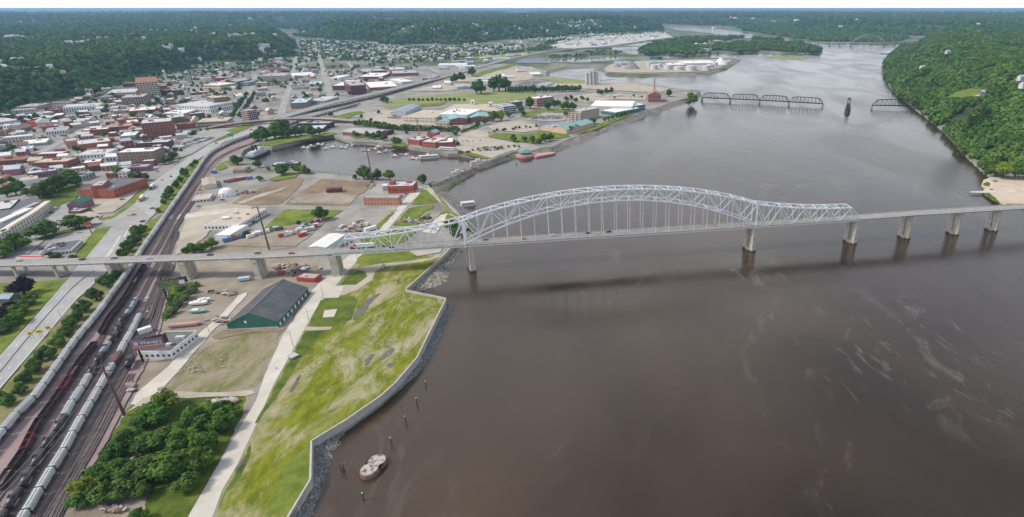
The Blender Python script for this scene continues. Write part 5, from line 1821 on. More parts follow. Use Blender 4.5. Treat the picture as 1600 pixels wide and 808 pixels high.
 ((1084, 80.5), (1102, 81), (1104, 78.5), 6, 'white', 'tan', 0, 0, 'white marina shed below the blue boat store', {}),
 ((13 * 4, 88), (71, 87), (72, 84.5), 18, 'pink', 'pink', 3, 7, 'lone pink brick block among trees on the left bluff', dict(base=58)),
]
for row in tbl:
    a, b, c, h, wall, roof, fl, bays, lb, kw = row
    bld(a, b, c, h, wall, roof, fl, bays, lb, **kw)

# ---- near buildings
bld((120.5, 295.5), (176, 296), (195, 278), 11, 'redbrick', 'darkgrey', 2, 8, 'square red brick office with dark flat roof beside the highway', 'office_building', units=3, ww=.28, wh=.28)
bld((141, 291), (160, 289), (165, 281), 15, 'redbrick', 'grey', 0, 0, 'red brick plant room standing on the square red office', 'plant_room', units=1)
bld((104, 320), (124, 319), (131, 310.5), 8, 'purple', 'green', 2, 5, 'old brick house with a dark green hip roof by the crossing', 'corner_house', kind=3.2)
bld((106, 330), (124, 330), (128, 324), 3.5, 'darkbrick', 'grey', 0, 0, 'low walled yard building beside the green roofed house', 'yard_building', units=1)
bld((61, 396), (111, 389.5), (119, 375), 4.5, 'white', 'darkgrey', 1, 9, 'white fast food restaurant with dark roof beside the overpass', 'restaurant', units=5, ww=.6, wh=.4)
bld((-30, 331), (16, 325), (19, 312), 8, 'dark', 'lightgrey', 1, 9, 'dark walled depot with pale roof at the left edge', 'depot')
bld((-4, 467), (14, 467), (18, 459), 6, 'darkgrey', 'bluegrey', 0, 0, 'dark house roof at the left edge by the lawn', 'lawn_house', kind=2)
bld((354, 507), (433, 503), (472, 450.5), 4.5, 'green', 'darkgrey', 0, 0, 'green walled barn-like warehouse with a big charcoal gable roof', 'warehouse', kind=8)
bld((462.5, 433), (491, 435), (497, 427.5), 4, 'red', 'grey', 1, 7, 'small red clad shed beside the concrete service road', 'site_shed', units=1, ww=.2, wh=.6)
bld((213.5, 549), (266, 548.5), (280, 517), 6, 'white', 'darkgrey', 1, 6, 'white walled rail yard workshop behind the large billboard', 'workshop', units=6, ww=.5, wh=.3)
bld((317, 351), (373, 350.5), (402, 326), 6, 'white', 'tan', 1, 10, 'large white walled store with a flat stone coloured roof', 'store', units=4, ww=.5, wh=.4)
bld((335, 367), (359, 367), (378, 351), 5, 'white', 'white', 0, 0, 'low white front wing of the large store', 'store_wing', units=0)
bld((317, 290.5), (338, 287.5), (345, 275.5), 5, 'cream', 'tan', 0, 0, 'cream metal shed with ribbed roof near the rails', 'metal_shed', kind=1.2)
bld((300.5, 312.5), (327, 309.5), (333, 301.5), 4, 'white', 'tan', 1, 5, 'small white garage with three doors near the rails', 'garage', units=1, ww=.6, wh=.6)
bld((482, 386), (509, 387), (529, 366.5), 7, 'silver', 'white', 0, 0, 'white tin warehouse behind the west truss end', 'tin_warehouse', kind=1.0)
bld((567, 308.5), (622, 308.5), (619, 305), 9.5, 'salmon', 'grey', 2, 11, 'long salmon brick two storey works with small windows', 'brick_works', ww=.3, wh=.35)
bld((605, 291), (645, 290), (640, 283), 9, 'redbrick', 'lightgrey', 1, 7, 'red brick foundry at the harbour corner', 'foundry', ww=.3, wh=.3)
bld((597, 291), (606, 290), (606, 286), 6, 'lightgrey', 'silver', 0, 0, 'pale lean-to beside the red brick foundry', 'lean_to', units=0)
bld((608, 284), (614, 284), (615, 281), 13, 'redbrick', 'brick', 0, 0, 'square brick tower of the foundry', 'foundry_tower', units=0)
bld((363, 265), (382, 264), (394, 258), 6, 'tan', 'brown', 1, 7, 'rough tan stone building beside the harbour ship', 'stone_building')
bld((20 + 4, 402.5), (66, 403), (66, 399.5), 5, 'white', 'red', 0, 0, 'long white canopy with a red edge beside the overpass', 'canopy', units=0)
# green roofed water park hall
bld((862, 200), (885, 203), (900, 188), 8, 'peach', 'teal', 0, 0, 'peach water park hall with a blue-green gable roof', 'water_park_hall', kind=5)

# long curved arcade of pale stone by the crossing
def arcade():
    P = smooth_line([W(x, y, G) for x, y in [(-10, 390), (30, 362), (60, 343), (84, 325)]], 5)
    t = thing('arcade_facade', 'long pale stone arcade with a row of dark windows by the crossing', 'facade', P[0])
    o = P[0]
    mb, wb = MB(), MB()
    Q = offset(P, 5.0)
    for i in range(len(P) - 1):
        a, b, c, d = P[i] - o, P[i + 1] - o, Q[i + 1] - o, Q[i] - o
        mb.prism([(p.x, p.y) for p in (a, b, c, d)], -.2, 8.0)
        tdir = (b - a).normalized()
        n = Vector((tdir.y, -tdir.x, 0))
        m = (a + b) / 2 + n * .08
        for z in (2.2, 5.6):
            wb.face([m - tdir * .9 + Vector((0, 0, z - 1)), m + tdir * .9 + Vector((0, 0, z - 1)), m + tdir * .9 + Vector((0, 0, z + 1)), m - tdir * .9 + Vector((0, 0, z + 1))])
    mb.build('wall', wm('cream'), t)
    stuff(wb.build('window', M_glass, t))
    cb = MB()
    for i in range(len(P) - 1):
        a, b, c, d = P[i] - o, P[i + 1] - o, Q[i + 1] - o, Q[i] - o
        cb.prism([(p.x, p.y) for p in (a, b, c, d)], 8.0, 8.5)
    cb.build('cornice', wm('cream'), t)
    # the dark roofed depot behind it
    B = offset(P, 5.6)
    foot = B + [W(56, 316), W(20, 330), W(-60, 352), W(-60, 400)]
    c0 = W(20, 345)
    t = thing('depot', 'long black roofed depot behind the stone arcade', 'building', c0)
    mb = MB()
    mb.prism([(p.x - c0.x, p.y - c0.y) for p in foot], -.2, 6.6)
    mb.build('wall', wm('darkgrey'), t)
    mb = MB()
    mb.prism([((p.x - c0.x) * .985, (p.y - c0.y) * .985) for p in foot], 6.6, 6.9)
    mb.build('roof', rm('darkgrey'), t)
    u = (W(52, 331) - W(6, 352)).normalized()
    for k, (x, y, L, D, h, key) in enumerate(((22, 338, 44, 7, 1.6, 'white'), (40, 326, 36, 5, 1.2, 'grey'), (8, 362, 8, 5, 1.5, 'lightgrey'))):
        q = W(x, y, G + 7) - c0
        mb = MB()
        mb.box((q.x, q.y, 7 + h / 2), (L, D, h), math.atan2(u.y, u.x))
        mb.build('rooftop_skylight', rm(key), t)
arcade()

# clock tower, church tower, steeple, chimney and other uprights
def tower(px, py_base, py_top, w, label, wall, cap, name='clock_tower', cat='tower', capk=1.2):
    b0 = W(px, py_base)
    h = top_z(b0, py_top) - G
    t = thing(name, label, cat, b0, 0.4)
    hs = h * .78
    mb = MB()
    mb.box((0, 0, hs / 2), (w, w, hs))
    mb.box((0, 0, hs - .5), (w * 1.15, w * 1.15, 1.0))
    mb.build('shaft', wm(wall), t)
    mb = MB()
    mb.cyl((0, 0, hs), (0, 0, h), w * .62 * capk, 0.1, 4 if cap != 'spire' else 8)
    mb.build('cap', rm('lightgrey' if cap != 'spire' else 'white'), t)
    mb = MB()
    for k in range(4):
        a = k * math.pi / 2
        c = Vector((math.cos(a), math.sin(a), 0)) * (w / 2 + .06)
        mb.cyl(c + Vector((0, 0, hs * .84)), c * 1.01 + Vector((0, 0, hs * .84)), w * .3, n=12)
    mb.build('clock_face', M_glass, t)
    return t
tower(294, 154, 131, 7, 'white clock tower rising beside the brick theatre', 'cream', 'x')
tower(296, 129, 109, 10, 'grey stone church tower behind the clock tower', 'grey', 'x', 'church_tower', capk=.8)
tower(259.5, 124, 108, 5, 'slim white church steeple in the old town', 'white', 'spire', 'church_steeple')
tower(130, 143, 131, 4, 'small white cupola above the cream hall', 'white', 'spire', 'cupola_tower')
tower(576, 121, 109, 6, 'bright blue tank tower in the brick works quarter', 'skyblue', 'x', 'tank_tower')
b0 = W(1022, 150)
o = thing('chimney_stack', 'tall pink brick chimney of the old power house', 'chimney', b0)
hh = top_z(b0, 124) - G
mb = MB()
mb.cyl((0, 0, 0), (0, 0, hh), 2.6, 1.8, 14)
mb.build('shaft', wm('pink'), o)
mb = MB()
mb.cyl((0, 0, hh), (0, 0, hh + 1.2), 2.1, 2.1, 14)
mb.build('rim', wm('brick'), o)
b0 = W(656, 216)
o = thing('rust_stack', 'thin rusty smokestack rising behind the museum', 'chimney', b0)
mb = MB()
hh = top_z(b0, 185) - G
mb.cyl((0, 0, 0), (-.4, 0, hh), 1.0, .8, 10)
mb.build('shaft', mat('rusty_stack', (0.36, 0.15, 0.08), (0.45, 0.2, 0.12), .4), o)
mb = MB()
mb.cyl((0, 0, 0), (0, 0, 1.5), 2.0, 1.8, 10)
mb.build('base', wm('brick'), o)

# casino stair towers
for x, y, lb in ((739, 163, 'left white stair tower on the casino parking deck'), (767, 166, 'right white stair tower on the casino parking deck')):
    b0 = W(x, y, G + 9)
    o = thing('stair_tower', lb, 'stair tower', b0)
    mb = MB()
    mb.box((0, 0, 4), (8, 8, 8))
    mb.build('wall', wm('white'), o)
    mb = MB()
    mb.box((0, -4.05, 4), (3, .3, 4))
    mb.build('window', M_glass, o)
    mb = MB()
    mb.box((0, 0, 8.2), (8.6, 8.6, .5))
    mb.build('roof', rm('white'), o)

# round roofed pavilion on the pink riverside plaza
b0 = W(821, 241, G - 2)
o = thing('river_pavilion', 'round pavilion with a green roof on the pink riverside plaza', 'pavilion', b0)
mb = MB()
mb.cyl((0, 0, -4), (0, 0, 0.5), 15, 15, 28)
mb.build('plaza', mat('pink_paving', (0.46, 0.24, 0.22), (0.53, 0.30, 0.27), .4), o)
mb = MB()
mb.cyl((0, 0, 4.0), (0, 0, 6.5), 10.5, 3.0, 16, cap=True)
mb.cyl((0, 0, 6.5), (0, 0, 7.6), 3.0, .2, 16)
mb.build('roof', mat('green_copper', (0.10, 0.22, 0.20), (0.14, 0.27, 0.25), .3), o)
for i in range(10):
    a = i * math.tau / 10
    mb = MB()
    mb.bar((8.5 * math.cos(a), 8.5 * math.sin(a), .3), (8.5 * math.cos(a), 8.5 * math.sin(a), 4.4), .5)
    mb.build('column', wm('cream'), o)
mb = MB()
q = poly_px([(828, 242), (838, 239.5), (866, 237), (868, 239), (852, 242), (838, 244.5)], 2.4)
mb.prism([(p.x, p.y) for p in q], -1, 2.4)
structure(mb.build('plaza', mat('pink_paving', (0.46, 0.24, 0.22))))

# grain silos and elevator
b0 = W(926, 133)
silo = thing('grain_elevator', 'cluster of tall concrete grain silos beside the river slip', 'grain elevator', b0)
M_silo = mat('silo_concrete', (0.40, 0.385, 0.36), (0.52, 0.505, 0.48), .15, .85)
hh = top_z(b0, 110) - G
for i, (dx, dy, r_, k) in enumerate([(-16, 0, 5.0, .82), (-16, 10, 5.0, .84), (-6, -2, 4.6, .92), (-6, 8, 4.6, .92), (3, -1, 4.6, 1.0), (3, 9, 4.6, 1.0), (11, 2, 4.2, .9)]):
    mb = MB()
    mb.cyl((dx, dy, 0), (dx, dy, hh * k), r_, r_, 18)
    mb.build('silo', M_silo, silo)
mb = MB()
mb.box((0, 4, hh * 1.04), (14, 10, hh * .14))
mb.build('headhouse', wm('lightgrey'), silo)
for dx in (17, 23):
    mb = MB()
    for k in range(4):
        a = k * math.pi / 2 + .78
        mb.bar((dx + 2 * math.cos(a), 3 + 2 * math.sin(a), 0), (dx + 2 * math.cos(a), 3 + 2 * math.sin(a), hh), .5)
    for z in range(3, int(hh), 5):
        mb.box((dx, 3, z), (3, 3, .5))
    mb.build('leg_tower', wm('skyblue'), silo)
mb = MB()
mb.bar((3, 4, hh * 1.08), (23, 3, hh), 1.4)
mb.bar((20, 3, hh * .3), (62, 12, hh * .35), 1.4)
mb.build('conveyor', wm('bluegrey'), silo)

# storage tanks
for i, (x, y, rp, hp, key, lb) in enumerate([(1022, 109, 6, 7.5, 'white', 'leftmost white storage tank of the row'), (1044, 108.5, 7, 7, 'white', 'second white storage tank of the row'), (1061, 109.5, 8, 6, 'white', 'third, low white storage tank of the row'), (1080, 110.5, 8.5, 8, 'white', 'large white storage tank in the middle of the row'),
                                  (1104, 109.5, 6, 7, 'white', 'white storage tank left of the salt pile'), (1110, 106.5, 5.5, 6, 'white', 'white storage tank behind, nearer the salt pile'), (1117, 103.5, 4.5, 6, 'white', 'rearmost white storage tank beside the salt pile'),
                                  (1031, 105.5, 4, 6, 'white', 'small white storage tank behind the first'), (1014, 104, 3.5, 6, 'white', 'smallest white storage tank at the left end'), (1028, 92.5, 7, 4, 'green', 'green storage tank on the far shore of the peninsula'), (1019, 92, 4, 3.5, 'green', 'small green tank beside the larger green tank')]):
    b0 = W(x, y)
    r_ = rp * mpp(x, y)
    hgt_ = max(5, top_z(b0, y - hp) - G)
    o = thing('storage_tank', lb, 'tank', b0, group='storage tanks on the peninsula')
    mb = MB()
    mb.cyl((0, 0, -.2), (0, 0, hgt_), r_, r_, 26)
    mb.build('shell', wm('lightgrey' if key == 'white' else key), o)
    mb = MB()
    mb.cyl((0, 0, hgt_ + .02), (0, 0, hgt_ + r_ * .12), r_ * 1.01, .4, 26)
    mb.build('roof', rm(key if key == 'green' else 'lightgrey'), o)

# heaps of bulk cargo
def heap(px, py, rp, hp, label, m, name='gravel_heap', ratio=.6):
    b0 = W(px, py)
    r_ = rp * mpp(px, py)
    hz = top_z(b0, py - hp) - G
    mb = MB()
    n1 = 22
    rng = random.Random(px)
    rings = []
    for j, (k, z) in enumerate(((1, 0), (.72, .34), (.42, .68), (.16, .94))):
        rings.append([(r_ * k * math.cos(i * math.tau / n1) * rng.uniform(.93, 1.07), r_ * ratio * k * math.sin(i * math.tau / n1) * rng.uniform(.93, 1.07), hz * z * rng.uniform(.95, 1.03) - (.4 if j == 0 else 0)) for i in range(n1)])
    for a, b in zip(rings[:-1], rings[1:]):
        for i in range(n1):
            mb.face([a[i], a[(i + 1) % n1], b[(i + 1) % n1], b[i]])
    mb.face(rings[-1])
    o = mb.build(name, m)
    o.location = b0
    tag(o, label, 'heap')
M_gravel = mat('grey_gravel', (0.22, 0.20, 0.185), (0.30, 0.28, 0.26), .3, .95, .4, .8)
heap(987, 108, 14, 13, 'large brown-grey gravel heap on the peninsula', M_gravel)
heap(965, 105, 7, 6, 'small dark gravel heap left of the large one', M_gravel)
heap(1126, 101, 11, 11, 'bright white salt heap at the peninsula tip', mat('white_salt', (0.72, 0.72, 0.71), (0.8, 0.8, 0.79), .2), 'salt_heap')

# white fabric dome
b0 = W(356, 306)
o = thing('fabric_dome', 'white rounded fabric dome with small dark windows near the harbour', 'dome', b0, 0.2)
mb = MB()
n1, n2 = 20, 7
r_ = 12 * mpp(356, 306)
for j in range(n2):
    for i in range(n1):
        def q(i, j):
            a, b = i * math.tau / n1, j * math.pi / 2 / n2
            return (r_ * math.cos(b) ** .7 * math.cos(a), r_ * .8 * math.cos(b) ** .7 * math.sin(a), 9.5 * math.sin(b))
        mb.face([q(i, j), q(i + 1, j), q(i + 1, j + 1), q(i, j + 1)])
mb.build('shell', wm('white'), o, smooth=True)
for dx, z in ((-5, 3.5), (-1, 4), (-6, 1.5), (-2, 1.6), (2.5, 1.6)):
    mb = MB()
    y = -r_ * .8 * math.sqrt(max(0, 1 - (dx / r_) ** 2)) * (.93 if z > 2 else .99)
    mb.box((dx, y, z), (1.2, .9, 1.1))
    mb.build('window', M_glass, o)
# ------------------------------------------------------------------ port area ground
M_solar = mat('solar_field', (0.10, 0.12, 0.17), (0.14, 0.16, 0.21), .05, .4)
sheet('meadow', [(600, 168), (612, 157), (640, 152), (720, 145.5), (800, 142), (838, 141), (836, 151), (800, 158), (782, 164), (735, 163), (700, 160), (650, 163)], M_levee)
sheet('car_park', [(560, 180), (600, 171), (640, 176), (632, 190), (690, 194), (725, 196), (720, 206), (660, 204), (600, 200), (575, 190)], M_sand)
sheet('car_park', [(716, 214), (735, 203), (762, 205), (765, 215), (806, 224), (812, 232), (790, 243), (762, 247), (735, 240), (712, 232)], M_sand)
sheet('car_park', [(762, 198), (800, 188), (840, 195), (842, 203), (818, 207), (770, 203)], M_sand)
sheet('car_park', [(822, 187), (840, 177), (855, 175), (886, 178), (884, 188), (860, 190)], M_street)
sheet('car_park', [(880, 152), (930, 145), (1010, 149), (1008, 156), (960, 155), (915, 160)], M_sand)
sheet('car_park', [(276, 235), (290, 213), (312, 202), (345, 204), (362, 206), (330, 222), (300, 240), (282, 246)], M_street)
sheet('car_park', [(510, 172), (560, 170), (590, 178), (560, 184), (520, 180)], M_street)
for q in ([(762, 213), (776, 207.5), (846, 211.5), (852, 217), (840, 225), (800, 220)], [(826, 209.5), (846, 203.5), (884, 209), (892, 213), (864, 217)], [(892, 212), (930, 196), (975, 180), (985, 176), (990, 178), (932, 202)],
          [(500, 191), (535, 178), (560, 173), (572, 176), (545, 184), (540, 190)], [(548, 213), (560, 206), (572, 208), (570, 214), (556, 216)], [(680, 161), (700, 158), (690, 164), (640, 168), (624, 170), (640, 163)],
          [(718, 238), (735, 238), (765, 246), (762, 249), (735, 243)], [(440, 212), (470, 214), (520, 206), (528, 209), (470, 219), (426, 228), (400, 226)], [(600, 226), (625, 222), (640, 226), (630, 229)],
          [(812, 180), (838, 170), (890, 170), (900, 174), (850, 176), (822, 184)]):
    sheet('lawn', q, M_grass)
sheet('meadow', [(700, 92), (730, 84.5), (800, 79), (836, 79), (815, 85.5), (772, 91)], M_levee)
sheet('meadow', [(842, 123), (880, 122), (918, 126), (922, 131), (885, 131)], M_levee)
sheet('yard', [(838, 134), (860, 130), (940, 131), (985, 130), (1050, 139), (1030, 144), (990, 143), (920, 139)], M_sand)
sheet('yard', [(640, 142), (700, 128), (760, 112), (830, 104), (845, 112), (830, 124), (760, 132), (700, 142)], M_sand)
sheet('meadow', [(735, 117), (770, 107), (798, 100), (806, 101), (770, 113), (744, 121)], M_grass)
sheet('solar_field', [(802, 98.5), (816, 93.5), (850, 94), (863, 98.5)], M_solar, lift=1.2)
sheet('storage_yard', [(948, 113), (944, 106), (955, 100), (1000, 95), (1090, 92.5), (1146, 93.2), (1126, 105), (1104, 111.5), (1060, 113), (1000, 113.6)], M_sand, lift=1.1)
sheet('grass_strip', [(856, 110), (868, 104), (884, 102), (884, 103.4)], M_levee, lift=1.1)
sheet('industrial_yard', [(850, 74), (880, 66), (940, 57), (1040, 52), (1052, 58), (1005, 64), (950, 72), (905, 76)], mat('pale_yard', (0.42, 0.40, 0.36), (0.52, 0.50, 0.46), .01, .9, detail=7), lift=1.0)
sheet('pasture', [(1478, 152), (1492, 144), (1518, 138), (1534, 140), (1530, 148), (1505, 152)], M_grass, z=72)

# ------------------------------------------------------------------ streets of the town
STREETS = [([(438, 182), (447, 152), (455, 125), (460, 102), (463, 88)], 15), ([(519, 160), (509, 125), (502, 100), (496, 80), (490, 66)], 17), ([(484, 95), (472, 78), (461, 64)], 12), ([(577, 148), (563, 125), (552, 108), (540, 92)], 12),
           ([(366, 187), (379, 170), (389, 150), (396, 127), (400, 112)], 15), ([(-20, 296), (26, 262), (60, 240), (100, 219), (128, 203), (170, 190)], 12), ([(-20, 214), (50, 212), (106, 215)], 10), ([(270, 250), (240, 262), (190, 284), (120, 320)], 9),
           ([(180, 214), (230, 222), (276, 220)], 9), ([(640, 112), (670, 108), (690, 115), (716, 112)], 10), ([(290, 196), (330, 196), (366, 188)], 11), ([(300, 180), (250, 186), (180, 184), (110, 180)], 10), ([(395, 160), (440, 155), (520, 150), (580, 150)], 10),
           ([(390, 140), (450, 135), (510, 133), (560, 127), (610, 122)], 9), ([(395, 125), (455, 120), (505, 118), (556, 114), (610, 116)], 9), ([(398, 113), (460, 106), (502, 104), (550, 103), (600, 101)], 9),
           ([(725, 210), (700, 201), (640, 200), (590, 200), (540, 195)], 10), ([(725, 210), (760, 198), (805, 184), (822, 176), (850, 172), (905, 162), (960, 150), (1010, 145)], 10), ([(605, 168), (640, 164), (690, 160), (740, 163)], 8),
           ([(800, 100), (760, 112), (745, 118)], 8)]
SW = []
mb_id = 0
for pts, w in STREETS:
    P = smooth_line([W(x, y, G + 1.15 if False else G + .9 + .012 * len(SW)) for x, y in pts], 15)
    for p in P:
        p.z = G + 0.95 + 0.004 * len(SW) if min(q[1] for q in pts) < 96 else G + .93 + .006 * len(SW)
    if True:
        o = ribbon('street', P, w / 2, -w / 2, M_street)
        structure(o)
        o.location.z = -0.55 if max(q[1] for q in pts) > 140 else -0.2
    SW.append((P, w))

# ------------------------------------------------------------------ elevated highway and red flyover
def viaduct(name, label, pts, w, girder, pier_step, pier_px=None, gz=1.6, lines=True):
    P = smooth_line([W(x, y, z) for x, y, z in pts], 12)
    o = P[0].copy()
    o.z = 0
    t = thing(name, label, 'highway', o)
    Q = [p - o for p in P]
    ribbon('deck', Q, w / 2, -w / 2, M_asph, thick=.5, parent=t)
    for s in (-1, 1):
        ribbon('parapet', Q, s * w / 2 + .2, s * w / 2 - .2, M_wallconc, dz=.9, thick=1.3, parent=t)
        ribbon('girder', Q, s * (w / 2 - .6) + .4, s * (w / 2 - .6) - .4, girder, dz=-.52, thick=gz, parent=t)
    if w > 15:
        ribbon('median', Q, .4, -.4, M_wallconc, dz=.8, thick=.9, parent=t)
        for d in (-w / 4, w / 4):
            dashes('lane_marking', Q, d, .4, M_line, 4, 9, .04, t)
    for p, tg in along(Q, pier_step * .6, pier_step):
        if p.z < G + 4:
            continue
        mb = MB()
        rz = math.atan2(tg.y, tg.x)
        n = Vector((-tg.y, tg.x, 0))
        for s in (-1, 1):
            c = p + n * (w * .3 * s)
            mb.box((c.x, c.y, (p.z - 2 + G) / 2 - .2), (1.6, 1.6, p.z - 2 - G + .4), rz)
        mb.box((p.x, p.y, p.z - 2.4), (1.8, w * .9, 1.2), rz)
        mb.build('pier', M_pier, t)
    return P
HWP = viaduct('elevated_highway', 'long pale elevated highway curving from the town to the far bridges', [(420, 190, 5.8), (445, 181.3, 7), (475, 172.5, 10), (515, 161.5, 13), (560, 151.5, 13), (600, 142.5, 13), (650, 130.3, 11), (700, 118, 8), (760, 101.3, 7), (800, 91, 7), (850, 82, 8), (905, 75.6, 10), (960, 73, 12), (1010, 71.6, 12), (1070, 69.8, 9)], 24, M_wallconc, 38)
M_maroon = mat('maroon_girder', (0.20, 0.06, 0.06), (0.26, 0.085, 0.08), .3, .6)
FLP = viaduct('curved_flyover', 'curved flyover with maroon steel girders near the harbour', [(318, 201, 6), (345, 195.5, 9.5), (385, 190.2, 12), (425, 186.6, 13), (475, 184.6, 13.5), (520, 185.8, 12), (552, 188.5, 9), (585, 190.5, 6)], 11, M_maroon, 46, gz=2.6)

# ------------------------------------------------------------------ infill: ordinary town buildings along the streets
EXCL = [poly_px(q) for q in (hw_l + hw_r[::-1], ballast_l + ballast_r[::-1], HARBOUR_S + HARBOUR_N, [(276, 246), (282, 225), (312, 200), (366, 205), (330, 226), (300, 244)], [(52, 320), (64, 284), (100, 272), (128, 280), (122, 312), (90, 324)])]
def near_line(p, P, d):
    for q in P[::2]:
        if abs(q.x - p.x) < d and abs(q.y - p.y) < d:
            return True
    return False
def free(p, r_, pad=2.0):
    for c, rr, _ in OCC:
        if (c.x - p.x) ** 2 + (c.y - p.y) ** 2 < (rr + r_ + pad) ** 2:
            return False
    for P, w in SW:
        if near_line(p, P, w / 2 + r_ * .75 + 2):
            return False
    if near_line(p, HWP, 24) or near_line(p, FLP, 18):
        return False
    return not any(inside(p, q) for q in EXCL)
def scatter_px(poly, n, seed, z=G):
    """random points of a traced area, even on the ground"""
    P = poly_px(poly, z)
    r = random.Random(seed)
    x0, x1 = min(p.x for p in P), max(p.x for p in P)
    y0, y1 = min(p.y for p in P), max(p.y for p in P)
    out = []
    k = 0
    while len(out) < n and k < n * 60:
        k += 1
        p = Vector((r.uniform(x0, x1), r.uniform(y0, y1), z))
        if inside(p, P):
            out.append(p)
    return out
def near_angle(p):
    return min(OCC, key=lambda o: (o[0].x - p.x) ** 2 + (o[0].y - p.y) ** 2)[2]

DOWN = [(-20, 262), (-20, 187), (60, 174), (100, 152), (210, 129), (330, 102), (455, 90), (500, 95), (600, 102), (670, 100), (690, 112), (600, 137), (510, 156), (440, 176), (390, 192), (330, 212), (275, 245), (230, 273), (190, 283), (140, 268), (70, 283), (-20, 320)]
pal_w = ['brick', 'brick', 'darkbrick', 'redbrick', 'pink', 'tan', 'cream', 'white', 'grey', 'lightgrey', 'brown', 'purple', 'white', 'tan']
pal_r = ['grey', 'lightgrey', 'white', 'white', 'tan', 'darkgrey', 'lightgrey', 'silver', 'bluegrey', 'brick']
rb = random.Random(77)
ncity = 0
LEFT = [(-20, 300), (-20, 187), (60, 174), (110, 165), (200, 168), (300, 172), (330, 205), (280, 240), (230, 270), (190, 282), (140, 268), (70, 283)]
MID = [(100, 160), (210, 132), (330, 108), (460, 100), (560, 108), (640, 108), (560, 146), (440, 174), (330, 200), (200, 178)]
for p in scatter_px(LEFT, 2200, 40) + scatter_px(MID, 1800, 42) + scatter_px(DOWN, 2500, 41):
    if ncity >= 300 or (ncity >= 105 and PXY(p)[1] > 178 and PXY(p)[0] < 330 and rb.random() < .6):
        continue
    if ncity >= 300:
        break
    px, py = PXY(p)
    big = rb.random()
    L, D = (rb.uniform(18, 34), rb.uniform(12, 20)) if big < .42 else (rb.uniform(9, 17), rb.uniform(8, 13))
    r_ = math.hypot(L, D) / 2 * .86
    if not free(p, r_, 1.0):
        continue
    h = rb.choice((5, 6, 7, 8, 9, 10, 12)) if big < .42 else rb.choice((5, 6, 7, 8))
    w_, f_ = rb.choice(pal_w), rb.choice(pal_r)
    gab = big > .62
    fl = 0 if rb.random() < .25 else (2 if h >= 8 else 1)
    q = 'in the streets under the bluff' if px < 130 else ('in the old town centre' if px < 300 else ('by the tree-lined avenue' if px < 430 else ('between the two avenues' if px < 520 else 'in the brick works quarter')))
    lb = '%s %s with %s roof %s' % (NAMES[w_], 'gabled house' if gab else ('low block' if h < 8 else 'block'), NAMES[f_], q)
    bld_at(Vector((p.x, p.y, G)), L, D, near_angle(p) + (math.pi / 2 if rb.random() < .3 else 0), h, w_, f_, fl, max(2, int(L / 4)), lb, 'town_house' if gab else 'town_building', 'gable' if gab else 'flat', units=0 if gab else rb.choice((0, 1, 2)), group=DT, side='x')
    ncity += 1

# houses of the valley and the bluffs
def house_mesh(wall, roof, L=11, D=8, h=5.5, rise=3.2):
    mb = MB()
    mb.prism([(-L / 2, -D / 2), (L / 2, -D / 2), (L / 2, D / 2), (-L / 2, D / 2)], -2, h)
    for s in (-1, 1):
        q = [(s * L / 2, -D / 2, h), (s * L / 2, D / 2, h), (s * L / 2, 0, h + rise)]
        mb.face(q if s > 0 else q[::-1])
    e = .5
    mb.face([(-L / 2 - e, -D / 2 - e, h - .3), (L / 2 + e, -D / 2 - e, h - .3), (L / 2 + e, 0, h + rise + .2), (-L / 2 - e, 0, h + rise + .2)], 1)
    mb.face([(L / 2 + e, D / 2 + e, h - .3), (-L / 2 - e, D / 2 + e, h - .3), (-L / 2 - e, 0, h + rise + .2), (L / 2 + e, 0, h + rise + .2)], 1)
    for x in (-3, 0, 3):
        for z in (1.6, 4.2):
            mb.box((x, -D / 2 - .05, z), (1.1, .12, 1.4), mi=2)
    return mb.mesh('house', [wm(wall), rm(roof), M_glass])
HOUSES = [(w, f, house_mesh(w, f, L, D)) for w, f, L, D in (('white', 'grey', 11, 8), ('cream', 'darkgrey', 12, 9), ('tan', 'brown', 11, 9), ('lightgrey', 'grey', 13, 8), ('brick', 'darkgrey', 11, 9), ('tan', 'grey', 12, 8), ('white', 'darkgrey', 14, 9), ('bluegrey', 'grey', 10, 8))]
rh = random.Random(5)
ZB = [(300, 106), (440, 99), (468, 77), (470, 62), (540, 66), (640, 74), (720, 73), (800, 68), (825, 74), (760, 87), (690, 97), (600, 101), (470, 92)]
def house_at(p, where, grp):
    w, f, me = HOUSES[rh.randrange(len(HOUSES))]
    z = float(height(np.array([p.x]), np.array([p.y]))[0])
    o = link('house', me, None, (p.x, p.y, max(z, G) if z > 8 else G), rh.choice((.35, 1.9)) + rh.uniform(-.15, .15))
    k = rh.uniform(.9, 1.25)
    o.scale = (k, k, k)
    tag(o, '%s house with %s roof %s' % (NAMES[w], NAMES[f], where), 'house', grp, 'x')
    HPOS.append((p.x, p.y))
HPOS = []
for p in scatter_px(ZB, 700, 8):
    if len(HPOS) >= 150:
        break
    if free(p, 7, 1):
        house_at(p, 'on the valley floor', 'houses on the valley floor')
n0 = len(HPOS)
for p in scatter_px([(-20, 135), (60, 122), (200, 110), (300, 98), (440, 88), (440, 66), (300, 60), (0, 70), (-20, 75)], 2600, 9, 60):
    if len(HPOS) >= n0 + 85:
        break
    c0 = float((vnoise(np.array([p.x]), np.array([p.y]), 130, 11) * .6 + vnoise(np.array([p.x]), np.array([p.y]), 420, 12) * .4)[0])
    if c0 > .57 and all((p.x - a) ** 2 + (p.y - b) ** 2 > 700 for a, b in HPOS):
        house_at(p, 'among trees on the left bluff', 'houses on the left bluff')
n0 = len(HPOS)
for p in scatter_px([(480, 56), (640, 66), (800, 60), (900, 54), (880, 44), (640, 44), (500, 46)], 400, 10, 40):
    if len(HPOS) >= n0 + 55:
        break
    house_at(p, 'on the wooded northern ridge', 'houses on the northern ridge')
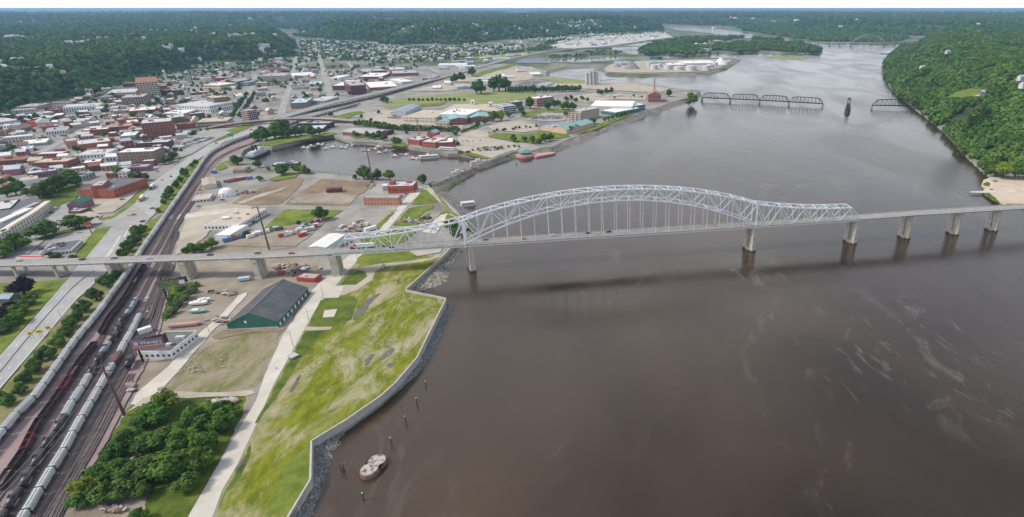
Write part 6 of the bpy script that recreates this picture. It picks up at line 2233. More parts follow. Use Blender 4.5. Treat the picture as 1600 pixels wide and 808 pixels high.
for x, y, lb in ((1535, 134, 'white house at the edge of the hilltop meadow'), (1594, 130, 'grey roofed house at the right edge among the trees'), (1480, 86, 'pale house above the railway on the right bluff'), (1444, 92, 'round white tank-like house on the right bluff'), (1597, 143, 'small pale house low at the right edge'), (1541, 36 + 20, 'far pale farmhouse beyond the right bluff')):
    p = W(x, y, 66)
    z = float(height(np.array([p.x]), np.array([p.y]))[0])
    o = link('house', HOUSES[3][2], None, (p.x, p.y, z + 1), .3, (1.1, 1.1, 1.1))
    tag(o, lb, 'house', 'houses on the right bluff')

# low pale warehouses of the industrial flats, and the rest of the far houses as one mass
rw = random.Random(19)
IND = []
for poly, n, zz, where in (([(850, 73), (880, 65), (940, 57), (1040, 52), (1050, 57), (1005, 63), (950, 71), (905, 75)], 34, 6.1, 'on the industrial flats by the side channel'), ([(650, 128), (700, 116), (760, 118), (830, 106), (840, 118), (760, 130), (700, 140)], 9, G, 'in the yards beyond the highway'),
                           ([(700, 97), (740, 92), (840, 84), (850, 88), (800, 89), (720, 110), (690, 112)], 14, G, 'beside the bend of the highway'), ([(1075, 68), (1200, 62), (1262, 72), (1200, 78), (1080, 76)], 14, 4, 'among the island trees')):
    k = 0
    for p in scatter_px(poly, n * 12, int(poly[0][0]), zz):
        if k >= n:
            break
        L, D = rw.uniform(24, 70), rw.uniform(16, 34)
        if 'island' in where:
            L, D = L * .5, D * .6
        if not free(p, math.hypot(L, D) / 2 * .8, 2):
            continue
        w_, f_ = rw.choice(('white', 'lightgrey', 'tan', 'silver', 'bluegrey', 'white')), rw.choice(('white', 'white', 'lightgrey', 'silver', 'tan'))
        bld_at(Vector((p.x, p.y, zz)), L, D, rw.choice((.3, 1.87)), rw.uniform(6, 10), w_, f_, 0, 0, '%s warehouse with %s roof %s' % (NAMES[w_], NAMES[f_], where), 'industrial_shed', 'flat', units=0, group='sheds ' + where, side='x')
        k += 1
def far_houses():
    """too many and too small to count: distant suburbs"""
    r = random.Random(31)
    mb = MB()
    ms = [wm('white'), rm('grey'), wm('cream'), rm('brown'), rm('lightgrey')]
    zones = [([(-20, 118), (200, 106), (440, 92), (440, 60), (300, 50), (-20, 55)], 1500, 60), ([(480, 58), (640, 68), (900, 56), (1030, 45), (900, 38), (640, 38), (470, 44)], 1500, 60), (ZB, 360, G), ([(-20, 52), (300, 46), (470, 40), (640, 33), (640, 26), (-20, 28)], 160, 70), ([(1100, 34), (1600, 44), (1600, 24), (1100, 22)], 110, 75), ([(860, 62), (1035, 50), (1045, 53), (900, 68)], 160, 6)]
    for poly, n, zz in zones:
        pts = scatter_px(poly, n, int(poly[0][1]) + n, zz)
        X, Y = np.array([p.x for p in pts]), np.array([p.y for p in pts])
        Z = height(X, Y)
        far = zz > 65
        cl = vnoise(X, Y, 130, 11) * 0.6 + vnoise(X, Y, 420, 12) * 0.4
        for p, z, cc in zip(pts, Z, cl):
            if zz == G and not free(p, 6, 0) or zz == 60 and cc < .57:
                continue
            k = r.uniform(.9, 1.6) * (3.0 if far else 1)
            rz = r.choice((.35, 1.92)) + r.uniform(-.2, .2)
            w, f = r.choice(((0, 1), (0, 4), (2, 3), (0, 1), (2, 4)))
            ca, sa = math.cos(rz), math.sin(rz)
            tr = lambda x, y, h: (p.x + (x * ca - y * sa) * k, p.y + (x * sa + y * ca) * k, max(z, G if not far else 4) + h * min(k, 2.2))
            L, D, h, rs = 5.5, 4, 5, 8
            q = [(-L, -D), (L, -D), (L, D), (-L, D)]
            for i in range(4):
                j = (i + 1) % 4
                mb.face([tr(*q[i], -1), tr(*q[j], -1), tr(*q[j], h), tr(*q[i], h)], w)
            mb.face([tr(-L, -D, h), tr(L, -D, h), tr(L, 0, rs), tr(-L, 0, rs)], f)
            mb.face([tr(L, D, h), tr(-L, D, h), tr(-L, 0, rs), tr(L, 0, rs)], f)
            mb.face([tr(L, -D, h), tr(L, D, h), tr(L, 0, rs)], w)
            mb.face([tr(-L, D, h), tr(-L, -D, h), tr(-L, 0, rs)], w)
    return mb.build('distant_houses', ms)
stuff(far_houses(), 'far suburbs of tiny pale houses on the hills', 'houses')

# water towers on the ridges
for x, y, lb, zz, hp in ((824, 30, 'white water tower on the ridge above the valley', 100, 8), (992, 32.5, 'white ball water tower on the ridge above the channel', 100, 4), (308, 52, 'yellowish water tank among the bluff trees', 60, 5)):
    p = W(x, y, zz)
    z = float(height(np.array([p.x]), np.array([p.y]))[0])
    t = thing('water_tower', lb, 'water tower', (p.x, p.y, z))
    mb = MB()
    mb.cyl((0, 0, 0), (0, 0, 26), 2.6, 2.0, 10)
    mb.build('stem', wm('white'), t)
    mb = MB()
    mb.cyl((0, 0, 25), (0, 0, 31), 4, 9, 14)
    mb.cyl((0, 0, 31), (0, 0, 36), 9, 8.6, 14)
    mb.cyl((0, 0, 36), (0, 0, 40), 8.6, 1.5, 14)
    mb.build('tank', wm('yellow' if x == 308 else 'white'), t)

# ------------------------------------------------------------------ town trees
rt = random.Random(12)
def scatter_trees(poly, n, seed, label, group, r0, r1, keys='ggdds', low=True, pad=0.5, zz=G):
    k = 0
    for p in scatter_px(poly, n * 14, seed, zz):
        if k >= n:
            break
        r_ = rt.uniform(r0, r1)
        if not free(p, r_ * .7, pad):
            continue
        tree('town_tree', label, p, r_, r_ * rt.uniform(1.6, 2.2), rt.choice(keys), group, low, rt, side='x')
        OCC.append((p, r_ * .6, near_angle(p)))
        k += 1
scatter_trees([(-20, 260), (-20, 190), (100, 165), (210, 140), (300, 150), (290, 190), (180, 220), (100, 260)], 46, 3, 'round green tree between the blocks at the left of the town', 'trees between the left town blocks', 4, 7)
scatter_trees([(210, 140), (330, 104), (460, 92), (600, 104), (660, 104), (560, 148), (440, 174), (300, 165)], 90, 4, 'round green tree among the downtown roofs', 'trees among the downtown roofs', 4, 7)
# avenue and port trees
def row_px(a, b, n, rp, label, group, keys='g', hk=1.7, jit=.6, name='avenue_tree'):
    pts = []
    for i in range(n):
        t = i / max(1, n - 1)
        pts.append((a[0] + (b[0] - a[0]) * t + rt.uniform(-jit, jit), a[1] + (b[1] - a[1]) * t + rt.uniform(-jit, jit) * .4, rp * rt.uniform(.85, 1.15), rt.choice(keys)))
    tree_row(pts, label, group, name, True, hk)
row_px((363, 184), (386, 150), 9, 4, '%s tree up the left side of the tree-lined avenue', 'left avenue trees', 'd')
row_px((376, 184), (398, 150), 8, 4, '%s tree up the right side of the tree-lined avenue', 'right avenue trees', 'd')
row_px((796, 145), (905, 143), 22, 5, '%s tree of the dark hedge row behind the meadow', 'tree row behind the meadow', 'dd')
row_px((557, 197), (632, 205), 15, 5.5, '%s tree of the thick row before the casino car park', 'row before the casino car park', 'gd')
row_px((634, 204), (715, 206), 14, 4.6, '%s tree along the street before the casino', 'street trees before the casino', 'gd')
row_px((722, 208), (746, 200), 6, 3.8, '%s tree of the clipped row right of the casino', 'clipped row right of the casino', 'g', 1.4, .2)
row_px((890, 208), (928, 193), 9, 5, '%s tree along the riverfront walk', 'trees along the riverfront walk', 'g')
row_px((945, 190), (975, 181), 6, 4, '%s tree beside the convention centre on the riverfront', 'convention centre riverfront trees', 'g')
row_px((640, 158), (725, 158), 13, 2.6, '%s small tree along the meadow edge', 'small meadow edge trees', 'd')
tree_row([(752, 148, 11, 'd'), (745, 147, 9, 'd'), (780, 143, 12, 'd'), (790, 142, 10, 'd'), (772, 143, 10, 'd'), (738, 120, 7, 'd'), (712, 128, 6, 'd'), (722, 128, 7, 'd'), (708, 130, 5, 'd')], '%s big dark tree around the far side of the meadow', 'big trees round the meadow', 'meadow_tree', True, 1.9)
tree_row([(772, 190, 8, 'g'), (783, 189, 8, 'y'), (795, 184, 5, 'g'), (815, 178, 6, 'g'), (818, 182, 5, 'd'), (828, 170, 9, 'd'), (856, 172, 7, 'g'), (866, 168, 6, 'd'), (872, 166, 5, 'd'), (880, 172, 6, 'g'), (888, 172, 7, 'g'), (896, 172, 6, 'd'), (884, 182, 4, 'y'), (747, 197, 5, 'd'), (758, 195, 5, 'g'), (803, 222, 6, 'g'), (852, 222, 7, 'g'), (860, 220, 6, 'd'), (832, 224, 6, 'g'), (820, 222, 5, 'd'), (843, 225, 5, 'd')],
         '%s tree scattered among the port offices', 'trees among the port offices', 'port_tree', True, 1.8)
tree_row([(885, 158, 4, 'g'), (893, 156, 4, 'd'), (900, 160, 4, 'g'), (910, 157, 4, 'g'), (918, 158, 3, 'd'), (935, 147, 4, 'd'), (948, 147, 5, 'd'), (955, 146, 5, 'd'), (940, 148, 4, 'd'), (1045, 151, 6, 'd'), (1080, 158, 7, 'y'), (1084, 162, 7, 'g'), (1076, 165, 6, 'g'), (1020, 152, 4, 'd'), (1003, 153, 2, 'g'), (990, 151, 2, 'g'), (960, 154, 2, 'g')],
         '%s tree near the convention centre and power house', 'trees near the power house', 'port_tree', True, 1.7)
tree_row([(575, 216, 6, 'g'), (585, 218, 6, 'd'), (594, 217, 7, 'd'), (600, 220, 6, 'd'), (617, 225, 6, 'g'), (624, 224, 5, 'g'), (556, 214, 5, 'g'), (613, 210, 4, 'd'), (636, 210, 3, 'g'), (712, 212, 4, 'd'), (708, 226, 4, 'd'), (716, 228, 4, 'd'), (600, 160, 6, 'd'), (604, 161, 5, 'g'), (592, 178, 3, 'd'), (517, 182, 4, 'd'), (565, 184, 3, 'd'), (580, 190, 3, 'd')],
         '%s tree round the museum and the marina', 'trees round the museum', 'port_tree', True, 1.7)
row_px((720, 240), (806, 230), 16, 2.2, '%s small tree in the sandy car park by the river', 'small car park trees', 'gd', 1.6, 5)
row_px((770, 206), (836, 199), 10, 2.2, '%s small tree in the upper sandy car park', 'small upper car park trees', 'd', 1.6, 3)

# far valley trees as one mass, by the same woodland model
def town_canopy():
    r = random.Random(55)
    pts, S = [], []
    for poly, n, zz, s0 in ((ZB, 2600, G, 6.0), (MID, 900, G, 4.2), (LEFT, 240, G, 3.8), ([(640, 100), (720, 92), (840, 80), (870, 75), (850, 72), (760, 88)], 260, G, 5.5), ([(840, 73), (900, 62), (1035, 50), (1040, 47), (960, 54), (860, 63)], 700, G, 7), ([(860, 92), (960, 86), (975, 82), (950, 78), (880, 84), (850, 90)], 220, G, 5), ([(-20, 200), (60, 176), (100, 154), (210, 130), (330, 102), (330, 96), (200, 120), (90, 150), (-20, 176)], 420, G, 6)):
        for p in scatter_px(poly, n, n, zz):
            if all(not near_line(p, P, w / 2 + 4) for P, w in SW) and not near_line(p, HWP, 18):
                if vn(p) < .62 and free_fast(p):
                    pts.append((p.x, p.y, p.z))
                    S.append(s0 * r.uniform(.6, 1.25))
    return pts, S
def vn(p):
    return float(vnoise(np.array([p.x]), np.array([p.y]), 90, 33)[0])
def free_fast(p):
    return all((c.x - p.x) ** 2 + (c.y - p.y) ** 2 > (rr * .8) ** 2 for c, rr, _ in OCC)
pts, S = town_canopy()
me = bpy.data.meshes.new('town_canopy')
me.from_pydata([(x, y, z + s * .7) for (x, y, z), s in zip(pts, S)], [], [])
at = me.attributes.new('size', 'FLOAT', 'POINT')
at.data.foreach_set('value', S)
o = link('town_canopy', me)
stuff(o, 'canopy of garden trees over the far valley streets', 'trees')
md = o.modifiers.new('town_canopy', 'NODES')
md.node_group = bpy.data.node_groups['woodland']
# ------------------------------------------------------------------ rail yard: tracks and wagons
M_bed = mat('track_bed', (0.10, 0.08, 0.078), (0.19, 0.155, 0.152), .3, .95, detail=6)
M_rail = mat('rail_steel', (0.20, 0.17, 0.16), (0.27, 0.23, 0.215), .4, .5, metal=.3)
M_tie = mat('sleeper_timber', (0.055, 0.043, 0.038), (0.10, 0.08, 0.07), .8, .95)
ZT = G + .02 + .012 * _layer[0] + .05
RAILS = {
 'one': [(-40, 730), (13, 667), (33, 644), (57, 620), (86, 580), (120, 532), (150, 496), (180, 455), (200, 427), (220, 395), (237, 370), (260, 337), (282, 305), (305, 272), (322, 247), (335, 236), (360, 223.5), (385, 214.5), (420, 204), (460, 191.5), (494, 181), (530, 171), (560, 162)],
 'two': [(-20, 792), (8, 749), (33, 713), (59, 664), (85, 628), (110, 590), (130, 560), (152, 532), (172, 497), (195, 467), (222, 422), (246, 384), (270, 341), (293, 308), (313, 278), (329, 255), (345, 242), (368, 231), (392, 223), (420, 210), (462, 195), (496, 184)],
 'three': [(-10, 835), (18, 790), (44, 749), (69, 705), (93, 669), (113, 633), (131, 606), (150, 572), (165, 547), (182, 525), (190, 505), (205, 485), (216, 466), (236, 428), (256, 388), (276, 348), (300, 312)],
 'four': [(20, 840), (51, 790), (75, 749), (99, 711), (118, 675), (136, 644), (154, 613), (170, 585), (185, 560), (195, 540), (207, 520), (217, 500), (238, 455), (258, 405), (275, 358)],
 'five': [(55, 830), (75, 797), (104, 748), (128, 706), (147, 668), (168, 628), (195, 580), (222, 530), (238, 492), (252, 450), (266, 402)],
 'six': [(75, 830), (95, 790), (118, 745), (142, 705), (162, 668), (184, 625), (205, 586)],
 'seven': [(225, 556), (240, 512), (256, 455), (268, 415)],
 'eight': [(262, 330), (284, 300), (306, 268), (325, 244), (350, 230)]}
PATH = {}
for k, pts in RAILS.items():
    P = smooth_line([W(x, y, G + (2.6 if k in ('one', 'two', 'three', 'four') else 0.3)) for x, y in pts], 7)
    for p in P:
        p.z = ZT
    PATH[k] = P
    if k == 'eight':
        continue
    o0 = P[0].copy()
    t = thing('railway_track', '%s railway track of the yard counting from the highway' % {'one': 'first', 'two': 'second', 'three': 'third', 'four': 'fourth', 'five': 'fifth', 'six': 'sixth, short', 'seven': 'seventh, rightmost short'}[k], 'railway track', o0, group='tracks of the rail yard')
    Q = [p - o0 for p in P]
    ribbon('track_bed', Q, 1.9, -1.9, M_bed, dz=.02, parent=t)
    for d in (-.75, .75):
        ribbon('rail', Q, d + .09, d - .09, M_rail, dz=.32, thick=.16, parent=t)
    mb = MB()
    L = 0
    for p, tg in along(Q, 0, 1.3):
        n = Vector((-tg.y, tg.x, 0))
        mb.bar(p - n * 1.3 + Vector((0, 0, .09)), p + n * 1.3 + Vector((0, 0, .09)), .3, .14)
        L += 1
        if L > 420:
            break
    stuff(mb.build('sleeper', M_tie, t))

def bogie_mesh():
    mb = MB()
    for x in (-.9, .9):
        for y in (-.78, .78):
            mb.cyl((x, y - .08, .45), (x, y + .08, .45), .45, n=10)
    for y in (-.95, .95):
        mb.box((0, y, .5), (2.4, .22, .4))
    mb.box((0, 0, .6), (.5, 1.9, .4))
    return mb.mesh('bogie', mat('bogie_iron', (0.05, 0.042, 0.04), (0.09, 0.075, 0.07), .8))
BOGIE = bogie_mesh()
LEN = 12.9
def hopper_body(m, stain):
    mb = MB()
    Lh = LEN / 2 - .35
    prof = [(-1.5, 1.5), (-1.5, 3.6), (-1.15, 4.15), (1.15, 4.15), (1.5, 3.6), (1.5, 1.5), (.7, .75), (-.7, .75)]
    K = len(prof)
    xs = [(-Lh, .97, 1.0), (-Lh + .25, 1, 1), (Lh - .25, 1, 1), (Lh, .97, 1.0)]
    rings = []
    for x, s, zz in xs:
        rings.append([(x if not (z < 1.4) else x * .72, y * s, z) for y, z in prof])
    for a, b in zip(rings[:-1], rings[1:]):
        for i in range(K):
            j = (i + 1) % K
            mb.face([a[j], a[i], b[i], b[j]])
    mb.face(rings[0])
    mb.face(rings[-1][::-1])
    for i in range(9):
        x = -Lh + Lh * 2 * (i + .5) / 9
        for y in (-1.53, 1.53):
            mb.box((x, y, 2.55), (.12, .12, 2.0))
    return mb.mesh('hopper_body', m)
def hatch_mesh(m):
    mb = MB()
    mb.box((0, 0, 4.25), (LEN - 2.0, .5, .22))
    for y in (-1.0, 1.0):
        mb.box((0, y, 4.19), (LEN - 1.6, .34, .06))
    for x in (-LEN / 2 + .2, LEN / 2 - .2):
        mb.box((x, 0, 3.0), (.1, 2.2, 2.2))
    return mb.mesh('roof_walkway', m)
def tank_body(m):
    mb = MB()
    L = LEN / 2 - .9
    for a, b, r0, r1 in ((-L, L, 1.48, 1.48), (L, L + .5, 1.48, .9), (-L - .5, -L, .9, 1.48)):
        mb.cyl((a, 0, 2.45), (b, 0, 2.45), r0, r1, 18, cap=True)
    return mb.mesh('tank', m, True)
def tank_fit(m):
    mb = MB()
    mb.cyl((0, 0, 3.8), (0, 0, 4.35), .6, .55, 12)
    mb.box((0, 0, 4.02), (2.2, 2.4, .1))
    for y in (-1.2, 1.2):
        mb.box((0, y, 4.3), (2.2, .08, .6))
    mb.box((0, 0, .95), (LEN - .6, 1.0, .4))
    for x in (-LEN / 2 + .6, LEN / 2 - .6):
        mb.box((x, 0, 1.1), (1.0, 2.6, .15))
    return mb.mesh('dome_and_frame', m)
def gondola_body(m):
    mb = MB()
    L = LEN / 2 - .3
    for y in (-1.4, 1.4):
        mb.box((0, y, 2.1), (2 * L, .14, 2.0))
        for i in range(8):
            mb.box((-L + 2 * L * (i + .5) / 8, y * 1.06, 2.1), (.22, .14, 2.0))
    for x in (-L, L):
        mb.box((x, 0, 2.1), (.14, 2.7, 2.0))
    mb.box((0, 0, 1.15), (2 * L, 2.7, .2))
    mb.box((0, 0, 2.9), (.2, 2.8, .2))
    return mb.mesh('gondola_body', m)
def load_mesh(m, h=.5):
    mb = MB()
    L = LEN / 2 - .5
    r = random.Random(3)
    for i in range(6):
        x0, x1 = -L + 2 * L * i / 6, -L + 2 * L * (i + 1) / 6
        z0, z1 = 1.3 + h * r.uniform(.6, 1.3), 1.3 + h * r.uniform(.6, 1.3)
        mb.face([(x0, -1.3, z0), (x1, -1.3, z1), (x1, 1.3, z1 + .1), (x0, 1.3, z0 + .1)])
    return mb.mesh('load', m)
M_hop = [mat('hopper_grey_%s' % n, a, b, .45, .55, spec=.4, detail=6) for n, a, b in (('a', (0.50, 0.51, 0.51), (0.60, 0.61, 0.605)), ('b', (0.56, 0.56, 0.545), (0.68, 0.68, 0.665)), ('c', (0.42, 0.46, 0.46), (0.52, 0.56, 0.55)), ('rusty', (0.40, 0.36, 0.30), (0.56, 0.54, 0.50)), ('brown', (0.13, 0.055, 0.045), (0.19, 0.085, 0.07)))]
M_walk = mat('walkway_grating', (0.24, 0.25, 0.25), (0.34, 0.35, 0.35), .6, .7)
M_tankb = mat('tank_black', (0.016, 0.017, 0.02), (0.035, 0.036, 0.04), .6, .35, spec=.5)
M_tankg = mat('tank_bluegrey', (0.26, 0.31, 0.35), (0.34, 0.39, 0.43), .5, .4)
M_gond = mat('gondola_brown', (0.060, 0.035, 0.033), (0.11, 0.065, 0.058), .5, .8)
M_gondr = mat('gondola_red', (0.20, 0.05, 0.05), (0.26, 0.08, 0.07), .5, .8)
HB = [hopper_body(m, 0) for m in M_hop]
HW = [hatch_mesh(M_walk), hatch_mesh(M_hop[4])]
TB, TG = tank_body(M_tankb), tank_body(M_tankg)
TF = tank_fit(M_tankb)
GB, GR = gondola_body(M_gond), gondola_body(M_gondr)
LD = [load_mesh(mat('dark_scrap', (0.03, 0.027, 0.026), (0.07, 0.06, 0.055), .5)), load_mesh(mat('pale_scrap', (0.42, 0.40, 0.38), (0.12, 0.1, 0.09), .3))]
rr_ = random.Random(4)
def wagon(kind, p, tg, label, group):
    nm = {'h': 'covered_hopper', 'b': 'covered_hopper', 't': 'tank_wagon', 'g': 'tank_wagon', 'o': 'gondola_wagon', 'r': 'gondola_wagon'}[kind]
    t = thing(nm, label, 'rail wagon', (p.x, p.y, ZT + .35), math.atan2(tg.y, tg.x), group)
    for x in (-LEN / 2 + 2.0, LEN / 2 - 2.0):
        link('bogie', BOGIE, t, (x, 0, 0))
    if kind == 'h':
        link('body', HB[rr_.choice((0, 0, 1, 1, 2, 2, 3))], t)
        link('roof_walkway', HW[0], t)
    elif kind == 'b':
        link('body', HB[4], t)
        link('roof_walkway', HW[1], t)
    elif kind in 'tg':
        link('tank', TB if kind == 't' else TG, t)
        link('dome_and_frame', TF, t)
    else:
        link('body', GB if kind == 'o' else GR, t)
        link('load', LD[0 if rr_.random() < .8 else 1], t)
KN = {'h': 'silver-grey covered hopper', 'b': 'brown covered hopper', 't': 'black tank wagon', 'g': 'blue-grey tank wagon', 'o': 'dark brown open gondola', 'r': 'dull red open gondola'}
def s_at(P, px):
    """arc length of the path point nearest to photo row px[1]"""
    L, best = 0, (1e9, 0)
    for i in range(1, len(P)):
        L += (P[i] - P[i - 1]).length
        q = PXY(P[i] + Vector((0, 0, 2.5)))
        d = (q[0] - px[0]) ** 2 + (q[1] - px[1]) ** 2
        best = min(best, (d, L))
    return best[1]
def train(key, kinds, s0, s1, where, group):
    P = PATH[key]
    i = 0
    for p, tg in along(P, s0, LEN + .55):
        L = s0 + i * (LEN + .55)
        if L > s1:
            break
        k = kinds[i % len(kinds)] if isinstance(kinds, str) and len(kinds) == 1 else (kinds[i] if i < len(kinds) else kinds[-1])
        if k != '-':
            wagon(k, p, tg, '%s, %s from the near end of the %s' % (KN[k], ordn(i), where), group)
        i += 1
train('one', 'h', 6, 1e9, 'long leftmost train', 'long train of silver hoppers')
e2 = s_at(PATH['two'], (226, 416))
train('two', 'oorooorooo-ooooooooooooo', s_at(PATH['two'], (4, 755)), e2, 'dark gondola string', 'string of open gondolas')
e3 = s_at(PATH['three'], (217, 464))
n3 = int((e3 - 6) / (LEN + .55)) + 1
seq = ['t'] * n3
tail = 'gg' ; seq[-2:] = list('gg')
k = max(0, n3 - 8)
for i in range(n3):
    p, tg = along(PATH['three'], 6 + i * (LEN + .55), 1e9)[0]
    y = PXY(p)[1]
    if 588 < y < 650:
        seq[i] = 'h'
    elif 536 < y < 562:
        seq[i] = 'g'
train('three', ''.join(seq), 6, e3, 'mixed string of tank wagons', 'mixed string of tank wagons')
e4 = s_at(PATH['four'], (218, 498))
n4 = int((e4 - 6) / (LEN + .55)) + 1
seq = ['h'] * n4
for i in range(n4):
    p, tg = along(PATH['four'], 6 + i * (LEN + .55), 1e9)[0]
    if 550 < PXY(p)[1] < 572:
        seq[i] = 'b'
train('four', ''.join(seq), 6, e4, 'right hand hopper string', 'right hand string of hoppers')
p = W(205, 570, ZT)
wagon('t', p, (W(214, 552, ZT) - W(197, 585, ZT)).normalized(), 'lone black tank wagon beside the white rail workshop', None)
# ------------------------------------------------------------------ vehicles
CARC = {'white': (0.72, 0.72, 0.71), 'silver': (0.45, 0.46, 0.47), 'grey': (0.17, 0.175, 0.18), 'black': (0.018, 0.018, 0.02), 'blue': (0.05, 0.09, 0.22), 'red': (0.36, 0.03, 0.03), 'tan': (0.36, 0.31, 0.24)}
M_tyre = mat('tyre_rubber', (0.02, 0.02, 0.02), rough=.9)
M_cglass = mat('car_glass', (0.02, 0.024, 0.03), rough=.08, spec=.6)
def paint(k):
    return mat('car_paint_' + k, CARC[k], rough=.28, spec=.5)
def taper(mb, x0, x1, z0, y0, X0, X1, z1, y1, mi=0):
    b = [(x0, -y0, z0), (x1, -y0, z0), (x1, y0, z0), (x0, y0, z0)]
    t = [(X0, -y1, z1), (X1, -y1, z1), (X1, y1, z1), (X0, y1, z1)]
    for i in range(4):
        j = (i + 1) % 4
        mb.face([b[i], b[j], t[j], t[i]], mi)
    mb.face(t, mi)
def car_meshes(k):
    body = MB()
    taper(body, -2.25, 2.25, .32, .86, -2.3, 2.3, .62, .9)
    taper(body, -2.3, 2.3, .62, .9, -2.2, 2.1, .95, .84)
    roof = MB()
    taper(roof, -1.35, .72, 1.42, .60, -1.3, .6, 1.5, .56)
    glass = MB()
    taper(glass, -1.95, 1.25, .95, .80, -1.35, .72, 1.42, .60)
    whole = MB()
    for m_, mi in ((body, 0), (roof, 0), (glass, 1)):
        o = len(whole.v)
        whole.v += m_.v
        whole.f += [tuple(i + o for i in f) for f in m_.f]
        whole.m += [mi] * len(m_.f)
    whole.box((0, 0, .3), (3.9, 1.6, .4), mi=2)
    b2 = MB()
    for m_ in (body, roof):
        o = len(b2.v)
        b2.v += m_.v
        b2.f += [tuple(i + o for i in f) for f in m_.f]
        b2.m += [0] * len(m_.f)
    return b2.mesh('car_body', paint(k)), glass.mesh('car_glass', M_cglass), whole.mesh('car', [paint(k), M_cglass, M_tyre])
CARS = {k: car_meshes(k) for k in CARC}
wb = MB()
wb.cyl((0, -.11, .33), (0, .11, .33), .33, n=12)
WHEEL = wb.mesh('wheel', M_tyre)
rc = random.Random(21)
def car(p, rz, k, label, group=None, parts=True, side=None):
    if parts:
        t = thing('car', label, 'car', p, rz, group, side)
        link('body', CARS[k][0], t)
        link('windows', CARS[k][1], t)
        for x in (-1.4, 1.4):
            for y in (-.8, .8):
                link('wheel', WHEEL, t, (x, y, 0))
    else:
        o = link('car', CARS[k][2], None, p, rz)
        tag(o, label, 'car', group, side)
def deck_pt(px, lane):
    i = min(range(1, len(deck_line) - 1), key=lambda j: abs(PXY(deck_line[j])[0] - px))
    tg = (deck_line[i + 1] - deck_line[i - 1]).normalized()
    n = Vector((-tg.y, tg.x, 0))
    return deck_line[i] + n * lane + Vector((0, 0, .02)), math.atan2(tg.y, tg.x)
for x, lane, k, lb in ((23, 2, 'silver', 'silver car on the bridge deck at the far left end'), (124, 2, 'black', 'black car on the overpass above the left lawn'), (170, 2, 'grey', 'dark car on the overpass above the highway'), (238, -2, 'silver', 'silver car on the bridge deck above the freight trains'), (327, 2, 'black', 'dark car on the bridge deck right of the freight trains'),
                       (404, 2, 'grey', 'grey car on the bridge deck by the tall brown mast'), (457, -2, 'red', 'red car on the bridge deck just before the truss'), (616, -2, 'blue', 'dark blue car inside the west truss behind the lorry'), (758, 2, 'grey', 'dark car just past the first river tower'), (824, -2, 'tan', 'tan car at the start of the arch span'), (866, 2, 'white', 'white car under the rising arch'), (922, 2, 'black', 'black car left of mid arch'), (957, 2, 'black', 'second black car near mid arch'),
                       (600, 2, 'black', 'black car inside the west truss beside the lorry')):
    p, rz = deck_pt(x, lane)
    car(p, rz + (0 if lane < 0 else math.pi), k, lb, 'cars on the bridge')
def lorry(p, rz, cab, label, boxc=(0.74, 0.74, 0.73), L=14.0):
    t = thing('lorry', label, 'lorry', p, rz)
    mb = MB()
    mb.box((-2, 0, 2.55), (L, 2.5, 2.8))
    mb.build('trailer', mat('trailer_white', boxc, (boxc[0] * .9,) * 3, .5, .5), t)
    mb = MB()
    mb.box((-2, 0, .95), (L - .4, 1.0, .35))
    mb.build('chassis', M_tyre, t)
    mb = MB()
    x0 = L / 2 - 1.6
    taper(mb, x0, x0 + 2.6, .6, 1.2, x0 + .1, x0 + 2.2, 3.2, 1.1)
    taper(mb, x0 + 2.5, x0 + 4.2, .6, 1.1, x0 + 2.5, x0 + 4.1, 1.9, 1.0)
    mb.build('cab', mat('cab_' + cab, CARC.get(cab, (0.62, 0.22, 0.08)), rough=.3), t)
    mb = MB()
    mb.box((x0 + 2.42, 0, 2.5), (.25, 1.9, .8))
    mb.build('windscreen', M_cglass, t)
    for x in (-L / 2 - .4, -L / 2 + .9, L / 2 - 1.6, L / 2 - .3, L / 2 + 2.2):
        for y in (-1.0, 1.0):
            w = link('wheel', WHEEL, t, (x, y, 0), 0, (1.5, 1.5, 1.5))
p, rz = deck_pt(569, 2.1)
lorry(p, rz + math.pi, 'red', 'white trailer lorry with a red cab inside the west truss')
hz = G + 1.1
def road_rz(a, b):
    d = W(*b) - W(*a)
    return math.atan2(d.y, d.x)
RZH = road_rz((218, 335), (245, 300))
lorry(W(222, 312, G + .75), RZH + math.pi, 'orange', 'white trailer lorry with an orange cab on the highway')
lorry(W(238, 294, G + .75), RZH + math.pi, 'blue', 'white trailer lorry with a dark blue cab farther up the highway')
for x, y, k, lb, a in ((253, 281.5, 'white', 'white car on the highway beyond the lorries', RZH), (267, 276, 'black', 'black car on the highway near the verge trees', RZH), (238, 326, 'blue', 'dark blue car waiting at the highway crossing', RZH + 1.2), (223, 346.5, 'black', 'black car turning at the highway crossing', 1.0), (203, 337, 'white', 'white van-like car entering the crossing from town', .2), (209, 336, 'grey', 'grey car behind the white one at the crossing', .2),
                       (246, 268, 'black', 'black car on the kerb lane by the shop row', RZH), (272, 257, 'silver', 'silver car on the highway left lane', RZH), (277, 253, 'grey', 'grey car on the highway by the kerb trees', RZH), (338, 224, 'black', 'black car on the highway near the hotel car park', RZH - .5), (367, 218, 'red', 'dark red car beside the green road sign', RZH - .7), (393, 203, 'black', 'black car where the highway starts to rise', RZH - .8),
                       (168, 404, 'white', 'white car on the highway right under the overpass edge', RZH)):
    car(W(x, y, G + .75), a + rc.uniform(-.05, .05), k, lb, 'cars on the highway')
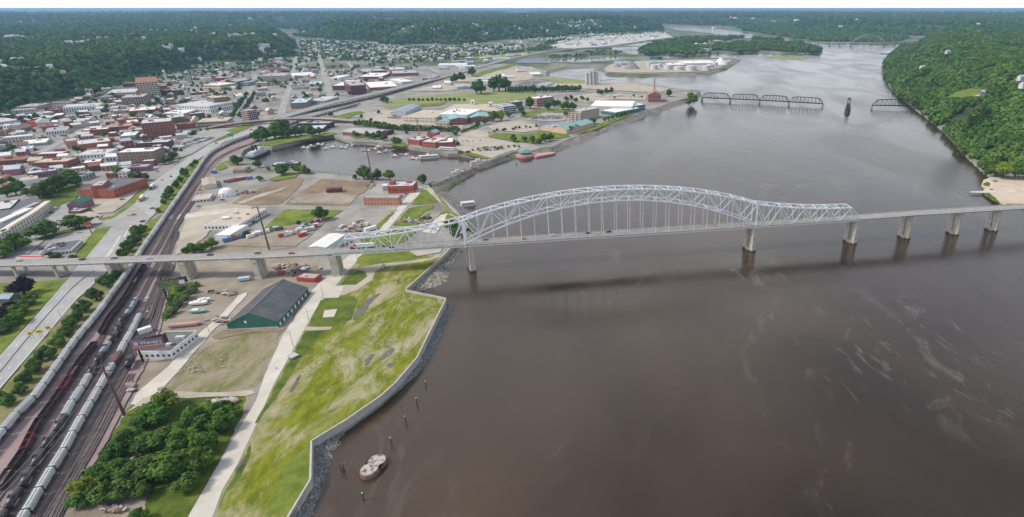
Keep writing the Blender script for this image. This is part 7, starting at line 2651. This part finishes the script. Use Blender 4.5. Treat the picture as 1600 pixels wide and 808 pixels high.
# car parks: the nearest cars are things, the farthest ones one mass
PARKED = []
def lot(a, b, rows, step, n, occ, where, group, z=G + .95, dy=None, keys=('white', 'silver', 'grey', 'black', 'silver', 'grey', 'blue', 'red', 'tan')):
    A, B = W(a[0], a[1], z), W(b[0], b[1], z)
    u = (B - A)
    L = u.length
    u.normalize()
    nn = Vector((-u.y, u.x, 0))
    rz = math.atan2(nn.y, nn.x)
    for r_ in range(rows):
        for i in range(n):
            if rc.random() > occ:
                continue
            p = A + u * (L * (i + .5) / n) + nn * (step * (r_ // 2) + (5.2 if r_ % 2 else 0))
            k = rc.choice(keys)
            PARKED.append((p.length, p, rz + (math.pi if r_ % 2 else 0), k, where, group))
lot((286, 232), (336, 215), 4, 17, 24, .62, 'in the hotel car park by the highway', 'cars in the hotel car park')
lot((602, 184), (632, 186), 4, 17, 14, .6, 'left of the casino front', 'cars left of the casino')
lot((640, 197), (712, 199), 2, 17, 32, .55, 'before the casino front', 'cars before the casino front')
lot((828, 186), (878, 186), 5, 16, 20, .8, 'in the hedged office car park', 'cars in the hedged office car park')
lot((746, 236), (786, 234), 4, 18, 16, .5, 'in the sandy car park by the river', 'cars in the sandy riverside car park')
lot((722, 222), (752, 220), 2, 18, 10, .3, 'in the upper part of the sandy car park', 'cars in the upper sandy car park')
lot((930, 151), (1004, 152), 3, 18, 26, .6, 'behind the convention centre', 'cars behind the convention centre')
lot((340, 181), (362, 178), 2, 16, 8, .7, 'below the banded office tower', 'cars below the banded office tower')
lot((136, 343), (157, 338), 1, 16, 6, .9, 'in the row at the crossing car park', 'cars at the crossing car park', keys=('blue', 'blue', 'black'))
lot((40, 270 - 25), (66, 240), 2, 14, 12, .6, 'along the street left of the brick storefronts', 'cars left of the storefronts')
lot((110, 222), (126, 214), 2, 14, 9, .7, 'beside the terracotta party wall', 'cars beside the terracotta wall')
lot((250, 256), (270, 246), 2, 12, 9, .6, 'on the kerb beside the brown warehouse', 'cars beside the brown warehouse')
lot((150, 262), (176, 258), 2, 13, 10, .6, 'in the yard behind the purplish shop row', 'cars behind the purplish shops')
lot((60, 216), (104, 212), 2, 13, 16, .6, 'along the street by the white rendered block', 'cars by the white rendered block')
lot((400, 176), (432, 172), 4, 15, 14, .6, 'between the maroon tower and the avenue', 'cars by the maroon tower')
lot((522, 150), (548, 148), 3, 14, 12, .5, 'in the pale yard below the maroon mill', 'cars below the maroon mill')
lot((40, 236), (60, 233), 2, 14, 8, .6, 'beside the small workshop on the left', 'cars beside the small workshop')
for x, y, k, lb, a in ((92, 345, 'white', 'white car parked in front of the arcade', .9), (101, 342, 'silver', 'silver car in front of the green roofed house', .2), (122, 339, 'black', 'black car in the crossing car park', .3), (92, 352, 'grey', 'grey car in the crossing car park lane', .3), (98, 349, 'white', 'white car at the car park lane', .2), (80, 333, 'black', 'black car by the end of the arcade', .9), (64, 345, 'white', 'white car along the arcade', .8), (52, 356, 'black', 'black car along the arcade', .8),
                       (40, 428, 'blue', 'blue car under the overpass bents', .4), (124, 363.5, 'white', 'white car at the restaurant drive', .3), (66, 390, 'black', 'black car beside the restaurant trees', .3), (330, 456, 'black', 'burnt black car in the dirt yard', .6), (196, 302, 'black', 'black car beside the red office', 1.0), (191, 312, 'grey', 'grey car in the sandy office car park', 1.0), (140, 315, 'red', 'red car in front of the red office', .1), (187, 305, 'silver', 'silver car near the office corner', 1.0),
                       (314, 298, 'red', 'red car outside the cream shed', .2), (312, 301, 'white', 'white car below the red one by the cream shed', .2), (311, 323, 'grey', 'grey pickup near the level crossing', .3), (348, 313, 'black', 'black car beside the fabric dome', .1), (398, 347, 'black', 'black car beside the large white store', .8), (1549, 297, 'red', 'red car on the boat ramp', .1), (626, 307, 'black', 'black car beside the salmon brick works', .4), (635, 303, 'grey', 'grey car outside the foundry', .5)):
    car(W(x, y, G + .9 if x < 1500 else 1.9), a, k, lb, 'single parked cars')

PARKED.sort(key=lambda a: a[0])
NC = 300 - sum(1 for o, _ in LABELLED if o['category'] == 'car')
for _, p, rz, k, where, group in PARKED[:NC]:
    car(p, rz, k, '%s car parked %s' % (k, where), group, False, 'x')
mb = MB()
pk = list(CARC)
for _, p, rz, k, where, group in PARKED[NC:]:
    mb.box((p.x, p.y, p.z + .62), (4.5, 1.8, .65), rz, pk.index(k))
    mb.box((p.x, p.y, p.z + 1.2), (2.3, 1.5, .55), rz, len(pk), pk.index(k))
stuff(mb.build('distant_parked_cars', [paint(k) for k in pk] + [M_cglass]), 'far rows of tiny parked cars in the port and downtown lots', 'cars')

# ------------------------------------------------------------------ masts, lamps, signs
M_mast = mat('weathered_brown_steel', (0.13, 0.075, 0.055), (0.19, 0.115, 0.085), .4, .8)
M_lamp = mat('lamp_post_grey', (0.22, 0.22, 0.225), rough=.6)
MASTS = []
for x, y, yt, lb in ((195, 650, 571, 'tall brown transmission mast beside the rail yard thicket'), (421, 391, 323, 'tall brown transmission mast behind the bridge deck'), (583, 287, 228, 'tall brown transmission mast on the harbour shore')):
    b0 = W(x, y)
    h = top_z(b0, yt) - G
    t = thing('transmission_mast', lb, 'mast', b0)
    mb = MB()
    mb.cyl((0, 0, -.5), (0, 0, h), .85, .45, 12)
    mb.build('shaft', M_mast, t)
    mb = MB()
    mb.cyl((0, 0, -.2), (0, 0, .5), 1.4, 1.3, 12)
    mb.build('footing', M_wallconc, t)
    if x == 195:
        d = Vector((.9, .35, 0))
        for z in (h - .6, h - 3.6):
            mb = MB()
            mb.bar(Vector((0, 0, z)) - d * 3.6, Vector((0, 0, z)) + d * 3.6, .35)
            mb.build('crossarm', M_mast, t)
    MASTS.append(b0 + Vector((0, 0, h - .5)))
def wires(a, b, label, offs, sag, w=.09):
    a, b = Vector(a), Vector(b)
    mb = MB()
    for o in offs:
        P = []
        for i in range(25):
            t = i / 24
            P.append(a.lerp(b, t) + Vector((o, o * .4, -sag * 4 * t * (1 - t))))
        for i in range(24):
            mb.bar(P[i] - a, P[i + 1] - a, w)
    o = mb.build('power_line', mat('wire_grey', (0.30, 0.30, 0.31), rough=.5))
    o.location = a
    tag(o, label, 'cable')
wires(MASTS[0], W(-60, 830, G + 30), 'thin cables running from the yard mast to the lower left corner', (-2.6, 0, 2.6), 5)
wires(MASTS[0], MASTS[1], 'thin cables slung from the yard mast to the next mast', (-2, 0, 2), 8, .07)
wires(MASTS[1], MASTS[2], 'thin cables slung between the second and third masts', (-1, 1), 6, .06)
lamps = [(506, 467, 447), (483, 501, 481), (459, 543, 518), (536, 441, 425), (327, 519, 500), (433, 404, 385), (558, 405, 392), (614, 345, 331), (636, 323, 308), (620, 330, 318), (657, 303, 291), (466, 325, 312), (520, 326, 313), (420, 325, 316), (580, 322, 314), (50, 440, 417), (60, 480, 462), (225, 310, 298), (187, 330, 318), (173, 345, 333), (160, 352, 342), (168, 372, 350), (280, 262, 253), (248, 300, 288), (296, 335, 322), (532, 282, 266), (352, 294, 283), (372, 214, 205), (310, 228, 220), (155, 448, 430), (100, 505, 486)]
for i, (x, y, yt) in enumerate(lamps):
    b0 = W(x, y)
    h = min(max(top_z(b0, yt) - G, 6), 14)
    t = thing('lamp_post', 'thin grey lamp post beside the road', 'lamp post', b0, rc.uniform(0, 6), 'lamp posts', 'x')
    mb = MB()
    mb.cyl((0, 0, 0), (0, 0, h), .16, .10, 7)
    mb.build('post', M_lamp, t)
    mb = MB()
    mb.bar((0, 0, h), (1.8, 0, h + .25), .12)
    mb.box((2.0, 0, h + .2), (.9, .35, .16))
    mb.build('lamp_head', M_lamp, t)
# highway signs
M_sign_y = mat('yellow_sign', (0.75, 0.50, 0.03), rough=.5)
b0 = W(52, 531)
t = thing('warning_signs', 'three yellow warning signs across the highway median', 'sign', b0)
for x, y in ((52, 531), (66, 528), (80, 522)):
    p = W(x, y) - b0
    mb = MB()
    for d in (-.8, .8):
        mb.bar(p + Vector((d, 0, 0)), p + Vector((d, 0, 4.6)), .16)
    mb.build('post', M_lamp, t)
    mb = MB()
    mb.box(p + Vector((0, -.1, 5.0)), (4.2 if x == 66 else 2.8, .12, 2.0), .25)
    pn = mb.build('panel', M_sign_y, t)
    mb = MB()
    mb.box(p + Vector((.05, -.28, 5.0)), (1.6, .06, .5), .25)
    mb.build('arrow', M_tyre, pn)
b0 = W(362, 218)
t = thing('road_sign', 'green overhead direction sign beside the highway', 'sign', b0)
mb = MB()
for d in (-2.5, 2.5):
    mb.bar((d, 0, 0), (d, 0, 7), .3)
mb.build('post', M_lamp, t)
mb = MB()
mb.box((0, -.2, 7), (9, .15, 4), 0)
mb.build('panel', mat('sign_green', (0.03, 0.25, 0.14), rough=.5), t)
b0 = W(144, 366)
t = thing('pole_sign', 'tall red and white restaurant pole sign on the corner lawn', 'sign', b0)
mb = MB()
mb.bar((0, 0, 0), (0, 0, 9), .5)
mb.build('post', M_tyre, t)
for z, w, h_, c in ((7.2, 3.2, 1.6, 'red'), (10.5, 5.2, 3.0, 'red'), (9.0, 3.4, .9, 'white')):
    mb = MB()
    mb.box((0, 0, z), (w, .5, h_), .4)
    mb.build('panel', wm(c), t)

# ------------------------------------------------------------------ billboards
def text_mesh(body, size, m, name):
    cu = bpy.data.curves.new(name, 'FONT')
    cu.body = body
    cu.size = size
    cu.align_x = 'CENTER'
    cu.align_y = 'CENTER'
    cu.extrude = .02
    tmp = bpy.data.objects.new(name, cu)
    col.objects.link(tmp)
    dg = bpy.context.evaluated_depsgraph_get()
    me = bpy.data.meshes.new_from_object(tmp.evaluated_get(dg))
    bpy.data.objects.remove(tmp)
    me.materials.clear()
    me.materials.append(m)
    return me
M_bill = mat('billboard_mauve', (0.17, 0.125, 0.16), (0.22, 0.165, 0.20), .3, .5)
M_billback = mat('billboard_back', (0.10, 0.055, 0.06), (0.15, 0.085, 0.085), .4, .8)
def facing(px, py):
    p = W(px, py)
    return math.atan2(-p.x, p.y) * 1.0
def billboard(px, py, ybot, ytop, w, rz, label, deco):
    b0 = W(px, py)
    z0, z1 = top_z(b0, ybot) - G, top_z(b0, ytop) - G
    t = thing('billboard', label, 'billboard', b0, rz)
    mb = MB()
    mb.cyl((0, .6, -.3), (0, .6, z1 - .5), .55, .5, 12)
    mb.build('post', M_tyre, t)
    mb = MB()
    hh = z1 - z0
    mb.box((w * .36, 0, (z0 + z1) / 2), (w, .25, hh))
    f = mb.build('front_panel', M_bill, t)
    a, b, c = Vector((-w * .14, .2, 0)), Vector((w * .86, 4.8, 0)), (z0 + z1) / 2
    mb = MB()
    mb.bar(a + Vector((0, .3, c)), b + Vector((0, 0, c)), .25, hh)
    mb.build('rear_panel', M_billback, t)
    mb = MB()
    mb.box((w * .36, -.7, z0 - .3), (w, .9, .12))
    mb.bar((w * .8, 0, z1 - .4), (w * .82, 4.4, z1 - .4), .2)
    mb.bar((w * .8, 0, z0 + .4), (w * .82, 4.4, z0 + .4), .2)
    mb.build('catwalk', M_billback, t)
    deco(f, w, z0, z1)
def deco_w(f, w, z0, z1):
    hh = z1 - z0
    o = link('lettering', text_mesh("Wendy's", hh * .5, mat('sign_white', (0.78, 0.76, 0.78), rough=.5), 'lettering'), f, (w * .47, -.16, z0 + hh * .62))
    o.rotation_euler = (math.pi / 2, 0, 0)
    mb = MB()
    mb.cyl((w * .02, -.14, z0 + hh * .62), (w * .02, -.2, z0 + hh * .62), hh * .2, n=20)
    mb.build('round_emblem', mat('emblem_pink', (0.62, 0.50, 0.56), rough=.5), f)
    mb = MB()
    mb.box((w * .36, -.15, z0 + hh * .13), (w * .96, .06, hh * .16))
    mb.build('red_band', mat('sign_red', (0.55, 0.09, 0.04), (0.6, 0.3, 0.08), 1.2), f)
    mb = MB()
    for i in range(14):
        mb.box((-w * .08 + w * .88 * i / 13, -.17, z0 + hh * .30), (w * .035, .05, hh * .09))
    stuff(mb.build('small_print', mat('sign_white', (0.78, 0.76, 0.78)), f))
def deco_g(f, w, z0, z1):
    hh = z1 - z0
    mb = MB()
    mb.box((w * .30, -.15, z0 + hh * .5), (w * .66, .06, hh * .8))
    mb.build('green_picture', mat('sign_lime', (0.20, 0.36, 0.06), (0.08, 0.13, 0.05), .5, .5), f)
    mb = MB()
    mb.box((w * .74, -.16, z0 + hh * .5), (w * .2, .06, hh * .62))
    mb.build('white_picture', mat('sign_white', (0.78, 0.76, 0.78)), f)
    mb = MB()
    mb.box((w * .36, -.3, z0 - hh * .12), (w * 1.02, .1, hh * .16))
    mb.build('yellow_skirt', mat('sign_cream', (0.50, 0.48, 0.25)), f)
rzb = math.atan2((W(262, 540, G + 9) - W(213, 546, G + 9)).y, (W(262, 540, G + 9) - W(213, 546, G + 9)).x)
billboard(224, 568, 546, 532, 17, rzb, 'large mauve billboard with white lettering over the rail workshop', deco_w)
billboard(262, 470, 449, 440, 17, rzb + .1, 'billboard with a lime green picture under the bridge approach', deco_g)

# ------------------------------------------------------------------ ship, docks, boats
M_ship = mat('ship_grey', (0.42, 0.43, 0.45), (0.54, 0.55, 0.56), .3, .6)
M_shipd = mat('ship_dark_hull', (0.06, 0.06, 0.07), (0.10, 0.10, 0.11), .4, .7)
A0, A1 = W(388, 250, 0), W(420, 236, 0)
cen = (A0 + A1) / 2
t = thing('dredge_boat', 'old grey dredge boat with A-frame derricks moored in the harbour corner', 'ship', cen, math.atan2((A1 - A0).y, (A1 - A0).x))
LS = (A1 - A0).length
def hull(mb, L, B, z0, z1, mi=0):
    st = [(-L / 2, .75), (-L * .3, 1), (L * .25, 1), (L * .42, .7), (L / 2, .08)]
    lo = [(x * .94, B / 2 * k * .85, z0) for x, k in st] + [(x * .94, -B / 2 * k * .85, z0) for x, k in st[::-1]]
    hi = [(x, B / 2 * k, z1) for x, k in st] + [(x, -B / 2 * k, z1) for x, k in st[::-1]]
    n = len(lo)
    for i in range(n):
        j = (i + 1) % n
        mb.face([lo[j], lo[i], hi[i], hi[j]], mi)
    mb.face(hi[::-1], mi)
mb = MB(); hull(mb, LS, 15, -1, 3.2)
mb.build('hull', M_shipd, t)
for x, sx, sy, z0, z1 in ((-6, LS * .62, 12, 3.2, 6.2), (-5, LS * .52, 9, 6.2, 8.8), (6, 8, 7, 8.8, 11.2)):
    mb = MB()
    mb.box((x, 0, (z0 + z1) / 2), (sx, sy, z1 - z0))
    mb.build('deckhouse', M_ship, t)
for y in (-3, 3):
    mb = MB()
    mb.cyl((-6, y, 8), (-6, y, 17), 1.0, .9, 10)
    mb.build('funnel', M_tyre, t)
mb = MB()
for x in (12, 20):
    for y in (-6, 6):
        mb.bar((x, y, 4), (x + 2, 0 if x == 20 else y * .2, 18), .5)
mb.bar((14, -1.2, 18), (22, 0, 18), .4)
mb.bar((22, 0, 18), (LS * .55, 0, 6), .35)
mb.build('derrick', M_ship, t)
# harbour works barge
cb2 = W(448, 257, 0)
t = thing('work_barge', 'cluttered white work barge moored at the near harbour corner', 'barge', cb2, .3)
mb = MB(); mb.box((0, 0, .6), (34, 12, 2.2))
mb.build('hull', M_shipd, t)
for i in range(9):
    mb = MB()
    mb.box((rc.uniform(-14, 14), rc.uniform(-4, 4), 2.4), (rc.uniform(2, 6), rc.uniform(2, 4), rc.uniform(1.2, 3)), rc.uniform(0, 1))
    mb.build('cabin', wm(rc.choice(('white', 'white', 'grey', 'brick', 'lightgrey'))), t)
M_dock = mat('dock_planks', (0.30, 0.28, 0.26), (0.42, 0.40, 0.37), .5, .9)
docks = [((470, 232), (520, 221), 5), ((505, 234), (530, 228), 3), ((530, 232), (560, 224), 4), ((565, 236), (600, 228), 4), ((588, 240), (618, 233), 4), ((612, 245), (640, 239), 4), ((640, 249), (690, 238), 3), ((545, 223), (640, 232), 0)]
rd = random.Random(9)
def boat_mesh(c):
    mb = MB()
    hull(mb, 8, 2.7, -.2, .9)
    mb.box((-.8, 0, 1.4), (3.4, 2.0, 1.0), mi=1)
    taper(mb, -.4, 2.4, .9, 1.1, .2, 1.5, 1.8, .85, 2)
    return mb.mesh('motor_boat', [wm(c), wm('white'), M_cglass])
BOATS = {c: boat_mesh(c) for c in ('white', 'blue', 'cream', 'darkgrey')}
nb = 0
for i, (a, b, nf) in enumerate(docks):
    P0, P1 = W(*a, .7), W(*b, .7)
    t = thing('floating_dock', '%s floating dock of the marina counting from the left' % ordn(i) if i < 7 else 'long floating walkway along the marina shore', 'dock', P0, group='marina docks')
    mb = MB()
    mb.bar((0, 0, 0), P1 - P0, 2.4, .5)
    mb.build('walkway', M_dock, t)
    u = (P1 - P0)
    L = u.length
    u.normalize()
    n = Vector((-u.y, u.x, 0))
    for j in range(int(L / 13)):
        for s in (-1, 1):
            c = u * (6 + 13 * j)
            if nf:
                mb = MB()
                mb.bar(c + n * s * 1.2, c + n * s * 10, .9, .4)
                mb.build('finger', M_dock, t)
            if nf and rd.random() < .55:
                k = rd.choice(('white', 'white', 'white', 'blue', 'cream', 'darkgrey'))
                p = P0 + c + n * s * 6 + u * 3.0
                o = link('motor_boat', BOATS[k], None, (p.x, p.y, 0), math.atan2(n.y, n.x) + (0 if s > 0 else math.pi))
                tag(o, 'small %s motor boat moored in the marina' % {'white': 'white', 'blue': 'blue', 'cream': 'cream', 'darkgrey': 'dark'}[k], 'boat', 'boats in the marina', 'x')
# paddle steamer by the museum and tour boat
def riverboat(px, py, L, rz, label, decks=3, B=9):
    p = W(px, py, 0)
    t = thing('river_boat', label, 'boat', p, rz)
    mb = MB(); hull(mb, L, B, -.6, 1.6)
    mb.build('hull', wm('white'), t)
    for d in range(decks):
        k = 1 - .16 * d
        mb = MB()
        mb.box((-L * .04, 0, 2.9 + 2.7 * d), (L * .82 * k, B * .86 * k, 2.2))
        dk_ = mb.build('deckhouse', wm('white'), t)
        mb = MB()
        mb.box((-L * .04, 0, 2.9 + 2.7 * d), (L * .78 * k, B * .88 * k, .9))
        mb.build('window', M_glass, dk_)
        mb = MB()
        mb.box((-L * .04, 0, 4.15 + 2.7 * d), (L * .88 * k, B * .98 * k, .25))
        mb.build('deck', wm('lightgrey'), t)
riverboat(700, 240, 40, -.25, 'white multi-deck paddle boat moored at the museum landing', 3)
riverboat(672, 247, 30, .3, 'grey roofed tour barge at the outer marina dock', 1, 8)
riverboat(732, 321, 17, .35, 'small pale work boat moored off the dike near the bridge', 1, 8)
for x, y, lb, c in ((1301, 104.5, 'speedboat trailing a wake in the far river', 'white'), (1335, 97, 'tiny boat with a short wake farther upstream', 'white')):
    p = W(x, y, 0)
    t = thing('speed_boat', lb, 'boat', p, 2.8)
    link('hull', BOATS['white'], t, scale=(1.6, 1.6, 1.6))
    mb = MB()
    mb.face([(-5, -1, .06), (-5, 1, .06), (-70, 7, .06), (-60, 0, .06), (-70, -5, .06)][::-1])
    mb.build('wake', mat('foam', (0.55, 0.56, 0.57), (0.25, 0.25, 0.26), .2, .6), t)
p0, p1 = W(1381, 84.5, 0), W(1400, 79.5, 0)
t = thing('barge_tow', 'long dark barge tow under way below the far bluff', 'barge', (p0 + p1) / 2, math.atan2((p1 - p0).y, (p1 - p0).x))
mb = MB(); mb.box((0, 0, 1), ((p1 - p0).length, 30, 3.4))
mb.build('hull', M_shipd, t)
mb = MB(); mb.box((0, 0, 2.9), ((p1 - p0).length * .96, 25, .6))
mb.build('cargo_covers', M_ship, t)

# flood gates at the harbour mouth
for x, y, lb, L in ((716, 276, 'concrete flood gate pier on the near dike', 15), (748, 259, 'steel gate frame on the far dike', 22)):
    p = W(x, y, 0)
    t = thing('flood_gate', lb, 'flood gate', p, .45)
    mb = MB(); mb.box((0, 0, 3.4), (L, 9, 7.6))
    mb.build('pier', M_wallconc, t)
    for i in range(6):
        mb = MB()
        mb.bar((-L / 2 + L * i / 5, -4.4, 7), (-L / 2 + L * i / 5, -4.4, 11), .5)
        mb.bar((-L / 2 + L * i / 5, -4.4, 11), (-L / 2 + L * i / 5, 4.4, 11), .4)
        mb.build('frame', M_lamp, t)
    mb = MB(); mb.box((0, 0, 8.4), (L * .3, 4, 2.6))
    mb.build('control_house', wm('white'), t)

# ------------------------------------------------------------------ yard clutter
def clutter(name, label, cat, px, py, L, B, Hh, rz, c, kind='box'):
    p = W(px, py, G + .85)
    t = thing(name, label, cat, p, rz)
    if kind == 'boat':
        mb = MB(); hull(mb, L, B, .1, Hh)
        mb.build('hull', wm(c), t)
        mb = MB(); mb.box((-L * .1, 0, Hh + .3), (L * .4, B * .6, .7))
        mb.build('cabin', wm('white'), t)
    elif kind == 'barge':
        mb = MB(); mb.prism([(-L / 2, -B / 2), (L / 2 - 1.5, -B / 2), (L / 2, 0), (L / 2 - 1.5, B / 2), (-L / 2, B / 2)], 0, Hh)
        mb.build('hull', wm(c), t)
        mb = MB(); mb.prism([(-L / 2 + .5, -B / 2 + .4), (L / 2 - 2, -B / 2 + .4), (L / 2 - 2, B / 2 - .4), (-L / 2 + .5, B / 2 - .4)], Hh, Hh + .12)
        mb.build('deck', rm('pink'), t)
    else:
        mb = MB(); mb.box((0, 0, Hh / 2), (L, B, Hh))
        mb.build('body', wm(c), t)
        mb = MB(); mb.box((0, 0, Hh + .08), (L * 1.03, B * 1.03, .16))
        mb.build('lid', rm(c), t)
    return t
clutter('beached_boat', 'white boat hull laid up in the dirt yard', 'boat', 311, 475, 12, 4, 1.8, .2, 'white', 'boat')
clutter('beached_boat', 'smaller white cabin boat behind the laid up hull', 'boat', 320, 470, 8, 3.2, 1.8, .3, 'white', 'boat')
clutter('beached_boat', 'teal boat hull lying in the dirt yard', 'boat', 309, 487, 11, 4, 1.4, .1, 'teal', 'boat')
clutter('beached_barge', 'long dull red barge hull lying in the dirt yard', 'barge', 290, 508, 19, 4, 1.6, .2, 'pink', 'barge')
clutter('tarp_shelter', 'pale blue tarpaulin shelter in the dirt yard', 'shelter', 382, 437, 8, 4, 2, .3, 'skyblue')
clutter('white_trailer', 'white box trailer parked beside the asphalt lot', 'trailer', 579, 360, 12, 3, 3.4, .95, 'white')
clutter('shed_ruin', 'dark ruined machine frame in the brown dirt lot', 'machine', 523, 299, 16, 8, 4, .3, 'maroon')
clutter('pump_slab', 'grey concrete pump chamber in the grass by the service road', 'chamber', 458, 556, 4.5, 5.5, .5, 1.0, 'grey')
clutter('red_bin', 'red skip in the yard above the small red shed', 'skip', 440, 427, 5, 2.4, 1.6, .1, 'red')
clutter('white_tank', 'white horizontal storage tank beside the rail workshop', 'tank', 228, 520, 7, 3.4, 3.6, .9, 'white')
clutter('blue_cabin', 'blue portable cabin by the rails near the harbour', 'cabin', 335, 270, 6, 4, 3, .4, 'blue')
cl_c = ['red', 'skyblue', 'white', 'blue', 'grey', 'terra', 'white', 'silver', 'brick', 'darkgrey']
k = 0
for a, b, n in (((352, 378), (440, 358), 12), ((440, 372), (500, 345), 14), ((470, 368), (496, 352), 6), ((352, 285), (392, 278), 7)):
    for i in range(n):
        x, y = a[0] + (b[0] - a[0]) * (i + .5) / n + rc.uniform(-1, 1), a[1] + (b[1] - a[1]) * (i + .5) / n + rc.uniform(-2, 2)
        c = cl_c[rc.randrange(len(cl_c))]
        w = 'in the storage yard behind the bridge' if y > 320 else 'in the depot by the fabric dome'
        o = clutter('storage_container', '%s storage container %s' % (NAMES[c], w), 'container', x, y, rc.uniform(5, 9), 2.6, 2.7, .75 + rc.uniform(-.2, .2), c)
        o['group'] = 'containers ' + w
        k += 1
for i in range(16):
    x, y = rc.choice(((545, 352), (565, 350), (452, 425), (470, 420), (560, 345))), 0
    x, y = x[0] + rc.uniform(-18, 18), x[1] + rc.uniform(-6, 6)
    c = rc.choice(('brown', 'white', 'grey', 'darkgrey', 'brick', 'yellow'))
    w = 'on the worn asphalt lot' if y < 380 else 'in the material yard below the bridge'
    o = clutter('plant_item', '%s piece of site equipment %s' % (NAMES[c], w), 'equipment', x, y, rc.uniform(3, 6), rc.uniform(2, 3), rc.uniform(1, 2.4), rc.uniform(0, 3), c)
    o['group'] = 'equipment ' + w
# rubble, logs and stacked timber: uncountable bits
def rubble(label, areas, seed, mats):
    r = random.Random(seed)
    mb = MB()
    for (x, y, w, h, n, s) in areas:
        for _ in range(n):
            p = W(x + r.gauss(0, w / 2), y + r.gauss(0, h / 2), G + .8)
            q = s * r.uniform(.4, 1.4)
            mb.box((p.x, p.y, p.z + q * .2), (q * r.uniform(.7, 3), q, q * .5), r.uniform(0, 3.1), mi=r.randrange(len(mats)))
    stuff(mb.build('rubble', mats), label, 'rubble')
rubble('scattered rubble, planks and scrap over the dirt yards', [(355, 458, 12, 3, 26, 1.5), (350, 500, 20, 4, 40, 1.2), (462, 420, 30, 6, 60, 1.6), (175, 795, 16, 6, 60, 1.0), (205, 605, 6, 10, 40, 1.2), (340, 628, 14, 3, 40, 1.2), (362, 626, 4, 4, 8, 2.2), (252, 608, 5, 3, 12, 1.4), (295, 655, 10, 3, 20, 1), (560, 357, 24, 5, 40, 1.5), (300, 575, 20, 12, 40, .5), (350, 560, 30, 18, 40, .4), (640, 345, 14, 4, 40, 1.3), (235, 480, 10, 20, 16, 1.0), (580, 290, 10, 5, 30, 1.2), (385, 300, 20, 3, 40, 1.5), (665, 350, 12, 6, 50, 1.2), (215, 700, 8, 30, 40, .8), (480, 560, 40, 40, 60, .4), (590, 520, 40, 40, 80, .4)], 8,
       [wm('tan'), wm('grey'), wm('brown'), wm('darkbrick'), wm('darkgrey')])

# sandy landing with boat ramp on the far right bank
M_beach = mat('beach_sand', (0.46, 0.38, 0.28), (0.55, 0.47, 0.36), .05, .95)
mb = MB()
top = [(1537, 281), (1548, 277), (1600, 278), (1760, 282), (1760, 330), (1600, 318.5), (1572, 318), (1556, 312), (1541, 303), (1536, 298), (1541, 294), (1534, 288)]
P = poly_px(top, 2.4)
mb.prism([(p.x, p.y) for p in P], -1, 2.4)
structure(mb.build('sandy_landing', M_beach))
for q, m in (([(1536, 287), (1541, 284), (1548, 286), (1545, 292), (1538, 290)], M_grassd), ([(1537, 301), (1545, 300), (1556, 310), (1562, 316), (1552, 314), (1541, 306)], M_grassd)):
    sheet('weedy_bank', q, m, z=2.45)
sheet('boat_ramp', [(1516, 299), (1542, 298), (1586, 295.5), (1588, 300), (1540, 301.5), (1516, 300.6)], M_conc, z=2.5)
b0 = W(1550.5, 284, 2.4)
t = thing('ramp_shelter', 'small grey shelter at the boat landing', 'shelter', b0, .2)
mb = MB(); mb.box((2, 0, 1.3), (6, 4, 2.6))
mb.build('wall', wm('grey'), t)
mb = MB(); mb.box((2, 0, 2.8), (7, 5, .4))
mb.build('roof', rm('bluegrey'), t)
b0 = W(1549, 283, 2.4)
t = thing('landing_lamp', 'white topped lamp pole at the boat landing', 'lamp post', b0)
mb = MB(); mb.cyl((0, 0, 0), (0, 0, 9), .18, .12, 8)
mb.build('post', M_lamp, t)
mb = MB(); mb.box((0, 0, 9.2), (1.0, 1.0, .4))
mb.build('lamp_head', wm('white'), t)
tree_row([(1566, 276, 14, 'y'), (1585, 276, 14, 'g'), (1600, 277, 13, 'g'), (1553, 272, 10, 'g'), (1548, 268, 11, 'd')], '%s bright tree at the edge of the sandy landing', 'trees edging the sandy landing', 'shore_tree', hk=1.5)
# grassy shoal in the upper river
mb = MB()
cs = W(1229, 90.5, 0)
mb.prism([(cs.x + 98 * math.cos(a) * (1 + .12 * math.sin(3 * a)), cs.y + 95 * math.sin(a)) for a in [i * math.tau / 40 for i in range(40)]], -1, .5)
structure(mb.build('grassy_shoal', M_levee))

# ------------------------------------------------------------------ labels: look-alikes are told apart by their place from the left
byl = {}
for o, side in LABELLED:
    byl.setdefault(o['label'], []).append(o)
bpy.context.view_layer.update()
for lb, lst in byl.items():
    if len(lst) < 2:
        continue
    lst.sort(key=lambda o: PXY(o.matrix_world.translation)[0])
    words = lb.split()
    for i, o in enumerate(lst):
        extra = 'leftmost of its kind' if i == 0 else ('rightmost of its kind' if i == len(lst) - 1 else '%s from the left' % ordn(i))
        o['label'] = ' '.join(words[:16 - len(extra.split())]) + ', ' + extra
        if 'group' not in o:
            o['group'] = lb
# ------------------------------------------------------------------ haze
def haze():
    mb = MB()
    mb.box((0, 22000, 101), (70000, 52000, 214))
    m = bpy.data.materials.new('haze_air')
    m.use_nodes = True
    n, l = m.node_tree.nodes, m.node_tree.links
    n.remove(n['Principled BSDF'])
    v = n.new('ShaderNodeVolumePrincipled')
    v.inputs['Color'].default_value = (0.31, 0.55, 0.82, 1)
    v.inputs['Density'].default_value = 0.00006
    v.inputs['Anisotropy'].default_value = 0.2
    l.new(v.outputs[0], n['Material Output'].inputs['Volume'])
    o = mb.build('haze', m)
    stuff(o, 'thin blue summer haze over the far valley', 'haze')
haze()
